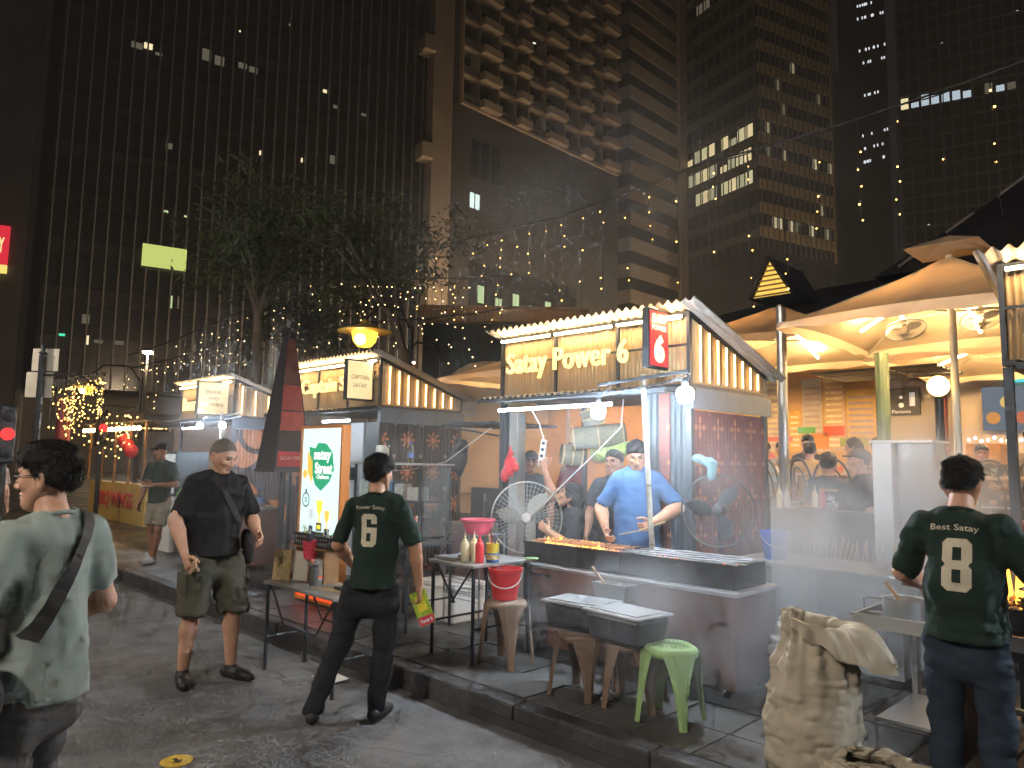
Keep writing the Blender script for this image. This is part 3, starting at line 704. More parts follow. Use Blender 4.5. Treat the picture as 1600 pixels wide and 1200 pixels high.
b = B(); coals(b, -.08, .08, -.1, .2, .014, 24, rnd); o = b.build('burnt_bits', m_meat, tr, world=False); o['kind'] = 'stuff'
one(B().lathe([(.05, 0), (.06, .012), (.0, .012)], 16, (-4.06, 4.31, .872)), 'pot_lid', m_greenp, 'small green plastic lid at the corner of the brown cabinet', 'lid')
# ---- on the low kerb table
def board(x, y, rz, w, h, mat, label, tilt=.12):
    t = thing('menu_board', label, 'menu board', (x, y, .681), rz, 'menu boards on the kerb table')
    R_ = Matrix.Rotation(-tilt, 3, 'X'); f = B().cbox((0, 0, h/2), (w, .012, h), R_).build('panel', m_wood, t, world=False)
    B().cbox((0, -.0085, h/2), (w*.9, .004, h*.94), R_).build('menu_sheet', mat, f, world=False)
    B().cbox((0, .03, .06), (w*.8, .01, .11), Matrix.Rotation(.35, 3, 'X')).build('foot', m_wood, t, world=False)
m_menu = M('menu_sheet', (.30, .22, .10), .6, var=.5, sc=45)
board(-5.44, 2.92, .5, .16, .24, m_menu, 'brown printed menu board at the table end, left one')
board(-5.32, 3.02, .35, .15, .235, M('menu_pale', (.50, .46, .38), .6, var=.25, sc=30), 'pale menu board standing behind the beer glass')
bg_ = thing('beer_glass', 'tall glass of amber beer on the kerb table', 'glass', (-5.02, 2.95, .681))
B().lathe([(.028, 0), (.03, .008), (.030, .03), (.037, .19), (.034, .19), (.0275, .012), (.001, .012)], 20, cap=False).build('glass', m_glass, bg_, world=False, smooth='auto')
B().lathe([(.026, .014), (.0325, .15)], 18).build('beer', M('beer', (.62, .30, .05), .3, var=.05), bg_, world=False, smooth='auto')
B().lathe([(.0328, .151), (.0338, .168)], 18).build('foam', m_whitep, bg_, world=False, smooth='auto')
for k in range(5):
    one(B().cyl((-4.98+.02*k, 2.9+.03*k, .688+.002*k), (-4.68+.015*k, 2.97-.01*k, .686+.002*k), .0025, n=5), 'bamboo_skewer', m_stick, 'thin bamboo skewer lying on the kerb table', 'skewer', 'loose skewers on the kerb table')
one(B().box(-4.85, -4.68, 3.02, 3.12, .682, .70), 'napkin_pack', m_black, 'flat black packet lying on the kerb table', 'packet')
rack = thing('condiment_rack', 'wooden rack on the kerb table carrying black baskets and red pot', 'rack', (-5.28, 3.12, .681))
for x in (-5.5, -5.08): B().box(x, x+.02, 3.06, 3.19, .682, .93).build('upright', m_wood, rack)
B().box(-5.52, -5.04, 3.04, 3.21, .931, .945).build('shelf', m_wood, rack)
B().box(-5.46, -5.11, 3.195, 3.205, .70, .9).build('white_back', m_whitep, rack)
def basket(x, y, z, w, d, h, mat, label, grp='small baskets on the rack'):
    t = thing('plastic_basket', label, 'basket', (x, y, z), 0, grp)
    trough(B(), -w/2, w/2, -d/2, d/2, 0, h, .006).build('basket', mat, t, world=False)
    for i in range(int(w/.03)):
        for j in range(2): B().box(-w/2+.02+.03*i, -w/2+.035+.03*i, -d/2-.0025, -d/2-.0005, .02+.04*j, .045+.04*j).build('slot', M('basket_slot', (.28, .28, .27), .6, var=0), t, world=False)
    for i in range(7):
        a = rnd.uniform(-1, 1); B().cyl((a*w*.4, rnd.uniform(-.3, .3)*d, .01), (a*w*.45+rnd.uniform(-.02, .02), rnd.uniform(-.4, .4)*d, h+rnd.uniform(.02, .06)), .005, n=5).build('content', [m_stick, m_greenp, m_whitep, m_ss][i % 4], t, world=False)
basket(-5.40, 3.12, .946, .2, .14, .10, m_black, 'black plastic basket of utensils, left on the rack')
basket(-5.10, 3.13, .946, .17, .14, .09, m_black, 'black slotted basket of straws, right on the rack')
t = thing('red_pot', 'dark red woven pot between the two black baskets', 'pot', (-5.245, 3.05, .86))
B().lathe([(.052, 0), (.058, .05), (.067, .13), (.07, .135), (.062, .13), (.05, .01), (.001, .01)], 18, cap=False).build('pot', m_pink, t, world=False, smooth='auto')
for k in range(3): B().lathe([(.0575+.004*k, .03+.035*k), (.0595+.004*k, .036+.035*k), (.0585+.004*k, .042+.035*k)], 18, cap=False).build('rim_band', m_red, t, world=False)
# ---- lamp stands with white bulbs
def lamp_stand(pole, top, arm_a, arm_b, bulbs, label, scale=1):
    t = thing('lamp_stand', label, 'lamp', pole[0], 0, 'white bulb lamp stands')
    B().tube(pole, .021, 10).build('pole', M('pale_bamboo', (.44, .40, .33), .5, var=.35, sc=18), t, smooth=True)
    for k in range(len(pole)-1): p = Vector(pole[k]).lerp(Vector(pole[k+1]), .55); B().lathe([(.0215, -.008), (.0245, 0), (.0215, .008)], 10, p, cap=False).build('node_ring', M('bamboo_node', (.24, .2, .15), .6), t)
    B().bar(arm_a, arm_b, .022).build('cross_arm', m_steel, t)
    B().bar(Vector(arm_a)+V(0, 0, -.09), Vector(arm_b)+V(0, 0, -.05), .012).build('lower_arm', m_steel, t)
    for p, r in bulbs:
        x, y, z = p
        k = B().lathe([(r*.35, r*.95), (r*.42, r*1.1), (r*.36, r*1.75), (r*.2, r*1.9)], 14, (x, y, z)).build('socket', m_black, t, smooth='auto')
        B().lathe([(.001, -r*1.0), (r*.45, -r*.95), (r*.82, -r*.7), (r*.98, -r*.35), (r, 0), (r*.98, r*.5), (r*.7, r*.85), (r*.36, r*.95)], 18, (x, y, z), cap=False).build('bulb', m_bulb, k, smooth=True)
        B().tube([(x, y, z+r*1.85), (x+.03, y+.03, z+r*2.6), (Vector(arm_a).lerp(Vector(arm_b), .5).x*.3+x*.7, y+.05, arm_a[2]-.01)], .004, 5).build('wire', m_cable, t)
    return t
lamp_stand([(-3.22, 4.76, .83), (-3.25, 4.76, 1.2), (-3.27, 4.75, 1.7), (-3.31, 4.75, 2.33)], None, (-3.72, 4.72, 2.27), (-2.82, 4.62, 2.31), [((-3.63, 4.6, 2.04), .058), ((-2.84, 4.6, 2.135), .062)], 'bamboo pole lamp stand with two white bulbs over the grills')
lamp_stand([(-11.5, 5.0, .15), (-11.5, 5.0, 1.2), (-11.5, 5.0, 2.33)], None, (-11.8, 5.0, 2.27), (-10.8, 5.0, 2.3), [((-11.7, 4.75, 2.12), .045), ((-10.88, 4.75, 2.10), .05)], 'distant lamp stand with two white bulbs before the Beer & Drinks stall')
lamp_stand([(1.2, 4.76, .15), (1.2, 4.75, 1.4), (1.17, 4.75, 2.33)], None, (.75, 4.72, 2.27), (1.68, 4.62, 2.31), [((.83, 4.6, 2.06), .06), ((1.62, 4.6, 2.13), .06)], 'assumed lamp stand with two white bulbs before the nearest stall, out of view')  # this stand is assumed, out of view, added to light the foreground
# ---- round cage fans
def fan(c, r, ax, label, blades=True, zfloor=.15, stand=True, dark=False):
    c = Vector(c); ax = Vector(ax).normalized(); t = thing('cage_fan', label, 'fan', (c.x, c.y, zfloor), 0, 'round cage fans')
    x = ax.cross(V(0, 0, 1)).normalized(); y = x.cross(ax)
    def rg(q, off): return [c+ax*off+x*q*math.cos(u)+y*q*math.sin(u) for u in np.linspace(0, 2*math.pi, 40, endpoint=False)]
    cg = B(); cg.tube(rg(r, 0), .008, 6, True)
    for i in range(1, 8): cg.tube(rg(r*i/8, .06*(1-(i/8)**2)), .0016, 4, True)
    for k in range(48):
        a = 2*math.pi*k/48; d = x*math.cos(a)+y*math.sin(a)
        (None if dark and k % 4 else cg.tube([c+d*r*f+ax*.06*(1-f*f) for f in (.13, .4, .7, 1)], .0016, 4)); (None if dark else cg.tube([c+d*r*f-ax*.06*(1-f*f) for f in (.13, .5, 1)], .0016, 4))
    cg.build('cage', M('fan_wire_dark', (.05, .055, .06), .4, .3, var=.1) if dark else M('fan_wire', (.42, .42, .40), .4, .6, var=.1), t)
    B().lathe([(r*.13, 0), (r*.13, .012), (r*.04, .02)], 20, c+ax*.06, ax).build('badge', M('fan_badge', (.55, .50, .45), .5) if not dark else m_black, t)
    B().lathe([(r*.2, 0), (r*.2, .1), (r*.1, .14)], 16, c-ax*.2, ax).build('motor', m_black, t)
    for k in range(3):
        a0 = 2*math.pi*k/3; bl = B(); vs = []
        for i in range(7):
            f = .12+.78*i/6
            for s in (-1, 1):
                a = a0+s*.52*math.sin(math.pi*min(1, f*.9+.2))+.2*f; d = x*math.cos(a)+y*math.sin(a); vs.append(c+d*r*f+ax*(.018*s))
        bl.add(vs, [(2*i, 2*i+2, 2*i+3, 2*i+1) for i in range(6)]).build('blade', M('fan_blade', (.30, .28, .23), .5, var=.2) if not dark else M('fan_blade_dark', (.012, .012, .014), .8, var=.2), t, smooth=True)
    if stand: B().cyl((c.x-ax.x*.14, c.y-ax.y*.14, zfloor+.03), (c.x-ax.x*.14, c.y-ax.y*.14, c.z-.05), .018, n=10).build('stand_pole', m_black, t); B().lathe([(.2, 0), (.2, .015), (.03, .03)], 20, (c.x-ax.x*.14, c.y-ax.y*.14, zfloor)).build('stand_base', m_black, t)
    return t
fan((-4.80, 5.02, 1.12), .33, (.62, -.75, .08), 'large round cage fan standing left of the flaming grill')
fan((-2.99, 5.30, 1.28), .28, (.35, -.9, 0), 'dark round cage fan against the red patterned wall', dark=True)
# ---- hanging things in the middle stall
m_woven = M('woven_bamboo', (.20, .175, .11), .7, var=.35, sc=30, bump=.5, bs=80)
def wov(c, ax, r, l, label):
    c = Vector(c); t = thing('bamboo_basket', label, 'basket', c, 0, 'hanging bamboo steamers')
    B().lathe([(r*.9, 0), (r, .01), (r, l), (r*.94, l), (r*.85, .02), (.001, .02)], 24, c, ax, cap=False).build('wall', m_woven, t, smooth='auto')
    for f in (.05, .5, .95): B().lathe([(r*1.0, l*f-.008), (r*1.045, l*f), (r*1.0, l*f+.008)], 24, c, ax, cap=False).build('hoop', m_stick, t)
wov((-4.42, 6.05, 1.93), (-.75, -.6, -.1), .115, .55, 'long woven bamboo basket hanging over the cooks, biggest of three')
wov((-4.88, 5.92, 1.70), (-.6, -.75, .1), .11, .22, 'woven bamboo basket hanging lowest, mouth to the street')
wov((-4.85, 6.1, 2.02), (-.2, -.3, .9), .11, .2, 'woven bamboo basket standing upright above the other two')
s = SDF((-4.85, 5.85, 1.55), (-4.25, 6.2, 1.95), .014); s.cone((-4.72, 6, 1.72), (-4.35, 6.02, 1.78), .1, .09, .02, flat=((0, 0, 1), .8)); s.noise(.025, 12, 4)
v, q = s.mesh(); p0 = v.mean(0); p0[2] = v[:, 2].min(); o = mesh_obj('vegetable_bag', np_mesh('bag', v-p0, q), M('green_print', (.42, .55, .16), .4, var=.7, sc=14)); o.location = p0; tag(o, 'yellow green plastic bag hanging behind the cook in blue', 'bag')
s = SDF((-5.38, 5.1, 1.42), (-5.08, 5.35, 1.85), .012); s.cone((-5.23, 5.22, 1.80), (-5.25, 5.22, 1.55), .025, .09, .03, flat=((0, 1, 0), .6)); s.cone((-5.2, 5.22, 1.6), (-5.27, 5.2, 1.5), .08, .06, .02, flat=((0, 1, 0), .6)); s.ridge(.016, 14, 5, (1, 1, .5)); s.ridge(.008, 30, 6, (1, 1, .6))
v, q = s.mesh(); p0 = v.mean(0); p0[2] = v[:, 2].min(); o = mesh_obj('plastic_bag', np_mesh('bag', v-p0, q), M('red_bag', (.68, .04, .05), .35, var=.15)); o.location = p0; tag(o, 'crumpled red plastic bag hanging on the left post', 'bag')
s = SDF((-6.72, 5.45, 1.38), (-6.28, 5.75, 1.95), .014); s.cone((-6.5, 5.6, 1.85), (-6.52, 5.6, 1.62), .06, .12, .03, flat=((0, 1, 0), .5)); s.cone((-6.38, 5.6, 1.78), (-6.42, 5.6, 1.5), .09, .05, .03, flat=((0, 1, 0), .5)); s.noise(.04, 11, 6)
v, q = s.mesh(); p0 = v.mean(0); p0[2] = v[:, 2].min(); o = mesh_obj('plastic_bag', np_mesh('bag', v-p0, q, False), m_black); o.location = p0; tag(o, 'torn black plastic bag hanging beside the orange star wall', 'bag')
ps = thing('power_strip', 'white power strip with round sockets dangling on its cord', 'power strip', (-4.70, 5.12, 1.6))
R_ = Matrix.Rotation(.18, 3, 'Y') @ Matrix.Rotation(.5, 3, 'Z'); B().cbox((0, 0, .12), (.055, .04, .25), R_).build('body', m_whitep, ps, world=False, bevel=.006)
for k in range(4): B().lathe([(.016, 0), (.016, .004)], 12, R_ @ V(0, -.021, -.085+.06*k)+V(0, 0, .12), R_ @ V(0, -1, 0)).build('socket', m_black, ps, world=False)
B().tube([(.02, 0, .24), (-.02, -.03, .4), (-.05, -.1, .52)], .005, 6).build('cord', m_whitep, ps, world=False)
cb = B().tube([(-4.75, 5.0, 1.1), (-4.5, 4.95, 1.28), (-4.25, 4.95, 1.48), (-4.0, 5.0, 1.7), (-3.85, 5.2, 1.95), (-3.9, 5.3, 2.2)], .006, 6)
one(cb, 'power_cable', m_whitep, 'white cable slung from the fan up to the awning', 'cable', smooth=True)
cb = B().tube([(-7.0, 4.8, 1.5), (-6.6, 5.0, 1.52), (-6.2, 5.2, 1.62), (-5.9, 5.25, 1.8), (-5.6, 5.3, 1.98)], .005, 6)
one(cb, 'power_cable', m_whitep, 'thin white cable drooping between the shelf and the dark flap', 'cable', smooth=True)
cloth = SDF((-3.2, 5.1, 1.5), (-2.9, 5.35, 1.75), .01); cloth.cone((-3.13, 5.25, 1.68), (-2.98, 5.22, 1.64), .045, .035, .02); cloth.cone((-3.0, 5.22, 1.64), (-2.98, 5.2, 1.55), .035, .03, .02); cloth.noise(.02, 20, 8)
v, q = cloth.mesh(); p0 = v.mean(0); p0[2] = v[:, 2].min(); o = mesh_obj('towel', np_mesh('towel', v-p0, q), M('teal_towel', (.10, .17, .18), .8, var=.2)); o.location = p0; tag(o, 'pale teal towel crumpled on top of the dark fan', 'towel')
# ---- lit poster box
lb = thing('poster_lightbox', 'lit pale blue poster box reading Satay Street Challenge with red foot', 'lightbox', (-6.86, 4.09, .15))
m_orange = M('orange_frame', (.62, .22, .04), .4, var=.1)
X0, X1, Z0, Z1, YP = -7.27, -6.45, .17, 1.98, 4.05
q = B(); q.box(X0, X0+.028, YP, YP+.1, Z0, Z1).box(X1-.028, X1, YP, YP+.1, Z0, Z1).box(X0+.028, X1-.028, YP, YP+.1, Z1-.028, Z1).box(X0+.028, X1-.028, YP, YP+.1, Z0, Z0+.028); q.build('frame', m_orange, lb)
pf = B().box(X0+.03, X1-.03, YP+.012, YP+.09, .69, Z1-.03).build('poster_face', M('poster_blue', (.55, .8, .85), .4, var=.03, sc=2, es=.13, ecol=(.62, .90, .95)), lb)
rf = B().box(X0+.03, X1-.03, YP+.012, YP+.09, Z0+.03, .688).build('poster_foot', M('poster_red', (.7, .08, .03), .4, var=.06, es=.12, ecol=(.9, .09, .02)), lb)
def pr(n, poly, col, z=0, es=.14):
    return flat(n, poly, M('print_%s' % n, col, .5, var=0, es=es, ecol=col), pf, (X0, YP+.0115-z, 0), (1, 0, 0), (0, 0, 1), .0015)
cx = (X0+X1)/2-X0
pr('green_badge', [(cx-.24, 1.76), (cx-.12, 1.74), (cx-.06, 1.80), (cx+.1, 1.79), (cx+.22, 1.70), (cx+.26, 1.52), (cx+.18, 1.40), (cx+.02, 1.30), (cx-.1, 1.36), (cx-.16, 1.46), (cx-.22, 1.58)], (.01, .28, .13), .001)
m_pw = M('print_white', (.9, .9, .9), .5, var=0, es=.16, ecol=(1, 1, 1))
text('poster_lettering', 'satay', m_pw, pf, (X0+cx+.03, YP+.0085, 1.655), (1, 0, 0), (0, 0, 1), .34, .13, .0012, .03)
text('poster_lettering', 'Street', m_pw, pf, (X0+cx+.06, YP+.0085, 1.535), (1, 0, 0), (0, 0, 1), .34, .12, .0012, .03)
text('poster_lettering', 'Challenge', m_pw, pf, (X0+cx+.05, YP+.0085, 1.44), (1, 0, 0), (0, 0, 1), .24, .055, .0012, .02)
for k, (a, c) in enumerate(((-.27, 1.50), (-.235, 1.46), (-.2, 1.42))): pr('satay_drawing', [(cx+a, c+.2), (cx+a+.035, c+.2), (cx+a+.05, c+.02), (cx+a+.03, c-.06), (cx+a+.012, c)], (.75, .42, .05), .004+.0004*k)
pr('coin', circ(.10, 1.47, .045), (.8, .45, .05), .002)
for (px_, pz_, col, s) in ((.26, 1.0, (.45, .5, .52), .9), (.42, 1.06, (.85, .66, .05), 1.2), (.57, .99, (.75, .48, .06), .95)):
    nm = 'trophy_%d' % int(px_*100)
    pr(nm, [(px_-.05*s, pz_+.12*s), (px_+.05*s, pz_+.12*s), (px_+.04*s, pz_+.03*s), (px_+.012*s, pz_), (px_+.012*s, pz_-.06*s), (px_+.035*s, pz_-.07*s), (px_-.035*s, pz_-.07*s), (px_-.012*s, pz_-.06*s), (px_-.012*s, pz_), (px_-.04*s, pz_+.03*s)], col, .002)
    pr('plinth', [(px_-.045*s, pz_-.14*s), (px_+.045*s, pz_-.14*s), (px_+.045*s, pz_-.072*s), (px_-.045*s, pz_-.072*s)], (.02, .03, .05), .002, .1)
    pr('plinth_plate', [(px_-.03*s, pz_-.125*s), (px_+.03*s, pz_-.125*s), (px_+.03*s, pz_-.09*s), (px_-.03*s, pz_-.09*s)], col, .004) if s > 1 else None
q = B(); ring = []
for r in (.075, .06): ring.append([(X0+.14+r*math.cos(a), YP+.009, 1.2+r*1.05*math.sin(a)) for a in np.linspace(0, 2*math.pi, 24, endpoint=False)])
q.add(ring[0]+ring[1], [(i, (i+1) % 24, 24+(i+1) % 24, 24+i) for i in range(24)]); q.build('stopwatch', M('print_ink', (.03, .04, .06), .5, var=0), pf)
text('poster_lettering', '25', M('print_ink'), pf, (X0+.14, YP+.0085, 1.2), (1, 0, 0), (0, 0, 1), .05, .05, .001, .01)
pr('stopwatch_knob', [(.125, 1.28), (.155, 1.28), (.155, 1.31), (.125, 1.31)], (.03, .04, .06), .002, 0.01)
text('poster_lettering', 'SATAY FEAST', m_pw, rf, (X0+.62, YP+.0085, .52), (0, 0, 1), (-1, 0, 0), .28, .06, .0012, .02)
# ---- tall four sided printed banner stand
bn = thing('banner_stand', 'dark four sided tapering banner printed red, on a post by the poster', 'banner', (-8.2, 4.35, .15))
B().cyl((-8.2, 4.35, .15), (-8.2, 4.35, 3.3), .035, n=12).build('post', m_black, bn); B().box(-8.5, -7.9, 4.05, 4.65, .15, .21).build('base', m_black, bn, bevel=.01)
z0, z1, w0, w1 = 1.50, 3.12, .235, .05
q = B(); q.add([(-8.2-w0, 4.35-w0, z0), (-8.2+w0, 4.35-w0, z0), (-8.2+w0, 4.35+w0, z0), (-8.2-w0, 4.35+w0, z0), (-8.2-w1, 4.35-w1, z1), (-8.2+w1, 4.35-w1, z1), (-8.2+w1, 4.35+w1, z1), (-8.2-w1, 4.35+w1, z1)], [(0, 1, 5, 4), (1, 2, 6, 5), (2, 3, 7, 6), (3, 0, 4, 7), (4, 5, 6, 7)])
o = q.build('banner_cloth', M('banner_cloth', (.016, .017, .022), .6, var=.3), bn)
q = B().box(-8.2-w0-.015, -8.2+w0+.015, 4.35-w0-.015, 4.35-w0+.012, z0-.03, z0).box(-8.2+w0-.012, -8.2+w0+.015, 4.35-w0+.0125, 4.35+w0+.015, z0-.03, z0); q.build('hem_bar', m_steel, bn)
B().box(-8.27, -8.13, 4.28, 4.42, 3.121, 3.2).build('cap', m_black, bn)
def bface(f0, f1, col, name):
    vs = []
    for f, (a, b_) in ((f0, (-.9, .9)), (f1, (.9, -.9))):
        hw = w0+(w1-w0)*f; z = z0+(z1-z0)*f
        vs += [(-8.2+hw+.004, 4.35+a*hw, z), (-8.2+hw+.004, 4.35+b_*hw, z)]
    B().quad(*vs).build(name, M('ban_'+name, col, .55, var=.35, sc=12), o)
bface(.02, .13, (.42, .02, .03), 'red_band'); bface(.14, .27, (.03, .02, .02), 'dark_band'); bface(.28, .42, (.34, .05, .03), 'food_photo'); bface(.43, .62, (.25, .03, .02), 'upper_print'); bface(.63, .97, (.10, .03, .02), 'top_print')
text('banner_lettering', 'SATAY STREET', M('ban_ink', (.75, .6, .5), .6, var=0), o, (-8.2+w0-.006, 4.35, z0+.13), (0, 1, 0), (0, 0, 1), .33, .04, .002)
# ---- captain stall counter: glass shelf cabinet and goods
sh = thing('display_shelf', 'dark glass display shelf crammed with boxes before the orange star wall', 'shelf', (-6.55, 4.85, .15))
for x in (-7.15, -5.97):
    for y in (4.66, 5.04): B().box(x, x+.025, y, y+.025, .15, 1.58).build('post', m_steel, sh)
for z in (.45, .84, 1.2): B().box(-7.15, -5.945, 4.66, 5.065, z, z+.016).build('shelf_board', m_steel, sh)
B().box(-7.18, -5.92, 4.63, 5.09, 1.581, 1.60).build('top_board', m_ss, sh)
B().box(-5.943, -5.938, 4.7, 5.03, .86, 1.56).build('glass_side', m_glass, sh)
cols = [(.45, .34, .2), (.5, .42, .3), (.32, .08, .06), (.5, .48, .44), (.12, .2, .34), (.42, .3, .1), (.15, .3, .18)]
def goods(x0, x1, y, z, n, rnd, hmax, label, grp):
    x = x0
    for i in range(n):
        w = (x1-x0)/n*rnd.uniform(.65, .95); h = rnd.uniform(.45, 1)*hmax; d = rnd.uniform(.1, .2)
        t = one(B().box(x, x+w, y, y+d, z+.001, z+.001+h), 'goods_box', M('goods%d' % rnd.randrange(7), cols[rnd.randrange(7)], .6, var=.35, sc=20), label[i], 'box', grp, bevel=.006); x += (x1-x0)/n
L = lambda row: ['box number place %s on the %s of the glass shelf' % (p, row) for p in ('leftmost', 'second from left', 'in the middle', 'second from right', 'rightmost')]
goods(-7.1, -6.0, 4.70, .856, 5, random.Random(11), .2, [s_.replace('number place ', 'of food ') for s_ in L('lower board')], 'boxes on the glass shelf')
goods(-7.1, -6.0, 4.70, 1.216, 5, random.Random(12), .24, [s_.replace('number place ', 'of supplies ') for s_ in L('upper board')], 'boxes on the glass shelf')
def pet(x, y, z, h, label):
    t = thing('water_bottle', label, 'bottle', (x, y, z)); r = h*.17
    B().lathe([(r*.9, 0), (r, .01), (r, h*.55), (r*.9, h*.7), (r*.42, h*.88), (r*.42, h*.93)], 16).build('body', m_glass, t, world=False, smooth='auto'); B().lathe([(r*.46, h*.931), (r*.46, h)], 12).build('cap', m_bluep, t, world=False)
    B().lathe([(r*1.02, h*.25), (r*1.02, h*.5)], 16, cap=False).build('label_band', M('bottle_label', (.16, .28, .6), .5), t, world=False)
pet(-6.2, 4.72, 1.601, .22, 'clear water bottle with blue label on the shelf top')
t = thing('tissue_canister', 'white canister with dark handle on the shelf top', 'canister', (-6.78, 4.78, 1.601)); B().lathe([(.075, 0), (.08, .01), (.08, .17), (.07, .19)], 18).build('body', m_whitep, t, world=False, smooth='auto'); B().tube([(.075, 0, .04), (.13, 0, .08), (.13, 0, .16), (.07, 0, .185)], .008, 6).build('handle', m_black, t, world=False)
t = thing('ketchup_bottle', 'red ketchup bottle on the dark table behind shirt number 6', 'bottle', (-5.42, 4.2, .901)); B().lathe([(.04, 0), (.045, .01), (.045, .12), (.02, .17)], 16).build('body', m_red, t, world=False, smooth='auto'); B().lathe([(.018, .171), (.006, .23)], 10).build('nozzle', m_red, t, world=False)
t = thing('hanging_caddy', 'small black slotted caddy hanging left of the glass shelf', 'caddy', (-7.22, 4.62, 1.40)); trough(B(), -.07, .07, -.05, .05, 0, .14, .005).build('caddy', m_black, t, world=False)
for i in range(4):
    for j in range(4): B().box(-.05+.027*i, -.035+.027*i, -.0525, -.0505, .015+.028*j, .033+.028*j).build('slot', MATS['basket_slot'], t, world=False)
B().tube([(-.06, 0, .14), (-.03, 0, .19), (.03, 0, .19), (.06, 0, .14)], .004, 5).build('handle', m_black, t, world=False)
t = thing('foam_box', 'white foam cool box on the pavement behind shirt number 6', 'cool box', (-5.5, 4.72, .15)); B().box(-.28, .28, -.2, .2, 0, .3).build('body', m_whitep, t, world=False, bevel=.02); B().box(-.29, .29, -.21, .21, .301, .35).build('lid', m_whitep, t, world=False, bevel=.015)
t = thing('pink_basin', 'pink plastic basin on the wire rack left of the big fan', 'basin', (-5.03, 4.62, .98)); B().lathe([(.11, 0), (.15, .11), (.165, .115), (.165, .13), (.145, .125), (.105, .01), (.001, .01)], 24, cap=False).build('basin', m_pink, t, world=False, smooth='auto')
wr = thing('wire_rack', 'wire mesh rack carrying the pink basin', 'rack', (-5.1, 4.65, .15))
for x in (-5.35, -4.87):
    for y in (4.5, 4.8): B().cyl((x, y, .15), (x, y, .97), .008, n=6).build('leg', m_rod, wr)
for z in (.45, .72, .972):
    g = B().cyl((-5.36, 4.49, z), (-4.86, 4.49, z), .005, n=5).cyl((-5.36, 4.81, z), (-4.86, 4.81, z), .005, n=5)
    for k in range(14): g.cyl((-5.35+.037*k, 4.49, z), (-5.35+.037*k, 4.81, z), .0025, n=4)
    g.build('wire_shelf', m_rod, wr)
g = B()
for k in range(9): g.cyl((-5.36, 4.488, .40+.035*k), (-4.86, 4.488, .40+.035*k), .003, n=4)
g.build('wire_front', m_rod, wr)
def plastic_chair(x, y, z, rz, mat, label):
    t = thing('plastic_chair', label, 'chair', (x, y, z), rz, 'plastic chairs')
    B().box(-.2, .2, -.2, .2, .42, .445).build('seat', mat, t, world=False, bevel=.01)
    bk = B(); bk.add([(-.2, .19, .5), (.2, .19, .5), (.17, .25, .85), (-.17, .25, .85), (-.2, .21, .5), (.2, .21, .5), (.17, .27, .85), (-.17, .27, .85)], [(0, 3, 2, 1), (4, 5, 6, 7), (0, 1, 5, 4), (1, 2, 6, 5), (2, 3, 7, 6), (3, 0, 4, 7)]); bk.build('backrest', mat, t, world=False, bevel=.008)
    for sx in (-1, 1):
        for sy in (-1, 1): B().cyl((sx*.21, sy*.21, 0), (sx*.17, sy*.17, .42), .02, .026, 6).build('leg', mat, t, world=False)
plastic_chair(-5.35, 5.6, .15, .4, m_black, 'black plastic chair in the gap behind the wire rack')
plastic_chair(-5.9, 5.3, .15, 2.4, m_black, 'black plastic chair turned away beside the glass shelf')
sink = thing('sink_unit', 'steel sink unit with curved tap beside the black bag', 'sink', (-6.1, 5.55, .15)); B().box(-6.5, -5.7, 5.4, 5.8, .15, .95).build('cabinet', m_ss, sink); B().tube([(-6.0, 5.6, .95), (-6.0, 5.6, 1.2), (-5.95, 5.55, 1.27), (-5.88, 5.5, 1.2)], .012, 8).build('tap', m_ss, sink, smooth=True)
one(B().box(-7.0, -5.6, 6.3, 6.4, .15, 1.3), 'dark_barrier', m_corrd, 'long dark barrier panel behind the gap between two stalls', 'barrier')
one(B().box(-7.4, -3.4, 7.75, 7.85, .15, 1.25), 'dark_barrier', m_corrd, 'long dark barrier panel behind the middle stall', 'barrier')
# ---- at the right: table with pot and second grill, sacks, kebab machine, counters
t8 = thing('grill_table', 'stainless rimmed grill table in front of shirt number 8', 'table', (-.9, 4.65, .15))
trough(B(), -1.57, .4, 4.2, 5.0, .79, .86, .012).build('tray_top', m_ss, t8)
for x in (-1.17, .3): B().box(x, x+.06, 4.26, 4.9, .15, .788).build('leg_panel', m_cabinet, t8)
B().box(-1.5, .3, 4.95, 4.985, .3, .33).build('stretcher', m_ss, t8); B().box(-1.5, -1.47, 4.9, 4.98, .15, .788).build('leg', m_ss, t8); B().box(-1.5, -1.2, 4.3, 4.9, .30, .315).build('lower_shelf', m_ss, t8)
g8 = thing('charcoal_grill', 'black grill bed heaped with skewers and flames before shirt number 8', 'grill', (-.6, 4.8, .805), 0, 'trough grills at the right')
trough(B(), -1.33, .35, 4.55, 4.96, .806, .93).build('trough', m_iron, g8)
b = B(); coals(b, -1.3, .3, 4.58, 4.93, .905, 300, rnd); o = b.build('charcoal', m_coal, g8); o['kind'] = 'stuff'
b = B(); flames(b, -1.22, -1.02, 4.6, 4.9, .93, 20, rnd, .10); flames(b, -1.0, -.2, 4.6, 4.9, .93, 60, rnd, .24); o = b.build('flame', m_flame, g8); o['kind'] = 'stuff'
for i in range(44):
    x = rnd.uniform(-1.32, -.5); a = rnd.uniform(-.25, .25); z = .94+rnd.uniform(0, .03)
    s = B().cyl((x, 4.46, z), (x+a, 4.9, z+.01), .002, n=5); k = s.build('satay_stick', m_stick, g8); q = B()
    for e in range(4): f = .3+.17*e; q.ball((x+a*f, 4.46+.44*f, z+.008), .014, 6, (1, 2.9, .7))
    q.build('meat', m_meat, k)
B().cyl((-1.52, 4.86, .96), (-1.3, 4.86, .955), .02, n=10).build('handle', m_black, g8)
pt = thing('saucepan', 'steel saucepan with wire handle and wooden spoon on the grill table', 'pot', (-1.38, 4.42, .8025))
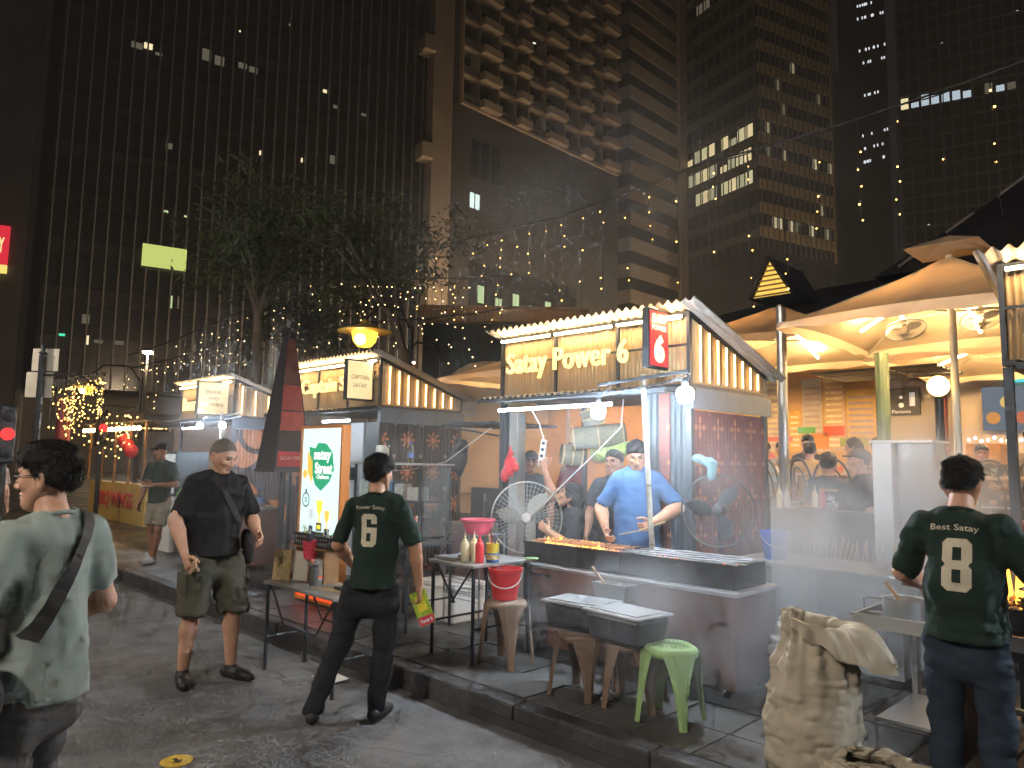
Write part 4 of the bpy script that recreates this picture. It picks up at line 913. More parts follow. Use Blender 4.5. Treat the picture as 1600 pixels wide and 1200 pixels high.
B().lathe([(.10, 0), (.105, .01), (.105, .13), (.11, .135), (.1, .13), (.098, .02), (.001, .02)], 26, cap=False).build('pan', m_ss, pt, world=False, smooth='auto')
B().lathe([(.097, .085), (.001, .085)], 20, cap=False).build('sauce', M('peanut_sauce', (.30, .12, .03), .3, var=.2), pt, world=False)
B().tube([(-.1, .0, .115), (-.17, -.02, .12), (-.2, -.02, .11), (-.2, -.02, .04), (-.105, 0, .04)], .005, 6).build('handle', m_ss, pt, world=False); B().cyl((0, 0, .09), (-.11, .06, .2), .008, n=8).build('spoon', m_wood, pt, world=False)
def biggest(v, q):
    """keep the largest connected piece"""
    lab = np.arange(len(v))
    while True:
        m_ = lab[q].min(1); new = lab.copy(); np.minimum.at(new, q.ravel(), np.repeat(m_, 4)); new = new[new]
        if (new == lab).all(): break
        lab = new
    ids, ct = np.unique(lab, return_counts=True); return v, q[lab[q[:, 0]] == ids[ct.argmax()]]
def sack(name, loc, label, H, w, seed, slump, rz):
    """woven sack as one pleated cloth surface, its mouth folded over"""
    nt, na = 120, 150; T, A = np.meshgrid(np.linspace(0, 1, nt), np.linspace(0, 2*math.pi, na, endpoint=False), indexing='ij')
    ca, sa = np.cos(A), np.sin(A); n3 = lambda k, kz, sd: vnoise(ca*k+20, sa*k+20, T*kz+3, sd)
    tb = np.clip(T/.80, 0, 1); bulge = np.interp(tb, [0, .04, .12, .35, .6, .8, .92, 1], [.02, .82, .98, 1.0, .93, .80, .62, .58])
    tf = np.clip((T-.80)/.20, 0, 1); side = .5+.5*np.cos(A+.35)
    r = w*bulge; z = H*tb**1.0
    pleat = np.clip((tb-.55)/.45, 0, 1); r = r*(1+pleat*(.10*np.sin(A*9+3*n3(1.2, 2, seed))+.05*np.sin(A*17+4*n3(1.5, 2, seed+1))))
    r = r+w*tf*(.10+.55*side)*(1+.25*np.sin(A*7+2*n3(1, 1, seed+2)))*slump; z = z+H*.16*np.sin(tf*math.pi*.62)-H*tf**1.6*(.05+.34*side)*slump+.02*tf*n3(4, 3, seed+3)
    cre = 1-2.4*np.abs(n3(1.6, 13, seed+4)); cre2 = 1-2.4*np.abs(n3(3.2, 24, seed+5)); cre3 = 1-2.2*np.abs(n3(6, 20, seed+6))
    r = r-.010*cre*(.5+.5*np.cos(A-2.6))-.006*cre2-.0045*cre3+.02*n3(1.1, 3, seed+7)
    x = r*ca*1.0+.03*np.sin(tb*2.2)+.05*tf; y = r*sa*.78; v = np.stack([x, y, z], -1).reshape(-1, 3)
    i, j = np.meshgrid(np.arange(nt-1), np.arange(na), indexing='ij'); j2 = (j+1) % na; q = np.stack([i*na+j, i*na+j2, (i+1)*na+j2, (i+1)*na+j], -1).reshape(-1, 4)
    m_ = M('woven_sack', (.40, .345, .26), .7, var=.22, sc=6, bump=.3, bs=240, coord='obj', spec=.35); o = mesh_obj(name, np_mesh(name, v, q), m_); o.location = loc; o.rotation_euler = (0, 0, rz)
    return tag(o, label, 'sack', 'woven sacks')
o = sack('charcoal_sack', (-1.60, 3.68, .152), 'tall tan woven sack with crumpled open top on the pavement', .70, .25, 21, 1.0, .75)
o = sack('charcoal_sack', (-1.28, 3.50, .152), 'slumped tan sack at the bottom edge beside the tall sack', .20, .24, 27, .5, .3)
def crumple(name, c, r, mat, label, cat, seed, sq=(1, 1, .7)):
    s = SDF((-r*1.5,)*3, (r*1.5,)*3, r/10); s.ell((0, 0, 0), (r*sq[0], r*sq[1], r*sq[2]), .01); s.noise(r*.35, 2.2/r, seed); s.noise(r*.14, 5/r, seed+1); v, q = s.mesh(); v[:, 2] -= v[:, 2].min()
    o = mesh_obj(name, np_mesh(name, v, q, False), mat); o.location = c; return tag(o, label, cat)
crumple('plastic_bag', (-2.16, 4.88, .15), .2, m_whitep, 'crumpled white plastic bag on the ground behind the tall sack', 'bag', 31, (1, .8, .8))
crumple('plastic_bag', (-2.22, 4.92, .42), .13, m_whitep, 'small crumpled white bag lying on the larger white bag', 'bag', 33)
c8 = thing('steel_counter', 'long low steel counter in the smoke behind the brown cabinet', 'counter', (-2.5, 6.05, .15)); B().box(-3.1, -1.75, 5.65, 6.35, .85, .875).build('counter_top', m_ss, c8, bevel=.004)
B().box(-3.05, -2.45, 5.7, 6.3, .15, .849).build('cabinet', M('grey_cabinet', (.16, .17, .18), .5, .3, var=.25), c8); B().box(-2.4, -1.8, 5.72, 6.3, .15, .84).build('side_cabinet', M('pale_cabinet', (.42, .45, .47), .45, var=.15), c8)
B().box(-2.35, -1.9, 5.705, 5.718, .28, .78).build('door', M('pale_door', (.5, .53, .55), .4, var=.1), c8); B().box(-2.52, -2.44, 5.66, 5.695, .55, .75).build('orange_board', m_wood, c8)
for k in range(26): one(B().cyl((-2.68+.04*k*.9, 6.15, .88), (-2.68+.04*k*.9+rnd.uniform(-.03, .03), 6.2, 1.05+rnd.uniform(-.03, .02)), .006, n=5), 'bamboo_skewer', m_stick, 'upright bamboo skewer in the row on the steel counter', 'skewer', 'skewers standing on the steel counter')
kb = thing('kebab_machine', 'tall stainless upright cabinet with bulging front and white side', 'machine', (-1.95, 6.35, .876))
B().box(-2.13, -1.985, 6.2, 6.6, .877, 1.83).build('white_side', m_whitep, kb, bevel=.006)
q = B(); n = 14; vs = []
for j in range(9):
    f = j/8; z = 1.0+.83*f; bul = .09+.05*f
    for i in range(n+1): a = math.pi*i/n; vs.append((-1.84-.14*math.cos(a)*(.72+.28*f), 6.3-bul*math.sin(a)*.6, z))
q.add(vs, [(j*(n+1)+i, j*(n+1)+i+1, (j+1)*(n+1)+i+1, (j+1)*(n+1)+i) for j in range(8) for i in range(n)]).build('bulging_front', m_ss, kb, smooth=True)
B().box(-1.98, -1.7, 6.302, 6.55, .95, 1.83).build('back_box', m_ss, kb); B().box(-2.14, -1.68, 6.17, 6.6, 1.832, 1.85).build('top_cap', m_whitep, kb)
lg = thing('service_counter', 'dark bar counter with bottles in front of the dining terrace', 'counter', (-2.6, 7.0, .15)); B().box(-3.35, -1.2, 6.95, 7.15, .15, 1.2).build('front', m_black, lg); B().box(-3.4, -1.15, 6.9, 7.2, 1.201, 1.23).build('top', m_steel, lg)
for k, (x, mt, lab) in enumerate(((-3.28, m_mayo, 'cream sauce bottle on the bar counter, at its left end'), (-3.2, m_whitep, 'white sauce bottle on the bar counter beside the cream one'), (-2.86, m_pink, 'pink sauce bottle on the bar counter before the chairs'), (-2.93, m_mayo, 'cream sauce bottle beside the pink one on the bar counter'))): bottle(x, 7.0, 1.231, mt, lab, .2, .028, group='bottles on the bar counter')
one(B().box(-3.1, -2.82, 6.93, 7.1, 1.231, 1.255), 'serving_tray', m_cabinet, 'reddish serving tray lying on the bar counter', 'tray', bevel=.004)
# ---- drinks cart and things by the far stall
ct = thing('drinks_cart', 'wheeled brown grill cart before the Beer & Drinks stall', 'cart', (-10.2, 4.6, .15)); B().box(-10.9, -9.2, 4.3, 4.9, .25, .95).build('cabinet', m_cabinet, ct, bevel=.008); B().box(-10.92, -9.18, 4.28, 4.92, .951, .98).build('top', m_ss, ct)
for x in (-10.8, -9.3): B().cyl((x-.015, 4.33, .19), (x+.015, 4.33, .19), .04, n=12).build('castor', m_whitep, ct)
dc = thing('drinks_fridge', 'glass fronted drinks fridge beside the man in green', 'fridge', (-12.2, 4.7, .15)); B().box(-12.5, -11.9, 4.45, 5.0, .15, 1.0).build('base', m_whitep, dc); B().box(-12.5, -11.9, 4.5, 5.0, 1.001, 1.7).build('cabinet', m_steel, dc)
B().box(-12.46, -11.94, 4.485, 4.498, 1.05, 1.66).build('glass_door', M('fridge_glass', (.5, .55, .55), .1, var=.5, sc=14, es=.05, ecol=(.7, .8, .85)), dc)
one(B().box(-11.8, -11.2, 4.5, 4.9, .15, .9), 'crate_stack', m_black, 'dark stacked crate block between fridge and cart', 'crates', bevel=.02)
crumple('vegetable_bag', (-11.6, 4.6, .9), .16, M('leafy_green', (.12, .42, .06), .6, var=.5, sc=14), 'heap of bright green leaves on the dark crates', 'vegetables', 41)
for k in range(9): pet(-10.75+.19*k, 4.6+.08*(k % 2), .981, .22+.02*(k % 3), 'water bottle on the brown cart, %s from its left end' % ('first', 'second', 'third', 'fourth', 'fifth', 'sixth', 'seventh', 'eighth', 'ninth')[k])
# ================================================================ buildings
def cw(r, f): return (.70711*(r-f), .70711*(r+f))
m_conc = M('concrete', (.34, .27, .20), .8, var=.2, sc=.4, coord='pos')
m_concd = M('dark_concrete', (.10, .095, .09), .8, var=.2, sc=.3)
m_glassd = M('dark_window', (.02, .022, .026), .25, var=.2, sc=.5)
m_fin = M('pale_fin', (.17, .165, .16), .6, .1, var=.1)
m_litw = E('lit_window', (1, .84, .50), .12)
m_litg = E('lit_window_green', (.75, .95, .5), .09)
m_litb = E('lit_window_cool', (.75, .9, 1), .08)
m_litdim = E('dim_window', (.8, .7, .5), .016)
class Fac:
    """a facade plane: s along d0 from P0, z up, o outwards"""
    def __init__(s, P0, d0, flip=1): s.P = Vector((*P0, 0)); s.d = Vector((*d0, 0)).normalized(); s.n = Vector((s.d.y, -s.d.x, 0))*flip
    def at(s, a, z, o=0): q = s.P+s.d*a+s.n*o; q.z = z; return q
    def box(s, b, a0, a1, z0, z1, o0, o1):
        v = [s.at(a, z, o) for z in (z0, z1) for a, o in ((a0, o1), (a1, o1), (a1, o0), (a0, o0))]
        return b.add(v, [(0, 3, 2, 1), (4, 5, 6, 7), (0, 1, 5, 4), (1, 2, 6, 5), (2, 3, 7, 6), (3, 0, 4, 7)])
    def part(s, name, mat, par, *a): return s.box(B(), *a).build(name, mat, par)
    def copies(s, name, mat, par, dims, spots):
        """alike pieces sharing one mesh; spots are (a, z)"""
        b = B(); w, h, o0, o1 = dims; s.box(b, 0, w, 0, h, o0, o1); me = b.mesh(name, s.at(0, 0)); me.materials.append(mat); og = origin(par)
        for a, z in spots:
            o = bpy.data.objects.new(name, me); COL.objects.link(o); o.parent = par; o.location = s.at(a, z)-og
rc = random.Random(9)
# ---- A: wide tower with pale upright fins
fa = Fac((-62.36, 13.01), (.2259, .9734)); A = thing('fin_tower', 'wide dark office tower with closely set pale upright fins', 'building', (-62, 28, 0))
fa.part('wall', m_glassd, A, 0, 30.6, 6.5, 62, -22, 0)
fa.copies('fin', m_fin, A, (.10, 55.4, .002, .42), [(.3+.93*i, 6.55) for i in range(33)])
fa.copies('floor_band', M('spandrel', (.024, .024, .026), .3), A, (30.3, 1.1, .003, .06), [(.15, 9.2+3.72*k) for k in range(14)])
fa.part('podium', m_concd, A, -3, 34, .15, 6.45, -22, -3)
def litp(f, par, a, z, w, h, mt): f.part('lit_window', mt, par, a, a+w, z, z+h, .061, .09)
for a, z, w_, h, mt in ((4.75, 34.0, .8, .5, m_litdim), (5.65, 34.2, .62, .5, m_litw), (6.5, 33.9, .5, .25, m_litdim), (10, 34.6, .7, 1.0, m_litdim), (11, 34.5, .75, .8, m_litdim), (12.9, 34.8, .7, .5, m_litdim), (13.8, 34.7, .7, .5, m_litdim), (20.3, 34.7, .35, .3, m_litw), (7.8, 21.0, .4, .18, m_litg), (9.4, 20.9, .3, .15, m_litg), (7.7, 26.3, .5, .5, m_litdim), (2.8, 11.4, .5, .7, m_litdim), (3.7, 10.0, .6, .25, m_litdim), (5.0, 10.0, .7, .3, m_litdim), (1.4, 10.3, .4, .18, E('exit_green', (.1, .9, .5), .12)), (21.3, 33.5, .5, .3, m_litdim), (8.8, 13.3, .12, 1.0, m_litg), (9.3, 13.3, .12, 1.0, m_litdim), (3.2, 9.8, .15, .7, m_litw), (21.2, 28.2, .45, .8, m_litdim), (24, 33.5, .5, .25, m_litdim), (17, 40, .2, .2, m_litw), (12.8, 38, .15, .15, m_litw), (15, 27.5, .15, .4, m_litw), (18.6, 27.7, .15, .4, m_litw)):
    litp(fa, A, a, z, w_, h, mt)
fa.part('end_pier', m_conc, A, 30.62, 32.6, .15, 62, -4, 1.6)
fa.part('pier_edge', M('pier_edge', (.5, .4, .26), .8, var=.1), A, 32.61, 32.9, .15, 62, -3.5, 1.2)
for z in (17.6, 30.2, 41.0, 52): fa.part('ledge', m_conc, A, 29.4, 30.61, z, z+1.5, .43, 2.1)
fa.part('pier_window', m_litdim, A, 29.9, 30.5, 19.5, 22.0, .44, .6)
sg = thing('yellow_billboard', 'blank pale yellow lit panel on the fin tower behind the tree', 'sign', fa.at(7.9, 16.3, .5)); fa.part('face', E('yellow_green_panel', (.70, .80, .22), .10), sg, 6.5, 9.7, 16.3, 18.1, .46, .6); fa.part('panel_frame', m_concd, sg, 6.45, 9.75, 16.2, 16.295, .46, .66)
# ---- H: building at the far left with a red sign
fh = Fac(cw(-52, 62), (.62, .785)); fh = Fac((-70.0, 1.0), (.40, .917)); H = thing('left_block', 'plain dark grey block at the left edge carrying a red and yellow sign', 'building', (-75, 6, 0))
fh.part('wall', M('grey_render', (.11, .10, .10), .8, var=.15, sc=.3), H, -18, 12.6, .15, 64, -14, 0); fh.part('corner_strip', m_fin, H, 12.61, 13.0, .15, 64, -13, .2)
rs = thing('wall_sign', 'red shop sign with yellow edge high on the left block', 'sign', fh.at(8, 15, .2)); fh.part('face', E('sign_red', (.75, .03, .05), .12), rs, 8.6, 11.4, 15.6, 18.6, .05, .35)
fh.part('lower_edge', E('sign_yellow', (1, .8, .2), .12), rs, 8.4, 11.4, 15.0, 15.59, .05, .4); text('sign_lettering', 'EST.BERRY', E('sign_letter_glow', (1, .8, .35), .14), rs, fh.at(10.0, 17.1, .36), fh.d, (0, 0, 1), 2.3, 1.2, .02, .03)
# ---- B: hotel block with projecting balconies
fb = Fac((-55.5, 40), (0, 1)); Bd = thing('balcony_hotel', 'concrete hotel block with stepped rows of projecting balconies', 'building', (-60, 60, 0))
fb.part('back_wall', m_glassd, Bd, 7.4, 33.8, 38.5, 80, -12, -1.4)
ys = [7.41, 12.55, 17.27, 23.46, 28.32, 33.74]; fl = [38.5+3.06*k for k in range(13)]
for i, y in enumerate(ys): fb.part('fin_wall', m_conc, Bd, y-.1, y+.1, 38.5, 79, -1.39, .25)
for i in range(5):
    a, e = ys[i]+.101, ys[i+1]-.101; m_ = (a+e)/2+(.4 if i % 2 else -.2); dz = 0
    fb.copies('floor_slab', m_conc, Bd, (e-a, .28, -1.38, .15), [(a, z) for z in fl]); fb.copies('balcony_box', m_conc, Bd, (e-m_, .85, .151, 1.0), [(m_, z+.001) for z in fl])
    fb.copies('railing', m_concd, Bd, (m_-a-.02, .75, .02, .1), [(a, z+.281) for z in fl]); fb.copies('divider', m_conc, Bd, (.12, 2.1, -1.37, .1), [(m_, z+.852) for z in fl])
for a, z in ((19.5, 49.5), (19.4, 46.5), (19.4, 37.9), (8, 41.8)): fb.part('lit_window', E('hotel_light', (1, .95, .8), .3), Bd, a, a+.4, z+1.2, z+1.7, -1.38, -1.3)
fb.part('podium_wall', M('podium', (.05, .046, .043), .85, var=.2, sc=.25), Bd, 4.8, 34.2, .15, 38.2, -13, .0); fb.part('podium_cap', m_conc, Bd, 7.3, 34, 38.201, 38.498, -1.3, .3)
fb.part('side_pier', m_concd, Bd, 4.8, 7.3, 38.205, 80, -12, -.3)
for k in range(2): fb.part('lit_window', E('stair_light', (.8, 1, .92), .14), Bd, 8.9+.75*k, 9.45+.75*k, 27.6, 29.2, .01, .08)
for k in range(3): fb.part('dark_window', m_glassd, Bd, 9+1.5*k, 10+1.5*k, 31, 35, .01, .08)
for k in range(6): fb.part('lit_recess', m_litg, Bd, 10.2+2.6*k, 11.1+2.6*k, 17.8-.9*(k % 2), 19.6-.9*(k % 2), .01, .08)
fb.part('recess_wall', m_glassd, Bd, 9, 26, 15, 22, .001, .009)
# ---- C: tower with alternating pale and dark bands
fc = Fac((-70, 97.1), (0, 1)); fc2 = Fac((-73.6, 97.1), (1, 0)); Cd = thing('banded_tower', 'tower of alternating pale bands and dark window rows', 'building', (-72, 105, 0))
fc.part('core', m_glassd, Cd, .05, 17.5, .15, 95, -3.55, -.3)
fc.copies('pale_band', m_conc, Cd, (14.8, 2.25, -3.6, .0), [(0, 10+4.4*k) for k in range(19)]); fc.part('end_pier', m_conc, Cd, 14.85, 18.2, .15, 95, -3.6, .3)
# ---- D: glass tower with lit floors
fd1 = Fac((-53.38, 109.26), (.2934, .9553)); fd2 = Fac((-53.38, 109.26), (-.9568, .2929), -1); Dd = thing('lit_glass_tower', 'corner glass tower with warm lit bands and lit office floors', 'building', (-58, 118, 0))
b = B(); P_ = [fd1.at(.02, 0, -.02), fd1.at(17.6, 0, -.02), fd1.at(17.6, 0, -.02)+fd2.d*17, fd2.at(17, 0, -.02)]
b.add([(q.x, q.y, .15) for q in P_]+[(q.x, q.y, 96) for q in P_], [(0, 1, 5, 4), (1, 2, 6, 5), (2, 3, 7, 6), (3, 0, 4, 7), (4, 5, 6, 7)]); b.build('core', m_glassd, Dd)
zs = [38+3.97*k for k in range(15)]
m_bandw = M('warm_lit_band', (.42, .31, .14), .6, var=.25, sc=.5); m_bandd = M('dim_band', (.10, .10, .085), .5, var=.2)  # warm uplight put into the right face's band colour; left face gets a dim copy
fd1.copies('warm_lit_band', m_bandw, Dd, (17.6, 1.75, .0, .25), [(0, z) for z in zs]); fd2.copies('dim_band', m_bandd, Dd, (17, 1.35, .0, .2), [(0, z) for z in zs])
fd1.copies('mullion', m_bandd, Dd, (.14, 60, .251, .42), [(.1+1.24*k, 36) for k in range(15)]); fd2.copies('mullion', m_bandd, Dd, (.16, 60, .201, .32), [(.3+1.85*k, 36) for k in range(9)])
for zi, (a0, a1) in ((3, (1.6, 7.4)), (4, (1.2, 7.2)), (3, (9.6, 15.6)), (2, (1.4, 7.4)), (4, (9.8, 15.8)), (2, (9.6, 14.5))):
    a = a0
    while a < a1: fd2.part('lit_window', E('office_%d' % (int(a*7) % 3), ((1, .9, .5), (.95, .9, .55), (1, .8, .42))[int(a*7) % 3], (.075, .05, .1)[int(a*7) % 3]), Dd, a, a+1.5, zs[zi]+1.4, zs[zi]+(3.6 if rc.random() < .8 else 2.6), .01, .08); a += 1.85
for k in range(18):
    i = rc.randrange(14); z = zs[rc.randrange(0, 9)]; fd1.part('lit_window', E('office_dim%d' % (k % 3), (1, .85, .5), (.014, .03, .06)[k % 3]), Dd, .3+1.24*i, 1.2+1.24*i, z+1.9, z+3.7, .01, .08)
for k in range(2): fd2.part('lit_window', m_litdim, Dd, 10.8+1.9*k, 12.2+1.9*k, 82, 85, .01, .08)
fd1.part('crown_fringe', m_bandw, Dd, 17.61, 17.9, 36, 96, -.2, .3)
# ---- F: dark gridded tower at the right, E and G: thin far towers
ff = Fac((-58.78, 198.66), (.9623, .2746)); Fd = thing('grid_tower', 'dark tower with a fine square grid at the right', 'building', (-35, 205, 0)); ff.part('core', m_glassd, Fd, 0, 48, .15, 140, -20, 0)
m_grid = M('grid_frame', (.12, .115, .115), .6, var=.15)
ff.copies('upright', m_grid, Fd, (.35, 128, .01, .6), [(.1+2.3*k, 8) for k in range(21)]); ff.copies('cross_bar', m_grid, Fd, (47.9, .55, .01, .45), [(.05, 30+3.9*k) for k in range(27)])
for k, (a, mt) in enumerate(((.6, m_litw), (2.9, m_litb), (5.2, m_litb), (7.4, m_litb), (9.7, m_litb), (12, m_litb), (14.3, m_litb), (21.2, m_litb), (23.5, m_litdim), (18.8, m_litdim))): ff.part('lit_window', mt, Fd, a, a+1.7, 93, 94.6+rc.random()*1.6, .02, .1)
for k in range(7): ff.part('lit_window', m_litdim, Fd, 2.3*rc.randrange(0, 14)+.6, 2.3*rc.randrange(0, 14)+2.0, 60, 61.2, .02, .1) if False else ff.part('lit_window', m_litb, Fd, (q := 2.3*rc.randrange(0, 13)+.8), q+.5, (zz := 42+3.9*rc.randrange(0, 24)), zz+.6, .02, .1)
fe = Fac(cw(100.6, 230), (.707, .707)); Ed = thing('thin_tower', 'thin far dark tower with white roof sign and a column of lights', 'building', (-90, 235, 0)); fe.part('core', M('far_block', (.03, .03, .035), .7), Ed, 0, 10.2, .15, 130, -10, 0)
fe.part('light_line', E('white_line', (1, 1, 1), .2), Ed, 2.0, 2.4, 119, 127, .01, .2); text('sign_lettering', 'onerv', E('white_sign', (.8, 1, 1), .25), Ed, fe.at(8, 127.5, .1), fe.d, (0, 0, 1), 4.2, 2.0, .05, .03)
for k in range(16): fe.part('lit_window', m_litw, Ed, 7.5, 8.1, 105-3.2*k, 105.9-3.2*k, .01, .1)
fg = Fac(cw(99, 205), (.707, .707)); Gd = thing('slim_tower', 'slim dark tower with sparse white windows beside the grid tower', 'building', (-75, 215, 0)); fg.part('core', M('far_block'), Gd, 0, 9.5, .15, 150, -10, 0)
for k in range(60): a, z = rc.uniform(1.2, 9), rc.choice([136, 132, 122, 118, 108, 96, 92, 88, 141]); fg.part('lit_window', E('far_white', (.9, .95, 1), .12), Gd, a, a+.35, z+a*.3, z+a*.3+.8, .01, .1)
# unseen street lamps, assumed: they light the towers' lower storeys and the foreground
def assumed_street_lamp(x, y, h, power, label, col=(1, .72, .44)):
    t = thing('assumed_street_lamp', label, 'street lamp', (x, y, .15), 0, 'assumed street lamps out of view')
    B().cyl((x, y, .15), (x, y, h), .09, .06, 8).build('post', m_concd, t)
    hd = B().lathe([(.32, 0), (.3, .12), (.1, .2)], 12, (x, y, h)).build('head', m_concd, t); B().lathe([(.29, -.12), (.31, -.01), (.28, .0)], 12, (x, y, h)).build('lens', E('sodium_lens', col, 12), hd)
    l = bpy.data.lights.new('lamp_light', 'POINT'); l.energy = power; l.color = col; l.shadow_soft_size = .3; o = bpy.data.objects.new('lamp_light', l); COL.objects.link(o); o.parent = t; o.location = (0, 0, h-.75)
assumed_street_lamp(-1.0, -4.2, 6.0, 190, 'assumed street lamp across the road behind the viewer, nearer one', (1, .9, .78)); assumed_street_lamp(-10.5, -4.2, 6.0, 170, 'assumed street lamp across the road farther down the street, out of view', (1, .9, .78))  # both lamps are assumed, out of view, added to light people and road
for k, (x, y, h, p) in enumerate(((-44, 50, 9, 1500), (-44, 66, 9, 1500), (-50, 88, 9, 900), (-40, 110, 10, 2200), (-45, 34, 9, 500), (-48, 16, 8, 220))):
    assumed_street_lamp(x, y, h, p, 'tall assumed street lamp hidden in the street below the towers, %s from the left' % ('third', 'fourth', 'fifth', 'sixth', 'second', 'first')[k])  # assumed lamps, out of sight, added to light the facades from below

# ================================================================ market hall, terrace and parasols
m_hall = M('hall_roof', (.035, .03, .034), .7, var=.2, sc=1.2); m_beige = M('beige_plaster', (.50, .36, .20), .7, var=.15, sc=1)
hall = thing('market_hall', 'dark hipped market hall roof with lit gable behind the parasols', 'building', (-2, 18, .15))
B().add([(-9.5, 13.2, 4.35), (12, 13.2, 4.35), (12, 18, 6.0), (-7.2, 18, 6.0), (-9.5, 24, 4.35), (12, 24, 4.35)], [(0, 1, 2, 3), (0, 3, 4), (3, 2, 5, 4)]).build('lower_roof', m_hall, hall)
B().add([(-5.4, 16.2, 5.62), (13, 16.2, 5.62), (13, 20, 12.5), (2.6, 20, 11.4), (-5.4, 24, 5.62)], [(0, 1, 2, 3), (0, 3, 4)]).build('upper_roof', m_hall, hall)
for k in range(4): B().bar((-4.9+.9*k, 16.15, 5.75+.53*k), (-4.4+.9*k, 16.15, 6.05+.53*k), .05).build('edge_highlight', M('edge_highlight', (.35, .3, .28), .5), hall)  # pale bars stand in for the dashed line of light along the roof edge
gb = [(-7.12, 14.0, 5.02), (-6.2, 14.0, 5.02), (-6.69, 14.0, 5.86)]
B().add([gb[0], gb[1], gb[2], (-7.12, 15.6, 5.02), (-6.2, 15.6, 5.02), (-6.69, 15.6, 5.86)], [(0, 2, 5, 3), (1, 4, 5, 2), (0, 3, 4, 1)]).build('gable_roof', m_hall, hall)
gw = B().add([(-7.05, 14.08, 5.05), (-6.27, 14.08, 5.05), (-6.69, 14.08, 5.76)], [(0, 1, 2)]).build('gable_light', E('gable_glow', (1, .58, .10), .15), hall)
for k in range(7): f = k/7; B().box(-7.05+.36*f, -6.27-.42*f, 14.02, 14.07, 5.06+.71*f*.97, 5.085+.71*f*.97).build('louvre', m_beige, gw)
for k in range(2): B().bar(gb[k], gb[2], .05).build('barge_board', m_hall, hall)
fp = Fac(cw(-2.35, 19), (.707, .707)); pav = thing('corner_pavilion', 'beige corniced pavilion with an arch between the two near stalls', 'building', fp.at(2, .15))
fp.part('cornice', m_beige, pav, -.1, 4.2, 5.2, 5.5, -1, .3); fp.part('cornice_lip', m_beige, pav, -.2, 4.3, 5.501, 5.58, -1, .42); fp.part('dark_wall', M('dark_green_wall', (.03, .045, .04), .7), pav, 0, 4.1, 3.0, 5.19, -1, 0)
arch = [(.5, 2.2), (.5, 3.2)]+[(1.75-1.25*math.cos(a), 3.2+1.0*math.sin(a)) for a in np.linspace(.1, math.pi-.1, 12)]+[(3.0, 3.2), (3.0, 2.2)]
B().prism(arch, fp.at(0, 0, .02), fp.d, (0, 0, 1), .06).build('arch_face', m_beige, pav); fp.part('lower_wall', m_beige, pav, 0, 4.1, .15, 2.99, -1, .0)
for k in range(6): fp.part('shutter_slat', M('shutter', (.36, .34, .3), .6), pav, .7, 1.5, 2.4+.12*k, 2.48+.12*k, .09, .12)
# mural wall and white wall at the back of the terrace
m_mwall = M('mural_ground', (.58, .33, .10), .7, var=.3, sc=1.4)
mw = thing('mural_wall', 'long orange painted wall with drawn towers and parasols behind the diners', 'wall', (-10.8, 14.2, .15)); B().box(-17, -4.62, 14.1, 14.3, .15, 3.5).build('wall', m_mwall, mw)
rm = random.Random(4)
def paint(n, poly, col): flat(n, poly, M('paint_%d' % (hash(str(col)) % 99991), col, .7, var=.2, sc=6), mw, (0, 14.0985, 0), (1, 0, 0), (0, 0, 1), .0)
def pq(n, x0, x1, z0, z1, col, y=14.097):
    B().box(x0, x1, y-.004, y, z0, z1).build(n, M('paint_' + n, col, .7, var=.2, sc=6), mw)
x = -7.3; cols2 = [(.72, .48, .10), (.62, .55, .30), (.70, .40, .06), (.55, .50, .35), (.66, .46, .2)]
for k, (w_, h) in enumerate(((.42, 3.1), (.5, 3.35), (.28, 2.7), (.42, 3.3), (.42, 3.4), (.55, 3.05))):
    pq('painted_tower_%d' % k, x, x+w_-.04, 1.9, h, cols2[k % 5])
    for j in range(int((h-2.0)/.11)): B().box(x+.04, x+w_-.08, 14.087, 14.0925, 2.0+.11*j, 2.045+.11*j).build('painted_window', M('paint_win_%d' % (k % 2), ((.9, .74, .35), (.5, .36, .3))[k % 2], .7, var=.2), mw)
    x += w_
for k, (px_, z, w_, h, col) in enumerate(((-7.0, 2.1, .7, .09, (.62, .16, .1)), (-6.2, 2.25, .35, .12, (.12, .4, .1)), (-5.7, 2.2, .4, .18, (.75, .12, .02)), (-5.4, 2.0, .5, .16, (.4, .42, .04)), (-6.1, 1.95, .5, .3, (.75, .28, .02)))): pq('painted_awning_%d' % k, px_, px_+w_, z, z+h, col, 14.085)
for k, (px_, z, r, col) in enumerate(((-7.05, 1.75, .45, (.5, .10, .08)), (-6.1, 1.4, .4, (.45, .18, .05)), (-5.3, 1.42, .42, (.55, .14, .04)), (-8.6, 1.7, .6, (.62, .34, .16)), (-11, 1.6, .7, (.5, .28, .1)), (-13.5, 1.7, .7, (.6, .38, .18)))):
    B().prism([(px_-r, z), (px_-r*.6, z+r*.35), (px_, z+r*.62), (px_+r*.6, z+r*.35), (px_+r, z)], (0, 14.08, 0), (1, 0, 0), (0, 0, 1), .004).build('painted_parasol', M('paint_par%d' % k, col, .7, var=.2), mw)
ww = thing('back_wall', 'pale plaster wall with restroom sign at the far right', 'wall', (-1.5, 14.2, .15)); m_pw2 = M('pale_wall', (.46, .42, .34), .75, var=.12, sc=1); B().box(-4.6, 2.5, 14.1, 14.3, .15, 4.0).build('wall', m_pw2, ww)
B().box(-4.6, -4.0, 14.04, 14.098, 2.55, 3.02).build('sign_plate', M('sign_dark', (.06, .065, .06), .5), ww)
for k, s_ in enumerate(('I', '1')): text('sign_lettering', s_, M('sign_white', (.8, .8, .75), .5, var=0, es=.03, ecol=(1, 1, 1)), ww, (-4.5+.38*k, 14.035, 2.82), (1, 0, 0), (0, 0, 1), .04+.05*k, .24, .004, .02)
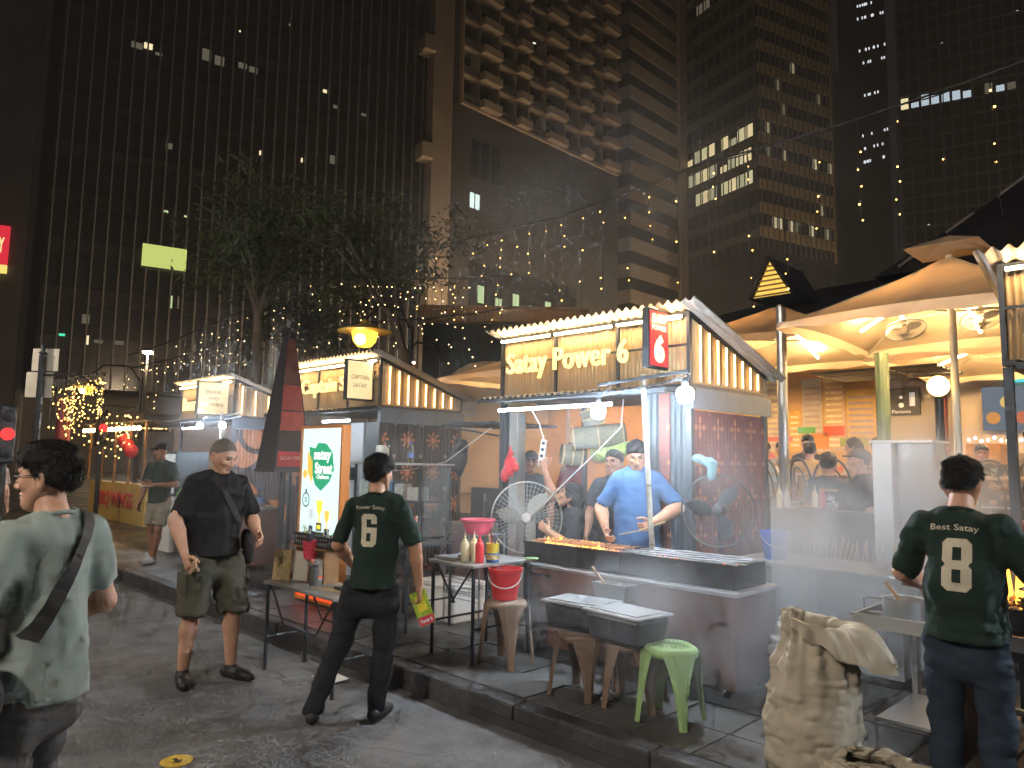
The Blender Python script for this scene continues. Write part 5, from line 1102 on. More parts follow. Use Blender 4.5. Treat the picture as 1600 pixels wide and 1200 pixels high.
B().cyl((-4.3, 14.035, 2.72), (-4.3, 14.03, 2.72), .045, n=10).build('figure_body', MATS['sign_white'], ww); B().cyl((-4.3, 14.035, 2.86), (-4.3, 14.03, 2.86), .03, n=10).build('figure_head', MATS['sign_white'], ww); text('sign_lettering', 'Persons', MATS['sign_white'], ww, (-4.3, 14.035, 2.61), (1, 0, 0), (0, 0, 1), .3, .06, .003)
one(B().box(-3.7, -3.58, 13.9, 14.05, .15, 3.6), 'drain_pipe', M('maroon_pipe', (.2, .04, .04), .5), 'dark red upright pipe on the pale wall', 'pipe')
one(B().box(-3.5, -3.25, 13.9, 14.05, 1.0, 1.8), 'hose_cabinet', m_red, 'red hose cabinet on the pale wall', 'cabinet')
ms = thing('menu_screen', 'lit menu board with round dishes and cyan heading at the far right', 'sign', (-2.7, 13.9, 2.2)); B().box(-3.05, -1.9, 13.95, 14.04, 2.25, 2.95).build('panel', E('menu_panel', (.25, .30, .36), .07), ms)
for k in range(6): B().prism(circ(-2.9+.2*k, 2.45+.25*(k % 2), .1, 14), (0, 13.945, 0), (1, 0, 0), (0, 0, 1), .006).build('dish_picture', E('dish%d' % (k % 3), ((.8, .35, .1), (.85, .6, .2), (.7, .2, .1))[k % 3], .1), ms)
B().box(-2.6, -1.9, 13.93, 14.03, 3.02, 3.2).build('heading', E('cyan_heading', (.1, .7, .75), .14), ms); B().box(-2.66, -1.9, 13.94, 14.035, 3.205, 3.24).build('heading_edge', E('yellow_edge', (.9, .85, .15), .14), ms)
text('sign_lettering', 'BBQ SEAFOOD', E('heading_ink', (.02, .2, .5), .05), ms, (-2.25, 13.925, 3.11), (1, 0, 0), (0, 0, 1), .62, .12, .004, .02)
for k in range(16): B().ball((-3.25+.09*k, 13.9, 2.1+.03*math.sin(k*2)), .028, 6).build('marquee_bulb', E('marquee%d' % (k % 3), ((1, .85, .6), (1, .5, .9), (.7, .8, 1))[k % 3], .6), ms)
one(B().box(-3.0, -2.55, 12.6, 13.0, .8, 2.0), 'wooden_cabinet', m_wood, 'light wooden cabinet by the pale wall under the menu board', 'cabinet', bevel=.01)
one(B().box(-2.6, -1.5, 12.2, 12.8, .8, 1.7), 'stacked_gear', m_black, 'dark stacked trays before the menu board', 'trays', bevel=.03)
# raised terrace
ter = struct(B().box(-16, 4, 7.9, 14.09, .152, .80).build('terrace', M('terrace_floor', (.15, .12, .09), .6, var=.2)))
# square parasols
m_canvas = M('canvas', (.62, .54, .40), .75, var=.08, sc=2)
_g = NG(m_canvas); _t = _g.n('ShaderNodeBsdfTranslucent'); _t.inputs[0].default_value = (.62, .42, .22, 1); _x = _g.n('ShaderNodeMixShader'); _x.inputs[0].default_value = .3; _n = m_canvas.node_tree.nodes
_g.link(_n['Principled BSDF'].outputs[0], _x.inputs[1]); _g.link(_t.outputs[0], _x.inputs[2]); _g.link(_x.outputs[0], _n['Material Output'].inputs[0])
def parasol(cx, cy, ze, za, h, label, cap=True, tubes=2):
    t = thing('square_parasol', label, 'parasol', (cx, cy, .8), 0, 'large square parasols over the terrace')
    n = 8; vs = []; cs = [(-h, -h), (h, -h), (h, h), (-h, h)]; q = B()
    for s_ in range(4):
        (ax, ay), (bx, by) = cs[s_], cs[(s_+1) % 4]; vs = []
        for i in range(n+1):
            f = .05+.95*i/n
            for j in range(n+1):
                g_ = j/n; x_, y_ = ax+(bx-ax)*g_, ay+(by-ay)*g_; sag = -.10*math.sin(math.pi*g_)*f*0+.06*math.sin(math.pi*g_)*f-.10*math.sin(math.pi*f)*.6
                vs.append((cx+x_*f, cy+y_*f, za-(za-ze)*f+sag*.8))
        q.add(vs, [(i*(n+1)+j, (i+1)*(n+1)+j, (i+1)*(n+1)+j+1, i*(n+1)+j+1) for i in range(n) for j in range(n)])
    q.build('canopy', m_canvas, t, smooth=True)
    v = B()
    for s_ in range(4):
        (ax, ay), (bx, by) = cs[s_], cs[(s_+1) % 4]; vs = []
        for j in range(13): g_ = j/12; vs += [(cx+ax+(bx-ax)*g_, cy+ay+(by-ay)*g_, ze+.048*math.sin(math.pi*g_)), (cx+(ax+(bx-ax)*g_)*1.005, cy+(ay+(by-ay)*g_)*1.005, ze-.06+.015*math.sin(j*2.1))]
        v.add(vs, [(2*j, 2*j+1, 2*j+3, 2*j+2) for j in range(12)])
    v.build('valance', m_canvas, t, smooth=True)
    B().cyl((cx, cy, .8), (cx, cy, za), .035, n=12).build('pole', M('pole_paint', (.55, .5, .38), .5), t)
    for a, b_ in cs:
        B().bar((cx+a*.04, cy+b_*.04, za-.08), (cx+a*.98, cy+b_*.98, ze-.03), .022).build('rib', MATS['pole_paint'], t); B().bar((cx+a*.03, cy+b_*.03, za-.55), (cx+a*.5, cy+b_*.5, za-(za-ze)*.5-.12), .018).build('strut', MATS['pole_paint'], t)
    if cap:
        c2 = .27*h; q = B(); q.add([(cx-c2, cy-c2, za+.05), (cx+c2, cy-c2, za+.05), (cx+c2, cy+c2, za+.05), (cx-c2, cy+c2, za+.05), (cx, cy, za+.2)], [(0, 1, 4), (1, 2, 4), (2, 3, 4), (3, 0, 4)]); q.build('vent_cap', m_canvas, t)
    for k in range(tubes):
        a, b_ = ((-1, .05), (.05, 1), (.6, -.9))[k]; p, r_ = (cx+a*h*.28, cy+b_*h*.28, za-(za-ze)*.28-.16), (cx+a*h*.72, cy+b_*h*.72, za-(za-ze)*.72-.14)
        B().cyl(p, r_, .016, n=8).build('light_tube', E('amber_tube', (1, .60, .25), 92), t)
    return t
parasol(-1.95, 7.95, 3.0, 3.70, 1.2, 'big square cream parasol nearest the stalls with vented top')
parasol(-9.6, 11.2, 3.25, 4.1, 1.9, 'cream parasol glimpsed between the Captain and middle stalls', cap=False)
parasol(-4.9, 10.6, 3.3, 4.05, 1.7, 'cream parasol behind the red patterned stall wall', cap=False)
parasol(-1.9, 11.6, 3.05, 3.7, 1.6, 'cream parasol deepest on the terrace at the right', tubes=3)
# wall fans under the parasol, posts, globe lamp
for k, (c, lab) in enumerate((((-2.40, 8.05, 3.03), 'cage fan hung under the near parasol, left of its pole'), ((-1.80, 8.4, 3.12), 'cage fan hung under the near parasol, right of its pole'))): fan(c, .19, (.25, -.35, -.9), lab, stand=False, zfloor=c[2]-.1)
def post(x, y, z0, z1, r, mat, label): return one(B().cyl((x, y, z0), (x, y, z1), r, n=12), 'post', mat, label, 'post')
post(-3.66, 7.95, .15, 3.42, .055, m_alu, 'tall grey metal post behind the red patterned stall wall')
post(-2.95, 9.0, .8, 2.95, .075, M('green_post', (.08, .13, .08), .5), 'green post beside the restroom sign')
gl = thing('globe_lamp', 'lit globe lamp on a dark post under the near parasol', 'lamp', (-2.07, 8.0, .8)); B().cyl((-2.07, 7.85, .8), (-2.07, 7.85, 2.31), .04, n=12).build('post', m_steel, gl); B().ball((-2.07, 7.85, 2.42), .1, 18).build('globe', E('globe_glow', (1, .62, .2), .8), gl, smooth=True)
gr = thing('roof_terrace_canopy', 'dark slatted canopy above the restroom sign', 'canopy', (-3.6, 11.5, 2.9)); 
for k in range(6): B().box(-4.6, -2.9, 11+.22*k, 11.14+.22*k, 3.0, 3.04).build('slat', m_steel, gr)
# terrace furniture
def round_chair(x, y, z, rz, label):
    t = thing('bentwood_chair', label, 'chair', (x, y, z), rz, 'bentwood chairs on the terrace'); m_ = M('chair_black', (.02, .018, .016), .35)
    B().lathe([(.19, 0), (.2, .012), (.19, .025)], 20, (0, 0, .44)).build('seat', m_, t, world=False)
    def hoop(w_, h, y0): return [(w_*math.cos(a)*(1+.12*math.sin(a)), y0+.06*max(0, math.sin(a)), .46+h*max(0, math.sin(a))**.75) for a in np.linspace(0, math.pi, 15)]
    B().tube(hoop(.19, .46, .16), .014, 8).build('outer_hoop', m_, t, world=False, smooth=True); B().tube(hoop(.11, .36, .17), .010, 8).build('inner_hoop', m_, t, world=False, smooth=True)
    for a in (.8, 2.35, 3.93, 5.5): B().cyl((.16*math.cos(a), .16*math.sin(a), .44), (.2*math.cos(a), .2*math.sin(a), 0), .013, n=8).build('leg', m_, t, world=False)
round_chair(-3.42, 8.2, .8, 2.6, 'bentwood chair nearest the red patterned wall'); round_chair(-3.2, 8.15, .8, 3.4, 'bentwood chair just left of the person in graphic tee')
round_chair(-2.75, 8.3, .8, 2.9, 'bentwood chair between graphic tee and woman in cap'); round_chair(-3.9, 8.3, .8, 2.8, 'bentwood chair half hidden by the red patterned wall'); round_chair(-2.45, 8.6, .8, 3.3, 'bentwood chair behind the kebab machine'); round_chair(-1.75, 8.5, .8, 3.0, 'bentwood chair right of the globe lamp'); round_chair(-1.5, 8.45, .8, 3.6, 'bentwood chair at the far right of the terrace')
for (x, y, lab) in ((-4.0, 9.2, 'round dining table laden with glasses behind the graphic tee'), (-1.6, 9.3, 'round dining table with two glasses at the right')):
    t = thing('dining_table', lab, 'table', (x, y, .8), 0, 'dining tables on the terrace'); B().lathe([(.62, .72), (.64, .73), (.64, .75)], 28).build('tabletop', M('table_wood', (.5, .33, .16), .4, var=.2), t, world=False); B().lathe([(.3, 0), (.28, .03), (.05, .06), (.05, .719)], 16).build('pedestal', m_black, t, world=False)
rg = random.Random(8)
for k in range(14):
    x, y = (-4.0+.5*math.cos(k*2.4)*(k % 5)/5, 9.2+.5*math.sin(k*2.4)*(k % 5)/5) if k < 10 else (-1.9+.2*(k-10), 9.05+.1*(k % 2))
    t = thing('drinking_glass', 'small drinking glass on the %s dining table' % ('left' if k < 10 else 'right'), 'glass', (x, y, 1.551), 0, 'glasses on the %s dining table' % ('left' if k < 10 else 'right')); B().lathe([(.03, 0), (.036, .13), (.033, .13), (.027, .01), (.001, .01)], 12, cap=False).build('glass', m_glass, t, world=False, smooth='auto'); B().lathe([(.026, .012), (.031, .09)], 12).build('drink', M('drink%d' % (k % 3), ((.6, .4, .15), (.7, .65, .5), (.5, .2, .05))[k % 3], .3), t, world=False)
# ================================================================ far left: signs, traffic lights, kiosk
sp = thing('sign_post', 'dark sign post with two white plate backs and a finial at far left', 'sign post', (-10.5, 2.28, 0)); B().cyl((-10.5, 2.28, 0), (-10.5, 2.28, 2.85), .04, n=10).build('pole', m_black, sp); B().lathe([(.02, 0), (.05, .03), (.02, .06), (.04, .1), (.0, .16)], 12, (-10.5, 2.28, 2.85)).build('finial', m_black, sp, smooth=True)
for z0, z1, dx in ((2.66, 2.94, 0), (2.33, 2.645, -.04)):
    c = Vector((-10.5+dx, 2.28+dx, 0)); u = V(.707, .707, 0)*.165; n_ = V(-.707, .707, 0)*.06
    B().prism([(-1, z0), (1, z0), (1, z1), (-1, z1)], c+n_, u, (0, 0, 1), .006).build('sign_plate', M('plate_back', (.62, .56, .45), .5, .2, var=.12), sp, bevel=.004)
B().tube([(-10.5, 2.28, 2.6), (-10.2, 2.58, 2.63), (-9.95, 2.8, 2.45)], .012, 6).build('bracket', m_black, sp, smooth=True)
def traffic(x, y, z, label):
    t = thing('traffic_light', label, 'traffic light', (x, y, 0), 0, 'traffic lights'); B().cyl((x, y, 0), (x, y, z-.25), .05, n=10).build('pole', m_black, t); B().box(x-.12, x+.12, y-.1, y+.1, z-.25, z+.55).build('housing', m_black, t, bevel=.02)
    for k in range(3): B().lathe([(.085, 0), (.07, .03), (.0, .045)], 16, (x+.121, y, z+.4-.25*k), (1, 0, 0)).build('lens', E('red_signal', (1, .02, .02), .5) if k == 1 else m_black, t)
traffic(-12.3, 2.3, 1.75, 'red traffic light at the far left edge'); traffic(-17.5, 5.0, 2.05, 'red traffic light beside the jewel shop sign')
one(B().cyl((-20.5, 5.0, 0), (-20.5, 5.0, 3.0), .16, n=14), 'column', M('red_column', (.30, .05, .06), .5), 'dark red column under the yellow fairy lights', 'column')
ns = thing('neon_canopy', 'shop canopy edged with red neon at the far left', 'canopy', (-24, -3, 0)); B().box(-27, -22, -6, 1.0, 3.05, 3.4).build('canopy', m_concd, ns); B().tube([(-21.95, -6, 3.0), (-21.95, 1.05, 3.05)], .04, 6).build('neon_tube', E('red_neon', (1, .04, .05), .8), ns); B().box(-26.5, -26, -6, 1, 0, 3.04).build('shop_wall', m_beige, ns)
for y in (-4.4, .8): B().cyl((-22.1, y, 0), (-22.1, y, 3.04), .1, n=10).build('column', m_concd, ns)
kk = thing('food_kiosk', 'warm lit kiosk with yellow counter and bulb row beyond the far stall', 'kiosk', (-18, 5.9, .15)); B().box(-20.2, -16.4, 5.6, 5.9, .15, 1.0).build('counter', M('kiosk_yellow', (.6, .42, .1), .5, var=.2), kk); B().box(-20.4, -16.2, 7.6, 7.7, .15, 2.4).build('back_wall', m_beige, kk); B().box(-20.5, -16.1, 5.4, 7.7, 2.35, 2.5).build('roof', m_concd, kk)
for k in range(5): B().box(-20.3+.95*k, -20.25+.95*k, 5.55, 5.6, 1.0, 2.35).build('post', m_wood, kk)
for k in range(14): B().ball((-20.2+.29*k, 5.4, 2.2), .05, 8).build('bulb', E('kiosk_bulb', (1, .62, .22), 5), kk)
text('sign_lettering', 'BBQ WINGS', m_red, kk, (-18.3, 5.595, .6), (1, 0, 0), (0, 0, 1), 2.4, .4, .01, .02)
for k in range(3): one(B().ball((-17.6+.25*k, 5.5, 1.95-.12*k), .14, 10, (1, 1, 1.1)), 'paper_lantern', m_red, 'red paper lantern at the kiosk, %s from the left' % ('first', 'second', 'third')[k], 'lantern', 'red lanterns')
pg = thing('shop_sign', 'amber lit shop sign reading Pure Gem far down the street', 'sign', (-30, 8.5, 2.4)); m_pg = E('amber_letters', (1, .62, .2), .5); fpg = Fac(cw(-18.8, 34), (.707, .707))
fpg.part('backing', m_black, pg, 1.2, 3.0, 2.7, 3.5, -.2, -.05)
text('sign_lettering', 'PURE GEM', m_pg, pg, fpg.at(2.1, 2.98, 0), fpg.d, (0, 0, 1), 1.65, .34, .02, .04); text('sign_lettering', 'GOLD & SILVER', m_pg, pg, fpg.at(2.1, 3.3, 0), fpg.d, (0, 0, 1), 1.65, .14, .02, .02)
# ================================================================ pendant street lamps, fairy lights, trees
def pendant(x, y, z, r, es, label):
    t = thing('pendant_lamp', label, 'lamp', (x, y, .15), 0, 'yellow street lamps'); B().lathe([(r*.98, -.01), (r, .0), (r*.4, .09), (r*.15, .14), (r*.1, .2)], 28, (x, y, z)).build('shade', M('lamp_shade', (.5, .33, .07), .5, .1), t, smooth='auto')
    B().lathe([(.001, -r*.62), (r*.26, -r*.57), (r*.42, -r*.38), (r*.49, -.02)], 24, (x, y, z), cap=False).build('bowl', E('amber_bowl_%d' % es, (1, .50, .05), es*.07), t, smooth=True)
    B().ball((x+.11*r/.46, y-.16*r/.46, z-r*.36), r*.2, 12).build('bright_lamp', E('lamp_core', (1, .8, .4), 3), t, smooth=True)
    B().tube([(x, y, z+.2), (x, y+.3, z+.5), (x-.2, y+.9, z+.55), (x-.3, y+1.2, z+.2)], .02, 6).build('arm', m_black, t); B().cyl((x-.3, y+1.2, .15), (x-.3, y+1.2, z+.3), .05, n=10).build('post', m_black, t)
    return t
pendant(-10.58, 7.0, 3.80, .46, 5, 'large yellow disc lamp glowing above the Captain Satay stall'); pendant(-11.6, 8.6, 3.45, .28, 1, 'smaller yellow disc lamp just above the Captain roof'); pendant(-17.8, 4.74, 3.1, .3, 9, 'yellow bowl lamp amid fairy lights at the far left')
m_fairy = E('fairy_bulb', (1, .52, .11), 1.3, False); m_fairyw = E('fairy_white', (1, .66, .28), 1.1, False)
def curve(pts, n):
    pts = [Vector(p) for p in pts]; out = []
    for i in range(len(pts)-1):
        a, b_ = pts[i], pts[i+1]; k = n
        for j in range(k): f = j/k; q = a.lerp(b_, f); q.z -= .35*math.sin(math.pi*f)*(a-b_).length*.05; out.append(q)
    return out+[pts[-1]]
def fairy(pts, label, drop, step, rnd, mat, r, dens=1.0):
    c = curve(pts, 24); t = thing('fairy_lights', label, 'string lights', (c[0].x, c[0].y, c[0].z), 0, 'strings of fairy lights')
    B().tube(c, .012, 5).build('wire', m_cable, t); B().tube([q+V(0, .02, .025*math.sin(i*.8)) for i, q in enumerate(c)], .008, 4).build('wire', m_cable, t)
    bl = B(); d = 0; last = c[0]
    for q in c[1:]:
        d += (q-last).length; last = q
        if d >= step:
            d = 0; L_ = rnd.uniform(*drop); pt = [q]; x = q.copy(); n = max(3, int(L_/.16))
            for j in range(n):
                x = x+V(rnd.uniform(-.02, .02), rnd.uniform(-.02, .02), -L_/n); pt.append(x.copy())
                if rnd.random() < dens: bl.ball(x+V(rnd.uniform(-.03, .03), rnd.uniform(-.03, .03), 0), r*rnd.uniform(.7, 1.15), 5)
            B().tube(pt, .005, 4).build('drop_wire', m_cable, t)
    o = bl.build('bulb', mat, t); o['kind'] = 'stuff'; return t
rf_ = random.Random(12)
fairy([(-.2, 8.6, 6.3), (-1.29, 8.1, 5.5), (-4.5, 7.76, 5.3), (-10.19, 9.1, 5.86), (-17.96, 9.78, 6.38)], 'long string of hanging fairy lights swung across the whole street', (.6, 1.9), .40, rf_, m_fairy, .0105, .5)
fairy([(-8.5, 8.4, 4.7), (-12, 7.4, 5.1), (-15, 6.6, 4.6), (-18, 5.6, 3.9)], 'fairy light string running under the trees', (.3, 1.4), .14, rf_, m_fairyw, .0095, .45)
fairy([(-9.5, 9.6, 4.5), (-13, 8.6, 4.5), (-16.5, 7.2, 4.3), (-20, 6.2, 3.8)], 'second fairy light string farther under the trees', (.3, 1.2), .16, rf_, m_fairyw, .0105, .4)
fairy([(-24, 6.2, 4.1), (-20.5, 5.0, 3.3), (-17.5, 4.4, 2.85), (-14.5, 4.7, 2.5)], 'dense yellow fairy lights before the far stalls', (.35, 1.0), .10, rf_, m_fairy, .017, .7)
fairy([(-17.2, 4.9, 3.35), (-15.4, 4.3, 3.2), (-14.2, 3.55, 2.95), (-13.4, 3.1, 2.8)], 'thick bunch of yellow fairy lights behind the sign post', (.3, .9), .05, rf_, m_fairy, .012, .7)
m_leaf = M('leaf', (.045, .06, .022), .6, var=.5, sc=2.5); m_bark = M('bark', (.10, .08, .06), .9, var=.3, sc=8)
def tree(x, y, h, crown, label, n, rnd, frond=True):
    t = thing('street_tree', label, 'tree', (x, y, .15), 0, 'trees behind the stalls'); cx, cy, cz, rx, ry, rz = crown
    B().tube([(x, y, .15), (x+.05, y, h*.4), (x+(cx-x)*.5, y+(cy-y)*.5, h*.8), (cx, cy, cz+rz*.3)], [.14, .11, .08, .03], 8).build('trunk', m_bark, t, smooth=True)
    for k in range(9):
        a = rnd.uniform(0, 6.28); e = rnd.uniform(-.2, .8); B().tube([(x+(cx-x)*.5, y+(cy-y)*.5, h*.8), (cx+rx*.4*math.cos(a), cy+ry*.4*math.sin(a), cz+rz*.3*e), (cx+rx*.85*math.cos(a), cy+ry*.85*math.sin(a), cz+rz*.6*e)], [.05, .03, .01], 6).build('limb', m_bark, t)
    lf = B(); cl = [(max(-.8, min(.8, rnd.gauss(0, .45))), max(-.8, min(.8, rnd.gauss(0, .45))), max(-.8, min(.8, rnd.gauss(0, .45)))) for _ in range(60)]
    for i in range(n):
        c = cl[rnd.randrange(len(cl))]; p = V(cx+rx*(c[0]+rnd.gauss(0, .13)), cy+ry*(c[1]+rnd.gauss(0, .13)), cz+rz*(c[2]+rnd.gauss(0, .13)))
        a = rnd.uniform(0, 6.28); dn = rnd.uniform(-.9, .3); d = V(math.cos(a), math.sin(a), dn).normalized(); s_ = d.cross(V(0, 0, 1)).normalized(); L_ = rnd.uniform(.06, .26)
        wd = s_*L_*.16; lf.add([p, p+d*L_*.5+wd, p+d*L_+V(0, 0, -.04), p+d*L_*.5-wd], [(0, 1, 2, 3)])
    o = lf.build('crown', m_leaf, t); o['kind'] = 'stuff'; return t
rt_ = random.Random(6)
tree(-10.5, 8.2, 5.2, (-11.9, 8.0, 5.5, 1.9, 1.9, 1.3), 'dark feathery tree behind the Captain Satay stall', 3200, rt_)
tree(-13.3, 6.4, 5.4, (-13.4, 6.4, 6.0, 1.5, 1.5, 1.4), 'dark feathery tree left of the lamp, over the tapering banner', 3200, rt_)
tree(-15.6, 8.6, 4.5, (-15.6, 8.6, 4.6, 1.2, 1.2, 1.0), 'smaller dark tree behind the Beer & Drinks stall', 4000, rt_)
# ================================================================ people
def nrm(v): v = np.array(v, float); return v/(np.linalg.norm(v)+1e-9)
def head_mesh(h=.0045, jaw=1.0):
    s = SDF((-.1, -.12, -.14), (.1, .14, .14), h)
    s.ell((0, -.005, .022), (.075, .096, .092), .02); s.cone((0, .035, -.01), (0, .058, -.088), .062*jaw, .034*jaw, .03)
    for q in (-1, 1):
        s.cone((q*.046*jaw, .012, -.04), (q*.018, .062, -.092), .03, .024, .025); s.ell((q*.036, .066, -.022), (.026, .022, .02), .02)
        s.ell((q*.031, .098, .006), (.019, .014, .011), .012, '-'); s.cone((q*.012, .092, .026), (q*.046, .08, .028), .009, .008, .012)
        s.ell((q*.079, -.006, -.012), (.010, .022, .033), .006, R=[(1, q*.35, 0), (-q*.35, 1, .12), (0, -.12, 1)]); s.ell((q*.0875, .0, -.010), (.006, .010, .018), .004, '-')
    s.cone((0, .094, .012), (0, .114, -.028), .008, .0125, .010); s.ell((-.012, .103, -.034), (.010, .011, .008), .006); s.ell((.012, .103, -.034), (.010, .011, .008), .006)
    s.cone((-.017, .091, -.058), (.017, .091, -.058), .0075, .0075, .006); s.cone((-.015, .090, -.071), (.015, .090, -.071), .008, .008, .006); s.ell((0, .092, -.0645), (.022, .016, .002), .003, '-')
    v, q = s.mesh(); c = v[q].mean(1); mi = np.zeros(len(q), int)
    x, y, z = np.abs(c[:, 0]), c[:, 1], c[:, 2]
    mi[(x < .021) & (z > -.077) & (z < -.051) & (y > .083)] = 1
    mi[(x > .013) & (x < .05) & (z > .022+.004*(x > .03)) & (z < .034) & (y > .066)] = 2
    mi[(x > .019) & (x < .044) & (np.abs(z-.005) < .0042) & (y > .062)] = 3
    return v, q, mi
def hair_mesh(style, h=.006):
    s = SDF((-.13, -.15, -.2), (.13, .2, .16), h)
    if style == 'cap':
        s.ell((0, -.004, .03), (.085, .106, .092), .01); s.cut((0, 0, .028), (0, .12, -1), .004); s.cone((-.03, .11, .045), (.03, .11, .045), .045, .045, .01, flat=((0, 0, 1), .22))
        return s.mesh()
    t = {'short': .005, 'thick': .006, 'buzz': .003, 'long': .012}[style]
    s.ell((0, -.008, .022), (.076+t, .096+t, .094+t), .01)
    if style in ('short', 'thick'): k_ = 1.0 if style == 'short' else 1.55; s.ell((0, .004, .056), (.072+.008*k_, .092+.009*k_, .058+.013*k_), .025)
    s.noise(.006 if style != 'buzz' else .002, 30, 3, (1, .6, 1)); s.noise(.007 if style != 'buzz' else 0, 70, 5, (1.3, .35, 1))
    if style == 'long':
        s.cone((0, -.06, 0), (0, -.085, -.12), .07, .05, .02); s.cut((0, .066, .045), (0, .9, -.35), .01)
    elif style == 'buzz': s.cut((0, .075, .06), (0, .62, -.78), .01); s.cut((0, -.09, -.055), (0, .3, -1), .01)
    else: s.cut((0, .082, .055), (0, .60, -.80), .012); s.cut((0, -.09, -.068), (0, .15, -1), .01)
    return s.mesh()
def hand_mesh(curl, h=.004):
    """wrist at 0, fingers along +y, thumb to +x, palm faces -z"""
    s = SDF((-.07, -.05, -.13), (.1, .22, .04), h)
    s.cone((0, -.04, 0), (0, .015, 0), .027, .028, .01, flat=((0, 0, 1), .75)); s.cone((-.018, .03, 0), (-.024, .085, 0), .020, .017, .015, flat=((0, 0, 1), .75)); s.cone((.016, .03, 0), (.022, .088, 0), .021, .018, .015, flat=((0, 0, 1), .75)); s.cone((0, .03, 0), (0, .088, 0), .02, .017, .015, flat=((0, 0, 1), .75))
    for k, (x, L_) in enumerate(((.029, .070), (.010, .079), (-.010, .073), (-.028, .056))):
        p = np.array((x, .086, 0.)); a = 0.
        for j, f in enumerate((.45, .31, .24)):
            a += curl*(.75, 1.05, .7)[j]*(1+.08*k)+.06; d = np.array((x*.9*(1-curl)*.6, math.cos(a), -math.sin(a))); d /= np.linalg.norm(d); e = p+d*L_*f; s.cone(p, e, .0094-.0008*j, .0088-.001*j, .004); p = e
    p = np.array((.022, .022, -.006))
    for j, (d, L_) in enumerate((((.72, .62, -.25), .045), ((.42, .85, -.35*(1+curl)), .032), ((.15, .9, -.3*(1+curl)), .026))): e = p+nrm(d)*L_; s.cone(p, e, .0135-.0018*j, .0118-.0018*j, .006); p = e
    return s.mesh()
def strands(v, q, n, seed, L=.022):
    """fine hair: thin ribbons lying over the hair surface"""
    r = np.random.default_rng(seed); f = q[r.integers(0, len(q), n)]; a, b_, c, d = v[f[:, 0]], v[f[:, 1]], v[f[:, 2]], v[f[:, 3]]; N_ = np.cross(c-a, d-b_); N_ /= np.linalg.norm(N_, axis=1)[:, None]+1e-9
    w0 = r.dirichlet((1, 1, 1, 1), n); p = a*w0[:, :1]+b_*w0[:, 1:2]+c*w0[:, 2:3]+d*w0[:, 3:]
    fl = np.stack([p[:, 0]*3+r.normal(0, .25, n), p[:, 1]*3.5+.25*(p[:, 2] > .07)+r.normal(0, .25, n), -.55+r.normal(0, .3, n)], 1); fl -= N_*(fl*N_).sum(1)[:, None]; fl /= np.linalg.norm(fl, axis=1)[:, None]+1e-9
    l = L*r.uniform(.5, 1.2, n)[:, None]; m_ = p+fl*l*.5+N_*l*.16; e = p+fl*l+N_*l*.10; s_ = np.cross(fl, N_)*.0009
    vs = np.stack([p-s_, p+s_, m_+s_, m_-s_, e+s_*.3, e-s_*.3], 1).reshape(-1, 3); k = np.arange(n)[:, None]*6; return vs, np.concatenate([k+np.array([[0, 1, 2, 3]]), k+np.array([[3, 2, 4, 5]])])
_C = {}
def cached(k, f, *a):
    if k not in _C: _C[k] = f(*a)
    return _C[k]
def rot3(yaw, pitch, roll=0): return np.array(Matrix.Rotation(yaw, 3, 'Z') @ Matrix.Rotation(pitch, 3, 'X') @ Matrix.Rotation(roll, 3, 'Y'))
DEF = dict(pel=(0, 0, .95), chest=(0, 0, 1.30), neck=(0, -.012, 1.445), head=(0, .022, 1.60), shR=(.172, -.01, 1.39), elR=(.222, -.035, 1.11), wrR=(.228, .05, .87), shL=(-.172, -.01, 1.39), elL=(-.222, -.035, 1.11), wrL=(-.228, .05, .87),
           hipR=(.088, 0, .92), knR=(.10, .02, .50), anR=(.105, -.02, .075), hipL=(-.088, 0, .92), knL=(-.10, .02, .50), anL=(-.105, -.02, .075))
def skin(n, c): return M('skin_'+n, c, .5, var=.10, sc=22, sss=.12, bump=.05, bs=120, coord='obj')
SK = dict(light=skin('light', (.50, .28, .19)), tan=skin('tan', (.40, .205, .12)), brown=skin('brown', (.25, .115, .062)))
m_lip = M('lips', (.21, .085, .062), .5, var=.05); m_eye = M('eye_dark', (.03, .022, .018), .2, var=0)
HAIRC = dict(black=M('hair_black', (.010, .009, .009), .5, var=.3, sc=60, bump=.6, bs=160, spec=.22, coord='obj'), grey=M('hair_grey', (.16, .14, .12), .6, var=.3, sc=60, bump=.5, bs=200, coord='obj'))
def cloth(n, c, r=.85, v=.12): return M('cloth_'+n, c, r, var=v, sc=9, bump=.12, bs=220, coord='obj', spec=.25)
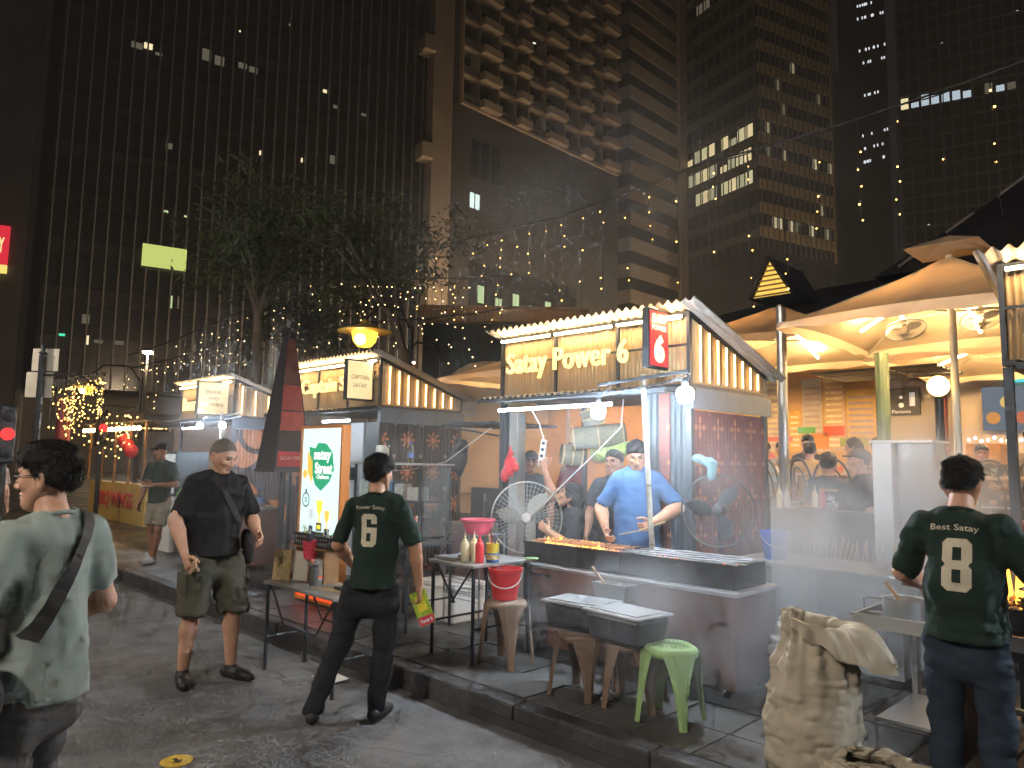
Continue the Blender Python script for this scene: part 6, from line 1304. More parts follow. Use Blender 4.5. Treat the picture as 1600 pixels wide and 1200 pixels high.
def person(label, loc, rz, h=1.70, pose=None, shirt=None, bottom=None, skin='tan', hair=('short', 'black'), head=(0, 0, 0), curl=(.45, .45), girth=1.0, shoes=None, res=.012, hem=.86, sleeve=.72, shorts=None, thumb=None, feet=True, glasses=False, group=None, seed=1, wr=1.0, feetdir=None):
    P = {k: np.array(v, float) for k, v in {**DEF, **(pose or {})}.items()}
    t = thing('person', label, 'person', loc, rz, group); t.scale = (h/1.72,)*3
    g = girth; allp = np.array(list(P.values())); lo, hi = allp.min(0)-.2, allp.max(0)+.2; lo[2] = max(lo[2], -.02)
    Y_ = (0, 1, 0)
    # torso axis and its flat direction (for leaning bodies)
    ax = nrm(P['chest']-P['pel']); rt_v = nrm(P['shR']-P['shL']); fl = nrm(np.cross(ax, rt_v)); up_ = ax
    # ---- body: one surface for trunk and limbs, head and hands added finely
    s = SDF(lo, hi, res); k = .025
    s.cone(P['chest']+up_*.02, P['pel']+up_*.1, .13*g, .115*g, k, flat=(fl, .65)); s.cone(P['pel']+up_*.06, P['pel']-up_*.03, .12*g, .11, k, flat=(fl, .75)); s.cone(P['chest']+up_*.06, P['neck'], .08, .055, k)
    s.cone(P['neck']-up_*.02, P['head']-up_*.05, .056+.006*(g-1), .052, k)
    for q in 'RL':
        s.cone(P['sh'+q], P['el'+q], .040*g, .041*g, k); s.cone(P['el'+q], P['el'+q]+(P['wr'+q]-P['el'+q])*.3, .041*g, .042*g, .02); s.cone(P['el'+q]+(P['wr'+q]-P['el'+q])*.3, P['wr'+q], .042*g, .027, .02)
        lk = .6 if (bottom and not shorts) else 1; s.cone(P['chest']+up_*.05, P['sh'+q], .06, .040, k); s.cone(P['hip'+q], P['kn'+q], .082*g*lk, .056*lk, k); m_ = P['kn'+q]+(P['an'+q]-P['kn'+q])*.32+np.array((0, -.018, 0)); s.cone(P['kn'+q], m_, .053*lk, .058*lk, .02); s.cone(m_, P['an'+q], .058*lk, .036, .02)
    v, q_ = s.mesh(); VS, QS, MI, n0 = [v], [q_], [np.zeros(len(q_), int)], len(v)
    Rh = rot3(head[0], head[1], head[2] if len(head) > 2 else 0); hv, hq, hm = cached('head%.2f' % (1+.08*(g > 1.15)), head_mesh, .0045, 1+.08*(g > 1.15))
    HS = np.array((1.02, 1.0, 1.02)); hp = P['head']; VS.append((hv*HS) @ Rh.T+hp); QS.append(hq+n0); MI.append(hm); n0 += len(hv)
    for i, q in enumerate('RL'):
        d = nrm(P['wr'+q]-P['el'+q]); td = (thumb or {}).get(q, (0, 1, .1) if d[2] < -.5 else (0, 0, 1)); td = np.array(td, float); td = nrm(td-d*(td@d)); pn = np.cross(d, td)*(-1 if q == 'R' else 1)
        mv, mq = cached('hand%.2f' % curl[i], hand_mesh, curl[i]); mv = mv*(1.0 if q else 1); Rm = np.stack([td, d, -pn], 1); hv2 = mv*1.02 @ Rm.T+P['wr'+q]
        mq2 = mq if np.linalg.det(Rm) > 0 else mq[:, ::-1]; VS.append(hv2); QS.append(mq2+n0); MI.append(np.zeros(len(mq), int)); n0 += len(hv2)
    me = np_mesh('body', np.concatenate(VS), np.concatenate(QS), True, np.concatenate(MI)); sk_ = SK[skin]
    for m_ in (sk_, m_lip, HAIRC[hair[1] if hair else 'black'], m_eye): me.materials.append(m_)
    bo = mesh_obj('body', me, None, t)
    if hair:
        v, q_ = cached('hair'+hair[0], hair_mesh, hair[0])
        if hair[0] != 'cap' and res < .0125: sv, sq_ = strands(v, q_, 5000 if hair[0] != 'buzz' else 3500, seed, .024 if hair[0] != 'buzz' else .009); q_ = np.concatenate([q_, sq_+len(v)]); v = np.concatenate([v, sv])
        mt = HAIRC[hair[1]] if hair[0] != 'cap' else cloth('cap', (.02, .02, .022)); mesh_obj('cap' if hair[0] == 'cap' else 'hair', np_mesh('hair', (v*HS) @ Rh.T+hp, q_), mt, t)
        if hair[0] == 'cap': v, q_ = cached('hairbuzz', hair_mesh, 'buzz'); mesh_obj('hair', np_mesh('hair', (v*HS) @ Rh.T+hp, q_), HAIRC['black'], t)
    if glasses:
        gl_ = B()
        for q in (-1, 1): gl_.tube([Vector(Rh @ np.array((q*.033+.024*math.cos(a), .106-.012*abs(math.cos(a)), .002+.018*math.sin(a)))+hp) for a in np.linspace(0, 2*math.pi, 16, endpoint=False)], .0018, 5, True); gl_.tube([Vector(Rh @ np.array(p)+hp) for p in ((q*.058, .094, .006), (q*.078, .05, .008), (q*.084, -.01, .004))], .0018, 5)
        gl_.tube([Vector(Rh @ np.array((x, .108, .006))+hp) for x in (-.01, 0, .01)], .0018, 5); gl_.build('glasses', M('spectacles', (.05, .045, .04), .3, .5), t, world=False)
    # ---- shirt
    sh = None
    if shirt:
        s = SDF(lo, hi, res); k = .04; hp_ = P['pel']+up_*(hem-.95)
        s.cone(P['shL']*.62+P['shR']*.38, P['shR']*.62+P['shL']*.38, .088, .088, .03); s.cone(P['chest']+up_*.01, P['pel']+up_*.14, .158*g, .148*g, k, flat=(fl, .70)); s.cone(P['pel']+up_*.15, hp_-up_*.05, .150*g, .172*g, k, flat=(fl, .78))
        if g > 1.05: s.ell(P['pel']+up_*.17+fl*(-.05), (.15*g, .12*g, .16), .05)
        for q in 'RL':
            a, e = P['sh'+q], P['el'+q]; d = e-a; L_ = np.linalg.norm(d); en = a+d*sleeve; s.cone(a*.93+P['chest']*.07, en, .064*(.6+.4*g), .066*(.55+.45*g), .045); s.cone(en+d/L_*.075, en+d/L_*.16, .082, .09, .006, '-')
        s.noise(.0075*wr, 11, seed, (1, 1, .55)); s.noise(.0045*wr, 24, seed+1, (1.2, 1.2, .5)); s.noise(.010*wr, 5, seed+2, (1, 1, .8)); s.ridge(.0055*wr, 6.5, seed+7, (1.3, 1.3, .55)); s.ridge(.003*wr, 14, seed+8, (.8, .8, 1.3))
        s.cut(hp_, -up_, .006)
        nk = P['neck']+up_*.035; s.ell(nk+np.array((0, .012, .02)), (.060, .060, .04), .008, '-')
        v, q_ = s.mesh(); sh = mesh_obj('shirt', np_mesh('shirt', v, q_), shirt, t)
        cr_ = B(); n_ = 22
        cpts = [Vector(P['neck']+np.array((.064*math.cos(a), .006+.064*math.sin(a), .006-.022*math.sin(a)))) for a in np.linspace(0, 2*math.pi, n_, endpoint=False)]; cr_.tube(cpts, .009, 6, True).build('collar', shirt, sh, world=False, smooth=True)
    if bottom:
        s = SDF(lo, hi, res); k = .03; s.cone(P['hipL']*.8+up_*.02, P['hipR']*.8+up_*.02, .104*g, .104*g, k, flat=((0, 1, 0), .86)); s.cone(P['pel']+up_*.02, P['pel']+up_*.06, .13*g, .122*g, .03, flat=(fl, .78))
        for q in 'RL':
            if shorts: d = (P['kn'+q]-P['hip'+q]); en = P['hip'+q]+d*shorts; s.cone(P['hip'+q], en, .096*g, .094*g, .02); dn = nrm(d); s.cone(en+dn*.10, en+dn*.2, .108, .11, .006, '-')
            else: s.cone(P['hip'+q], P['kn'+q], .096*g, .074, .02); s.cone(P['kn'+q], P['an'+q]+np.array((0, -.004, .0)), .074, .062, .02)
        s.noise(.006*wr, 10, seed+5, (1, 1, .9)); s.noise(.004*wr, 22, seed+6, (.8, .8, 1.5)); s.ridge(.005*wr, 8, seed+9, (.7, .7, 1.5))
        if shirt: s.cut(P['pel']+up_*(hem-.95+.035), up_, .02)
        if not shorts: s.cut((0, 0, min(P['anR'][2], P['anL'][2])-.02), (0, 0, -1), .006)
        v, q_ = s.mesh(); mesh_obj('shorts' if shorts else 'trousers', np_mesh('trousers', v, q_), bottom, t)
        if shorts == .98:
            for q, sx in (('R', 1), ('L', -1)): c = P['hip'+q]+(P['kn'+q]-P['hip'+q])*.55+np.array((sx*.088*g, 0, 0)); B().cbox(c, (.03, .13, .16)).build('pocket', bottom, t, world=False, bevel=.012)
    if shoes:
        for q in 'RL':
            a = P['an'+q].copy(); fd = (feetdir or {}).get(q, (0, 1)); fd = np.array((fd[0], fd[1], 0.)); fd /= np.linalg.norm(fd); b0 = a-fd*.045; s = SDF(a-.26, a+.26, .008); z0 = a[2]-.075
            s.cone((b0[0], b0[1], z0+.045), (a[0]+fd[0]*.13, a[1]+fd[1]*.13, z0+.032), .044, .042, .02); s.cone((a[0]+fd[0]*.06, a[1]+fd[1]*.06, z0+.04), (a[0]+fd[0]*.185, a[1]+fd[1]*.185, z0+.028), .043, .032, .02); s.cone((a[0], a[1], z0+.05), (a[0], a[1], z0+.09), .045, .043, .015); s.cut((0, 0, z0+.002), (0, 0, -1), .006); s.cut((0, 0, z0+.098), (0, 0, 1), .006)
            v, q_ = s.mesh(); mesh_obj('shoe', np_mesh('shoe', v, q_), shoes, t)
    return t, sh, P
def shirt_print(t, sh, mat, polys, back=True, off=.003, name='print'):
    """lay flat quads given as corner lists (x, z) in the person's own frame on the shirt"""
    me = sh.data; bv = BVHTree.FromPolygons([v.co for v in me.vertices], [p.vertices for p in me.polygons]); sg_ = -1 if back else 1; b = B(); ca = {}
    def prj(x, z):
        key = (round(x, 4), round(z, 4))
        if key not in ca:
            r = bv.ray_cast(Vector((x, sg_*.8, z)), Vector((0, -sg_, 0)), 1.2); ca[key] = None if r[0] is None else Vector((x, r[0].y+sg_*off, z))
        return ca[key]
    for pl in polys:
        q = [prj(*p) for p in pl]
        if all(x is not None for x in q): b.add(q if back else q[::-1], [tuple(range(len(q)))])
    return b.build(name, mat, sh, world=False, smooth=True)
def digit_polys(dg, cx, cz, w_, h):
    U, W = 10., 18.; st = .5; out = []
    def ins(u, v):
        if (u+v < 1.6) or (U-u+v < 1.6) or (u+W-v < 1.6) or (U-u+W-v < 1.6): return False
        if dg == '8':
            if abs(v-9)+u < 1.4 or abs(v-9)+(U-u) < 1.4: return False
            return not ((3.4 < u < 6.6) and (3 < v < 7.4 or 10.6 < v < 15))
        if 3.4 < u < 6.6 and (3 < v < 7.4 or 10.4 < v < 15): return False
        return not (u >= 6.6 and 10.4 < v < 12.6)
    nu, nv = int(U/st), int(W/st)
    for i in range(nu):
        for j in range(nv):
            if ins((i+.5)*st, (j+.5)*st): x0, z0 = cx-w_/2+w_*i/nu, cz-h/2+h*j/nv; x1, z1 = x0+w_/nu, z0+h/nv; out.append([(x0, z0), (x1, z0), (x1, z1), (x0, z1)])
    return out
def text_polys(s_, cx, cz, w_, h, bold=.01, arc=0):
    me = text_mesh(s_, 0, bold); bm = bmesh.new(); bm.from_mesh(me); bmesh.ops.triangulate(bm, faces=bm.faces); co = np.array([v.co[:] for v in bm.verts]); mn, mx = co.min(0), co.max(0)
    f = lambda v: ((v.co.x-(mn[0]+mx[0])/2)/(mx[0]-mn[0])*w_, (v.co.y-(mn[1]+mx[1])/2)/(mx[1]-mn[1])*h)
    out = []
    for fc in bm.faces:
        if fc.normal.z < .5 and fc.normal.z > -.5: continue
        pl = [f(v) for v in fc.verts]; pl = pl if fc.normal.z > 0 else pl[::-1]; out.append([(cx+x, cz+z-arc*x*x) for x, z in pl])
    bm.free(); bpy.data.meshes.remove(me); return out
def ribbon(path, w_):
    out = []
    for i in range(len(path)-1):
        (x0, z0), (x1, z1) = path[i], path[i+1]; dx, dz = x1-x0, z1-z0; l = math.hypot(dx, dz); px_, pz_ = -dz/l*w_/2, dx/l*w_/2
        out.append([(x0-px_, z0-pz_), (x1-px_, z1-pz_), (x1+px_, z1+pz_), (x0+px_, z0+pz_)])
    return out
def lp(a, b_, n): return [(a[0]+(b_[0]-a[0])*i/n, a[1]+(b_[1]-a[1])*i/n) for i in range(n+1)]
def face(fx, fy): return math.atan2(-fx, fy)
def held(t, p): s_ = t.scale[0]; a = t.rotation_euler[2]; return (t.location.x+s_*(p[0]*math.cos(a)-p[1]*math.sin(a)), t.location.y+s_*(p[0]*math.sin(a)+p[1]*math.cos(a)), t.location.z+s_*p[2])
c_black = cloth('black', (.016, .017, .019)); c_green = cloth('dark_green', (.013, .027, .020)); c_linen = cloth('grey_green', (.25, .295, .27), .85, .07); c_dark = cloth('charcoal', (.045, .045, .046)); c_olive = cloth('olive_khaki', (.075, .07, .052)); c_navyj = cloth('dark_jean', (.02, .03, .045)); c_blue = cloth('blue', (.03, .07, .155)); c_maroon = cloth('maroon', (.22, .03, .035)); c_white = cloth('white', (.6, .56, .5)); c_khaki = cloth('khaki', (.20, .18, .13)); c_red = cloth('red', (.45, .02, .03))
m_beigep = M('shirt_number', (.50, .44, .33), .8, var=.1, sc=40, coord='obj'); m_shoe = M('shoe_black', (.018, .018, .02), .55, var=.3, sc=20, coord='obj'); m_bagc = M('bag_black', (.012, .012, .013), .7, var=.2, coord='obj')

# 1 the man at the left edge
t, sh, P = person('man in grey green shirt with black sling bag walking off at left', (-3.10, .74, 0), face(-.90, -.42), 1.68, dict(elL=(-.27, .0, 1.12), wrL=(-.17, .23, 1.02), elR=(.25, -.01, 1.11), wrR=(.17, .22, 1.03), knR=(.10, .12, .50), anR=(.10, .12, .075), anL=(-.1, -.22, .12), knL=(-.10, .0, .5)), c_linen, cloth('grey_trouser', (.085, .085, .088)), 'light', ('thick', 'black'), (.45, -.06), glasses=True, shoes=m_shoe, res=.010, hem=.80, girth=1.03, seed=3, wr=1.25)
shirt_print(t, sh, m_bagc, ribbon(lp((.115, 1.47), (-.165, .985), 40), .05), True, .016, 'strap')
s = SDF((-.42, -.2, .66), (-.12, .22, 1.06), .009); s.cone((-.24, -.04, .86), (-.26, .1, .82), .10, .11, .04, flat=((1, 0, 0), .5)); s.cone((-.25, -.03, .95), (-.25, .1, .93), .07, .07, .04, flat=((1, 0, 0), .5)); s.noise(.008, 14, 3); v, q = s.mesh(); mesh_obj('sling_bag', np_mesh('bag', v, q), m_bagc, t)
# 2 the man in black t-shirt
t, sh, P = person('man in black t-shirt and olive shorts standing in the road', (-5.56, 2.42, 0), face(.97, .0), 1.79, dict(chest=(0, .0, 1.30), head=(.0, .055, 1.585), neck=(0, .005, 1.445), elR=(.275, -.03, 1.12), wrR=(.255, .12, .90), elL=(-.29, -.06, 1.13), wrL=(-.25, .16, 1.02), anR=(.17, -.02, .075), knR=(.145, .03, .5), anL=(-.14, .06, .075), knL=(-.13, .07, .5)), c_black, c_olive, 'light', ('buzz', 'grey'), (.38, -.42), (.5, .35), girth=1.17, shoes=m_shoe, res=.010, hem=.87, shorts=.98, sleeve=.80, seed=11, wr=1.1, feetdir=dict(R=(.3, 1), L=(-.35, 1)))
shirt_print(t, sh, m_bagc, ribbon(lp((.08, 1.44), (-.19, 1.02), 36), .045), False, .007, 'strap')
s = SDF((-.36, -.12, .78), (-.14, .16, 1.06), .009); s.cone((-.235, .0, .98), (-.245, .02, .86), .065, .075, .03, flat=((1, 0, 0), .5)); v, q = s.mesh(); mesh_obj('sling_bag', np_mesh('bag', v, q), m_bagc, t)
R_ = Matrix.Rotation(.5, 3, 'X'); wl = thing('wallet', 'small tan wallet in the hand of the man in black', 'wallet', held(t, (.235, .215, .83)), face(.97, 0)); B().cbox((0, 0, 0), (.016, .12, .07), R_).build('cover', M('tan_leather', (.34, .22, .13), .6), wl, world=False, bevel=.004)
# 3 shirt number 6
t, sh, P = person('man standing in the road, back turned, dark green shirt numbered six, flyer in hand', (-4.01, 2.79, 0), face(-.60, .78), 1.665, dict(anL=(-.36, -.06, .075), knL=(-.22, .03, .50), hipL=(-.10, 0, .92), anR=(.03, .06, .075), knR=(.07, .05, .50), elR=(.27, .01, 1.12), wrR=(.29, .06, .87), elL=(-.265, .03, 1.12), wrL=(-.2, .2, .95)), c_green, cloth('black_trouser', (.018, .02, .024)), 'tan', ('thick', 'black'), (-.38, -.1), (.65, .5), girth=1.0, shoes=m_shoe, res=.009, hem=.86, sleeve=.86, seed=21, wr=1.1, feetdir=dict(L=(-.35, 1), R=(.15, 1)))
shirt_print(t, sh, m_beigep, digit_polys('6', -.015, 1.235, .105, .21), name='shirt_number'); shirt_print(t, sh, m_beigep, text_polys('Power Satay', -.01, 1.382, .20, .034, .008, .9), name='shirt_lettering')
fl_ = thing('flyer', 'folded yellow, green and red flyer in the hand of shirt number 6', 'flyer', held(t, (.315, .075, .66)), face(-.60, .78)+.35); Rf = Matrix.Rotation(-.35, 3, 'Y'); B().cbox((0, 0, .06), (.105, .006, .22), Rf).build('card', M('flyer_green', (.35, .5, .05), .5, var=.5, sc=30), fl_, world=False)
B().cbox(Rf @ V(0, -.0045, .03)+V(0, 0, .06), (.06, .002, .10), Rf).build('yellow_panel', M('flyer_yellow', (.75, .62, .04), .5, var=.15, sc=40), fl_, world=False); B().cbox(Rf @ V(0, -.0045, -.08)+V(0, 0, .06), (.1, .002, .055), Rf).build('red_panel', M('flyer_red', (.6, .05, .08), .5, var=.15, sc=40), fl_, world=False)
text('flyer_lettering', 'Power 6', M('flyer_white', (.9, .9, .9), .5, var=0), fl_, Vector(fl_.location)+Rf @ V(0, -.0057, -.08)+V(0, 0, .06), Rf @ V(1, 0, 0), Rf @ V(0, 0, 1), .075, .028, .001, .02)
# 4 shirt number 8
t, sh, P = person('man cooking at the right grill, back turned, dark green shirt numbered eight', (-.90, 3.66, .15), face(-.06, 1), 1.55, dict(head=(0, .045, 1.59), elR=(.30, .08, 1.14), wrR=(.24, .33, 1.03), elL=(-.29, .09, 1.13), wrL=(-.2, .34, 1.02)), c_green, c_navyj, 'light', ('short', 'black'), (-.12, -.3), (.7, .7), girth=1.06, shoes=m_shoe, res=.009, hem=.86, sleeve=.86, seed=31, wr=1.3)
shirt_print(t, sh, m_beigep, digit_polys('8', -.0, 1.215, .12, .235), name='shirt_number'); shirt_print(t, sh, m_beigep, text_polys('Best Satay', -.01, 1.38, .20, .036, .008, .5), name='shirt_lettering')
# 5 the cooks
t, sh, P = person('burly cook in plain blue t-shirt minding the grills', (-3.68, 5.20, .15), face(.50, -.86), 1.685, dict(head=(0, .05, 1.59), elR=(.31, .03, 1.13), wrR=(.24, .24, .96), elL=(-.34, .05, 1.15), wrL=(-.14, .28, 1.04)), c_blue, cloth('blue_trouser', (.03, .05, .09)), 'tan', ('short', 'black'), (.05, -.38), (.6, .9), girth=1.30, res=.011, hem=.80, sleeve=.85, seed=41, wr=1.1)
st = B().tube([(-3.62, 4.86, 1.07), (-3.38, 4.78, 1.12), (-3.18, 4.85, 1.2)], [.004, .006, .008], 6); one(st, 'fan_stick', m_stick, 'pale stick held across the grill by the cook in blue', 'stick')
t, sh, P = person('bearded cook in black t-shirt with white print, second from right', (-4.08, 5.42, .15), face(.35, -.9), 1.60, dict(elR=(.25, .02, 1.1), wrR=(.24, .16, .90), elL=(-.24, .03, 1.1), wrL=(-.2, .2, .92)), c_black, c_dark, 'brown', ('short', 'black'), (-.25, .05), girth=1.1, res=.013, hem=.84, seed=51)
shirt_print(t, sh, M('shirt_white', (.6, .62, .62), .8, var=.05), text_polys('mo', -.02, 1.27, .1, .06, .02), False, .004, 'shirt_lettering')
t, sh, P = person('cook with black cap and glasses behind the big fan', (-5.32, 5.62, .15), face(.62, -.78), 1.60, None, c_black, c_dark, 'brown', ('cap', 'black'), (.1, -.1), girth=1.0, res=.013, seed=61, glasses=True)
D_ = -.36; dz = lambda p: (p[0], p[1], p[2]+D_)
t, sh, P = person('crouching cook reaching up to the dangling power strip', (-4.42, 5.28, .15), face(-.72, -.69), 1.66, dict(pel=dz((0, -.1, .95)), chest=dz((0, -.02, 1.30)), neck=dz((0, .02, 1.44)), head=dz((0, .05, 1.58)), shR=dz((.17, .02, 1.40)), shL=dz((-.17, .02, 1.38)), elR=dz((.16, .22, 1.56)), wrR=dz((.08, .30, 1.82)), elL=dz((-.25, .05, 1.12)), wrL=dz((-.16, .26, 1.26)), hipR=dz((.09, -.1, .92)), hipL=dz((-.09, -.1, .92)), knR=(.14, .28, .42), knL=(-.14, .28, .42), anR=(.12, -.02, .075), anL=(-.12, -.02, .075)), c_black, c_dark, 'tan', ('long', 'black'), (-.2, .35), (.8, .6), girth=1.15, res=.012, hem=.86, seed=71)
ph = thing('phone', 'dark phone in the hand of the crouching cook', 'phone', (-4.66, 5.05, .93), .6); B().cbox((0, 0, .07), (.075, .01, .15)).build('case', m_black, ph, world=False, bevel=.004)
t, sh, P = person('man in maroon shirt half hidden behind the bamboo baskets', (-5.7, 6.75, .15), face(.9, .1), 1.72, None, c_maroon, c_dark, 'brown', ('short', 'black'), (0, -.1), res=.015, seed=81)
# 6 the vendor at the far stall and passers-by
t, sh, P = person('vendor in dark green shirt and cap leaning near the far cart', (-10.9, 3.92, .15), face(.62, -.78), 1.66, dict(elR=(.25, -.03, 1.1), wrR=(.27, .05, .86), elL=(-.24, .0, 1.12), wrL=(-.03, .22, 1.12), anR=(.06, .0, .075), anL=(-.03, .14, .075), knL=(-.08, .12, .5)), c_green, c_khaki, 'brown', ('cap', 'black'), (-.4, -.05), shoes=M('shoe_grey', (.3, .3, .3), .6), res=.014, shorts=.85, seed=91)
one(B().cbox((-10.75, 3.68, 1.22), (.16, .08, .01), Matrix.Rotation(.6, 3, 'Z')), 'paper_tray', m_paper, 'white paper tray in the hand of the far vendor', 'tray')
person('passer-by in pale pink shirt at the far left edge', (-13.3, 2.35, 0), face(-.8, .5), 1.70, None, cloth('pale_pink', (.45, .33, .30)), c_dark, 'light', ('short', 'grey'), (0, 0), res=.016, seed=95, shoes=m_shoe)
person('passer-by all in dark clothes walking at the far left', (-11.55, 1.75, 0), face(-.8, .6), 1.60, dict(anL=(-.1, -.2, .1), anR=(.1, .16, .075), knR=(.1, .12, .5)), c_dark, c_dark, 'brown', ('short', 'black'), (0, 0), res=.016, seed=97, shoes=m_shoe)
# 7 right: vendor behind the grill, people at the bar counter, diners
person('person in red top cut off by the right edge', (-.75, 5.36, .15), face(-.4, -.9), 1.58, dict(elR=(.29, .02, 1.12), wrR=(.3, .2, 1.0)), c_red, c_dark, 'tan', ('short', 'black'), (0, -.2), girth=1.1, res=.013, seed=101)
t, sh, P = person('person in black tee with pale graphic on its back at the bar counter', (-3.0, 7.50, .15), face(-.37, .93), 1.62, dict(elR=(.28, .02, 1.12), wrR=(.2, .25, 1.05)), c_black, c_dark, 'tan', ('thick', 'black'), (-.1, -.1), girth=1.12, res=.013, seed=111)
rg2 = random.Random(2); blob = []
for i in range(12):
    for j in range(17):
        x, z = -.09+.015*i, 1.05+.015*j
        if ((x)/.085)**2+((z-1.16)/.115)**2 < 1 and rg2.random() < .7: blob.append([(x, z), (x+.015, z), (x+.015, z+.015), (x, z+.015)])
shirt_print(t, sh, M('pale_graphic', (.42, .43, .44), .8, var=.6, sc=40), blob, name='shirt_graphic'); shirt_print(t, sh, M('gold_graphic', (.5, .30, .06), .8, var=.4, sc=60), [[(-.09+.012*i, 1.315+.004*(i % 2)), (-.081+.012*i, 1.315), (-.081+.012*i, 1.345), (-.09+.012*i, 1.345-.004*(i % 3))] for i in range(15)], name='shirt_graphic')
person('person in black cap and top turned sideways at the bar counter', (-2.60, 7.30, .15), face(-.75, -.4), 1.66, None, c_black, c_dark, 'light', ('cap', 'black'), (.0, 0), girth=1.1, res=.013, seed=121)
def seated(label, x, y, rz, sc, shirt, hair=('short', 'black'), head=(0, -.1), skin='tan', glasses=False, seed=5):
    D2 = -.43; d2 = lambda p: (p[0], p[1], p[2]+D2)
    po = {k: d2(DEF[k]) for k in DEF if k[:2] not in ('kn', 'an')}; po.update(knR=(.12, .42, .50), knL=(-.12, .42, .50), anR=(.12, .42, .075), anL=(-.12, .42, .075), elR=d2((.25, .1, 1.12)), wrR=d2((.15, .34, 1.14)), elL=d2((-.25, .1, 1.12)), wrL=d2((-.15, .34, 1.14)))
    return person(label, (x, y, .80), rz, sc, po, shirt, c_dark, skin, hair, head, res=.016, hem=.88, glasses=glasses, seed=seed, group='diners on the terrace')
seated('diner in pale blue shirt at the left end of the terrace', -4.75, 9.55, face(.9, -.3), 1.55, cloth('pale_blue', (.16, .28, .34)), seed=131); seated('diner in white shirt with back to the street', -4.3, 8.75, face(.2, 1), 1.5, c_white, head=(.2, -.2), seed=133)
seated('diner in black shirt and glasses facing the street', -4.26, 10.0, face(.3, -.95), 1.68, c_black, glasses=True, head=(0, -.3), seed=135); seated('diner in cream top turned to the left', -3.55, 9.75, face(-.9, -.1), 1.6, cloth('cream', (.5, .42, .3)), hair=('long', 'black'), seed=137)
seated('dark clothed diner right of the globe lamp', -2.3, 10.4, face(.2, -.9), 1.5, c_black, seed=139); seated('diner in patterned shirt at the far right edge', -1.75, 10.3, face(-.3, -.9), 1.75, cloth('pattern', (.3, .25, .2), .8, .6), seed=141)
seated('diner in orange top behind the restroom-side table', -3.3, 9.9, face(-.4, -.9), 1.6, cloth('orange', (.5, .22, .06)), seed=143); seated('diner in grey top at the back of the terrace near the mural', -5.2, 11.2, face(.4, -.9), 1.6, cloth('grey', (.2, .2, .2)), seed=145)
seated('diner in teal top at the back of the terrace', -3.0, 11.4, face(.1, -.9), 1.65, cloth('teal', (.06, .2, .2)), seed=147); seated('diner in yellow shirt leaning in at the left table', -3.75, 8.85, face(-.5, .8), 1.5, cloth('mustard', (.45, .3, .08)), seed=149)
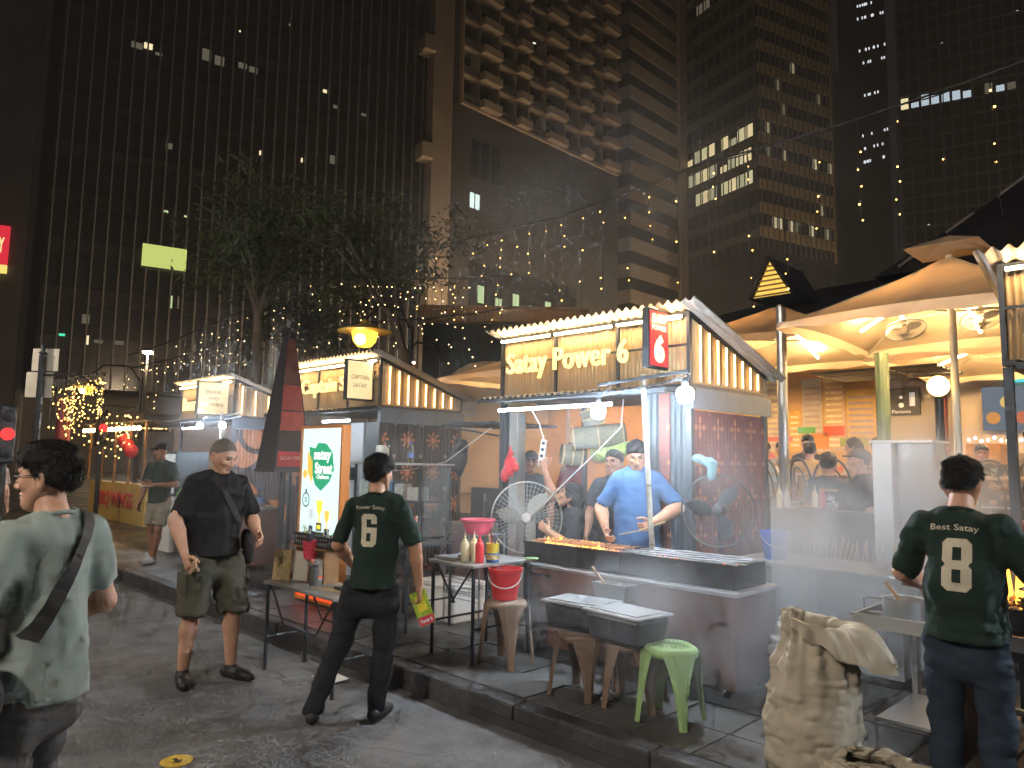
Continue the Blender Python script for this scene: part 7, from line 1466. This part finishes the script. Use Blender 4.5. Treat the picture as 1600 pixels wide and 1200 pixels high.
# ================================================================ air: haze and charcoal smoke
hz = B().box(-265, 205, -125, 325, -1.5, 152).build('haze', None); hz['kind'] = 'stuff'
m = bpy.data.materials.new('haze'); m.use_nodes = True; nt = m.node_tree; nt.nodes.clear(); out = nt.nodes.new('ShaderNodeOutputMaterial'); pv = nt.nodes.new('ShaderNodeVolumePrincipled')
pv.inputs['Color'].default_value = (.80, .80, .82, 1); pv.inputs['Density'].default_value = .0008; pv.inputs['Anisotropy'].default_value = .15; nt.links.new(pv.outputs[0], out.inputs['Volume'])
hz.data.materials.append(m); hz.display_type = 'BOUNDS'
def smoke(c, half, dens, label, scale=1.6, thr=.42, seed=0.0, step=.5, stretch=(1, 1, .6)):
    o = B().box(-1, 1, -1, 1, -1, 1).build('smoke', None); o.location = c; o.scale = half; o['kind'] = 'stuff'; tag(o, label, 'smoke')
    m = bpy.data.materials.new('smoke'); m.use_nodes = True; nt = m.node_tree; nt.nodes.clear(); out = nt.nodes.new('ShaderNodeOutputMaterial'); pv = nt.nodes.new('ShaderNodeVolumePrincipled')
    pv.inputs['Color'].default_value = (.84, .88, .93, 1); pv.inputs['Anisotropy'].default_value = .2
    g = NG(m); tc = g.n('ShaderNodeTexCoord'); ln = g.n('ShaderNodeVectorMath', operation='LENGTH'); g.link(tc.outputs['Object'], ln.inputs[0])
    fo = g.n('ShaderNodeMapRange', interpolation_type='SMOOTHSTEP'); g.link(ln.outputs['Value'], fo.inputs[0]); fo.inputs[1].default_value = .15; fo.inputs[2].default_value = .98; fo.inputs[3].default_value = 1; fo.inputs[4].default_value = 0
    gp = g.n('ShaderNodeNewGeometry'); mp = g.n('ShaderNodeMapping'); g.link(gp.outputs['Position'], mp.inputs[0]); mp.inputs['Location'].default_value = (seed, seed*.7, seed*1.3); mp.inputs['Scale'].default_value = stretch
    tn = g.n('ShaderNodeTexNoise'); g.link(mp.outputs[0], tn.inputs['Vector']); tn.inputs['Scale'].default_value = scale; tn.inputs['Detail'].default_value = 3; tn.inputs['Distortion'].default_value = .6
    r = g.n('ShaderNodeMapRange'); g.link(tn.outputs[0], r.inputs[0]); r.inputs[1].default_value = thr; r.inputs[2].default_value = thr+.28; r.inputs[3].default_value = 0; r.inputs[4].default_value = dens
    g.link(g.m('MULTIPLY', r.outputs[0], fo.outputs[0]), pv.inputs['Density']); g.link(pv.outputs[0], out.inputs['Volume'])
    m.cycles.volume_step_rate = step; o.data.materials.append(m); o.display_type = 'BOUNDS'; return o
smoke((-1.95, 5.35, 1.15), (1.45, 1.2, 1.0), 4.6, 'thick white smoke billowing off the grill at the right', 1.5, .40, 3.1, .5)
smoke((-2.5, 3.98, .62), (1.9, .8, .6), 1.4, 'thin grey smoke drifting low past the stools', 1.8, .42, 7.3, .6)
smoke((-3.5, 4.95, 1.75), (1.5, .8, .8), .24, 'light smoke rising from the grills in front of the cooks', 1.6, .40, 11.0, .7)
smoke((-4.6, 5.9, 4.0), (3.4, 2.3, 1.6), .24, 'grey smoke rolling up over the middle stall roof', .8, .37, 27.0, .42)
smoke((-10.2, 4.9, 2.5), (3.0, 1.3, 2.0), .17, 'bluish smoke hanging between the far stalls', .8, .37, 9.0, .42)
smoke((-6.5, 4.4, 1.35), (7.5, 2.2, 1.6), .10, 'thin haze of smoke along the row of stalls', .6, .34, 21.0, .5)
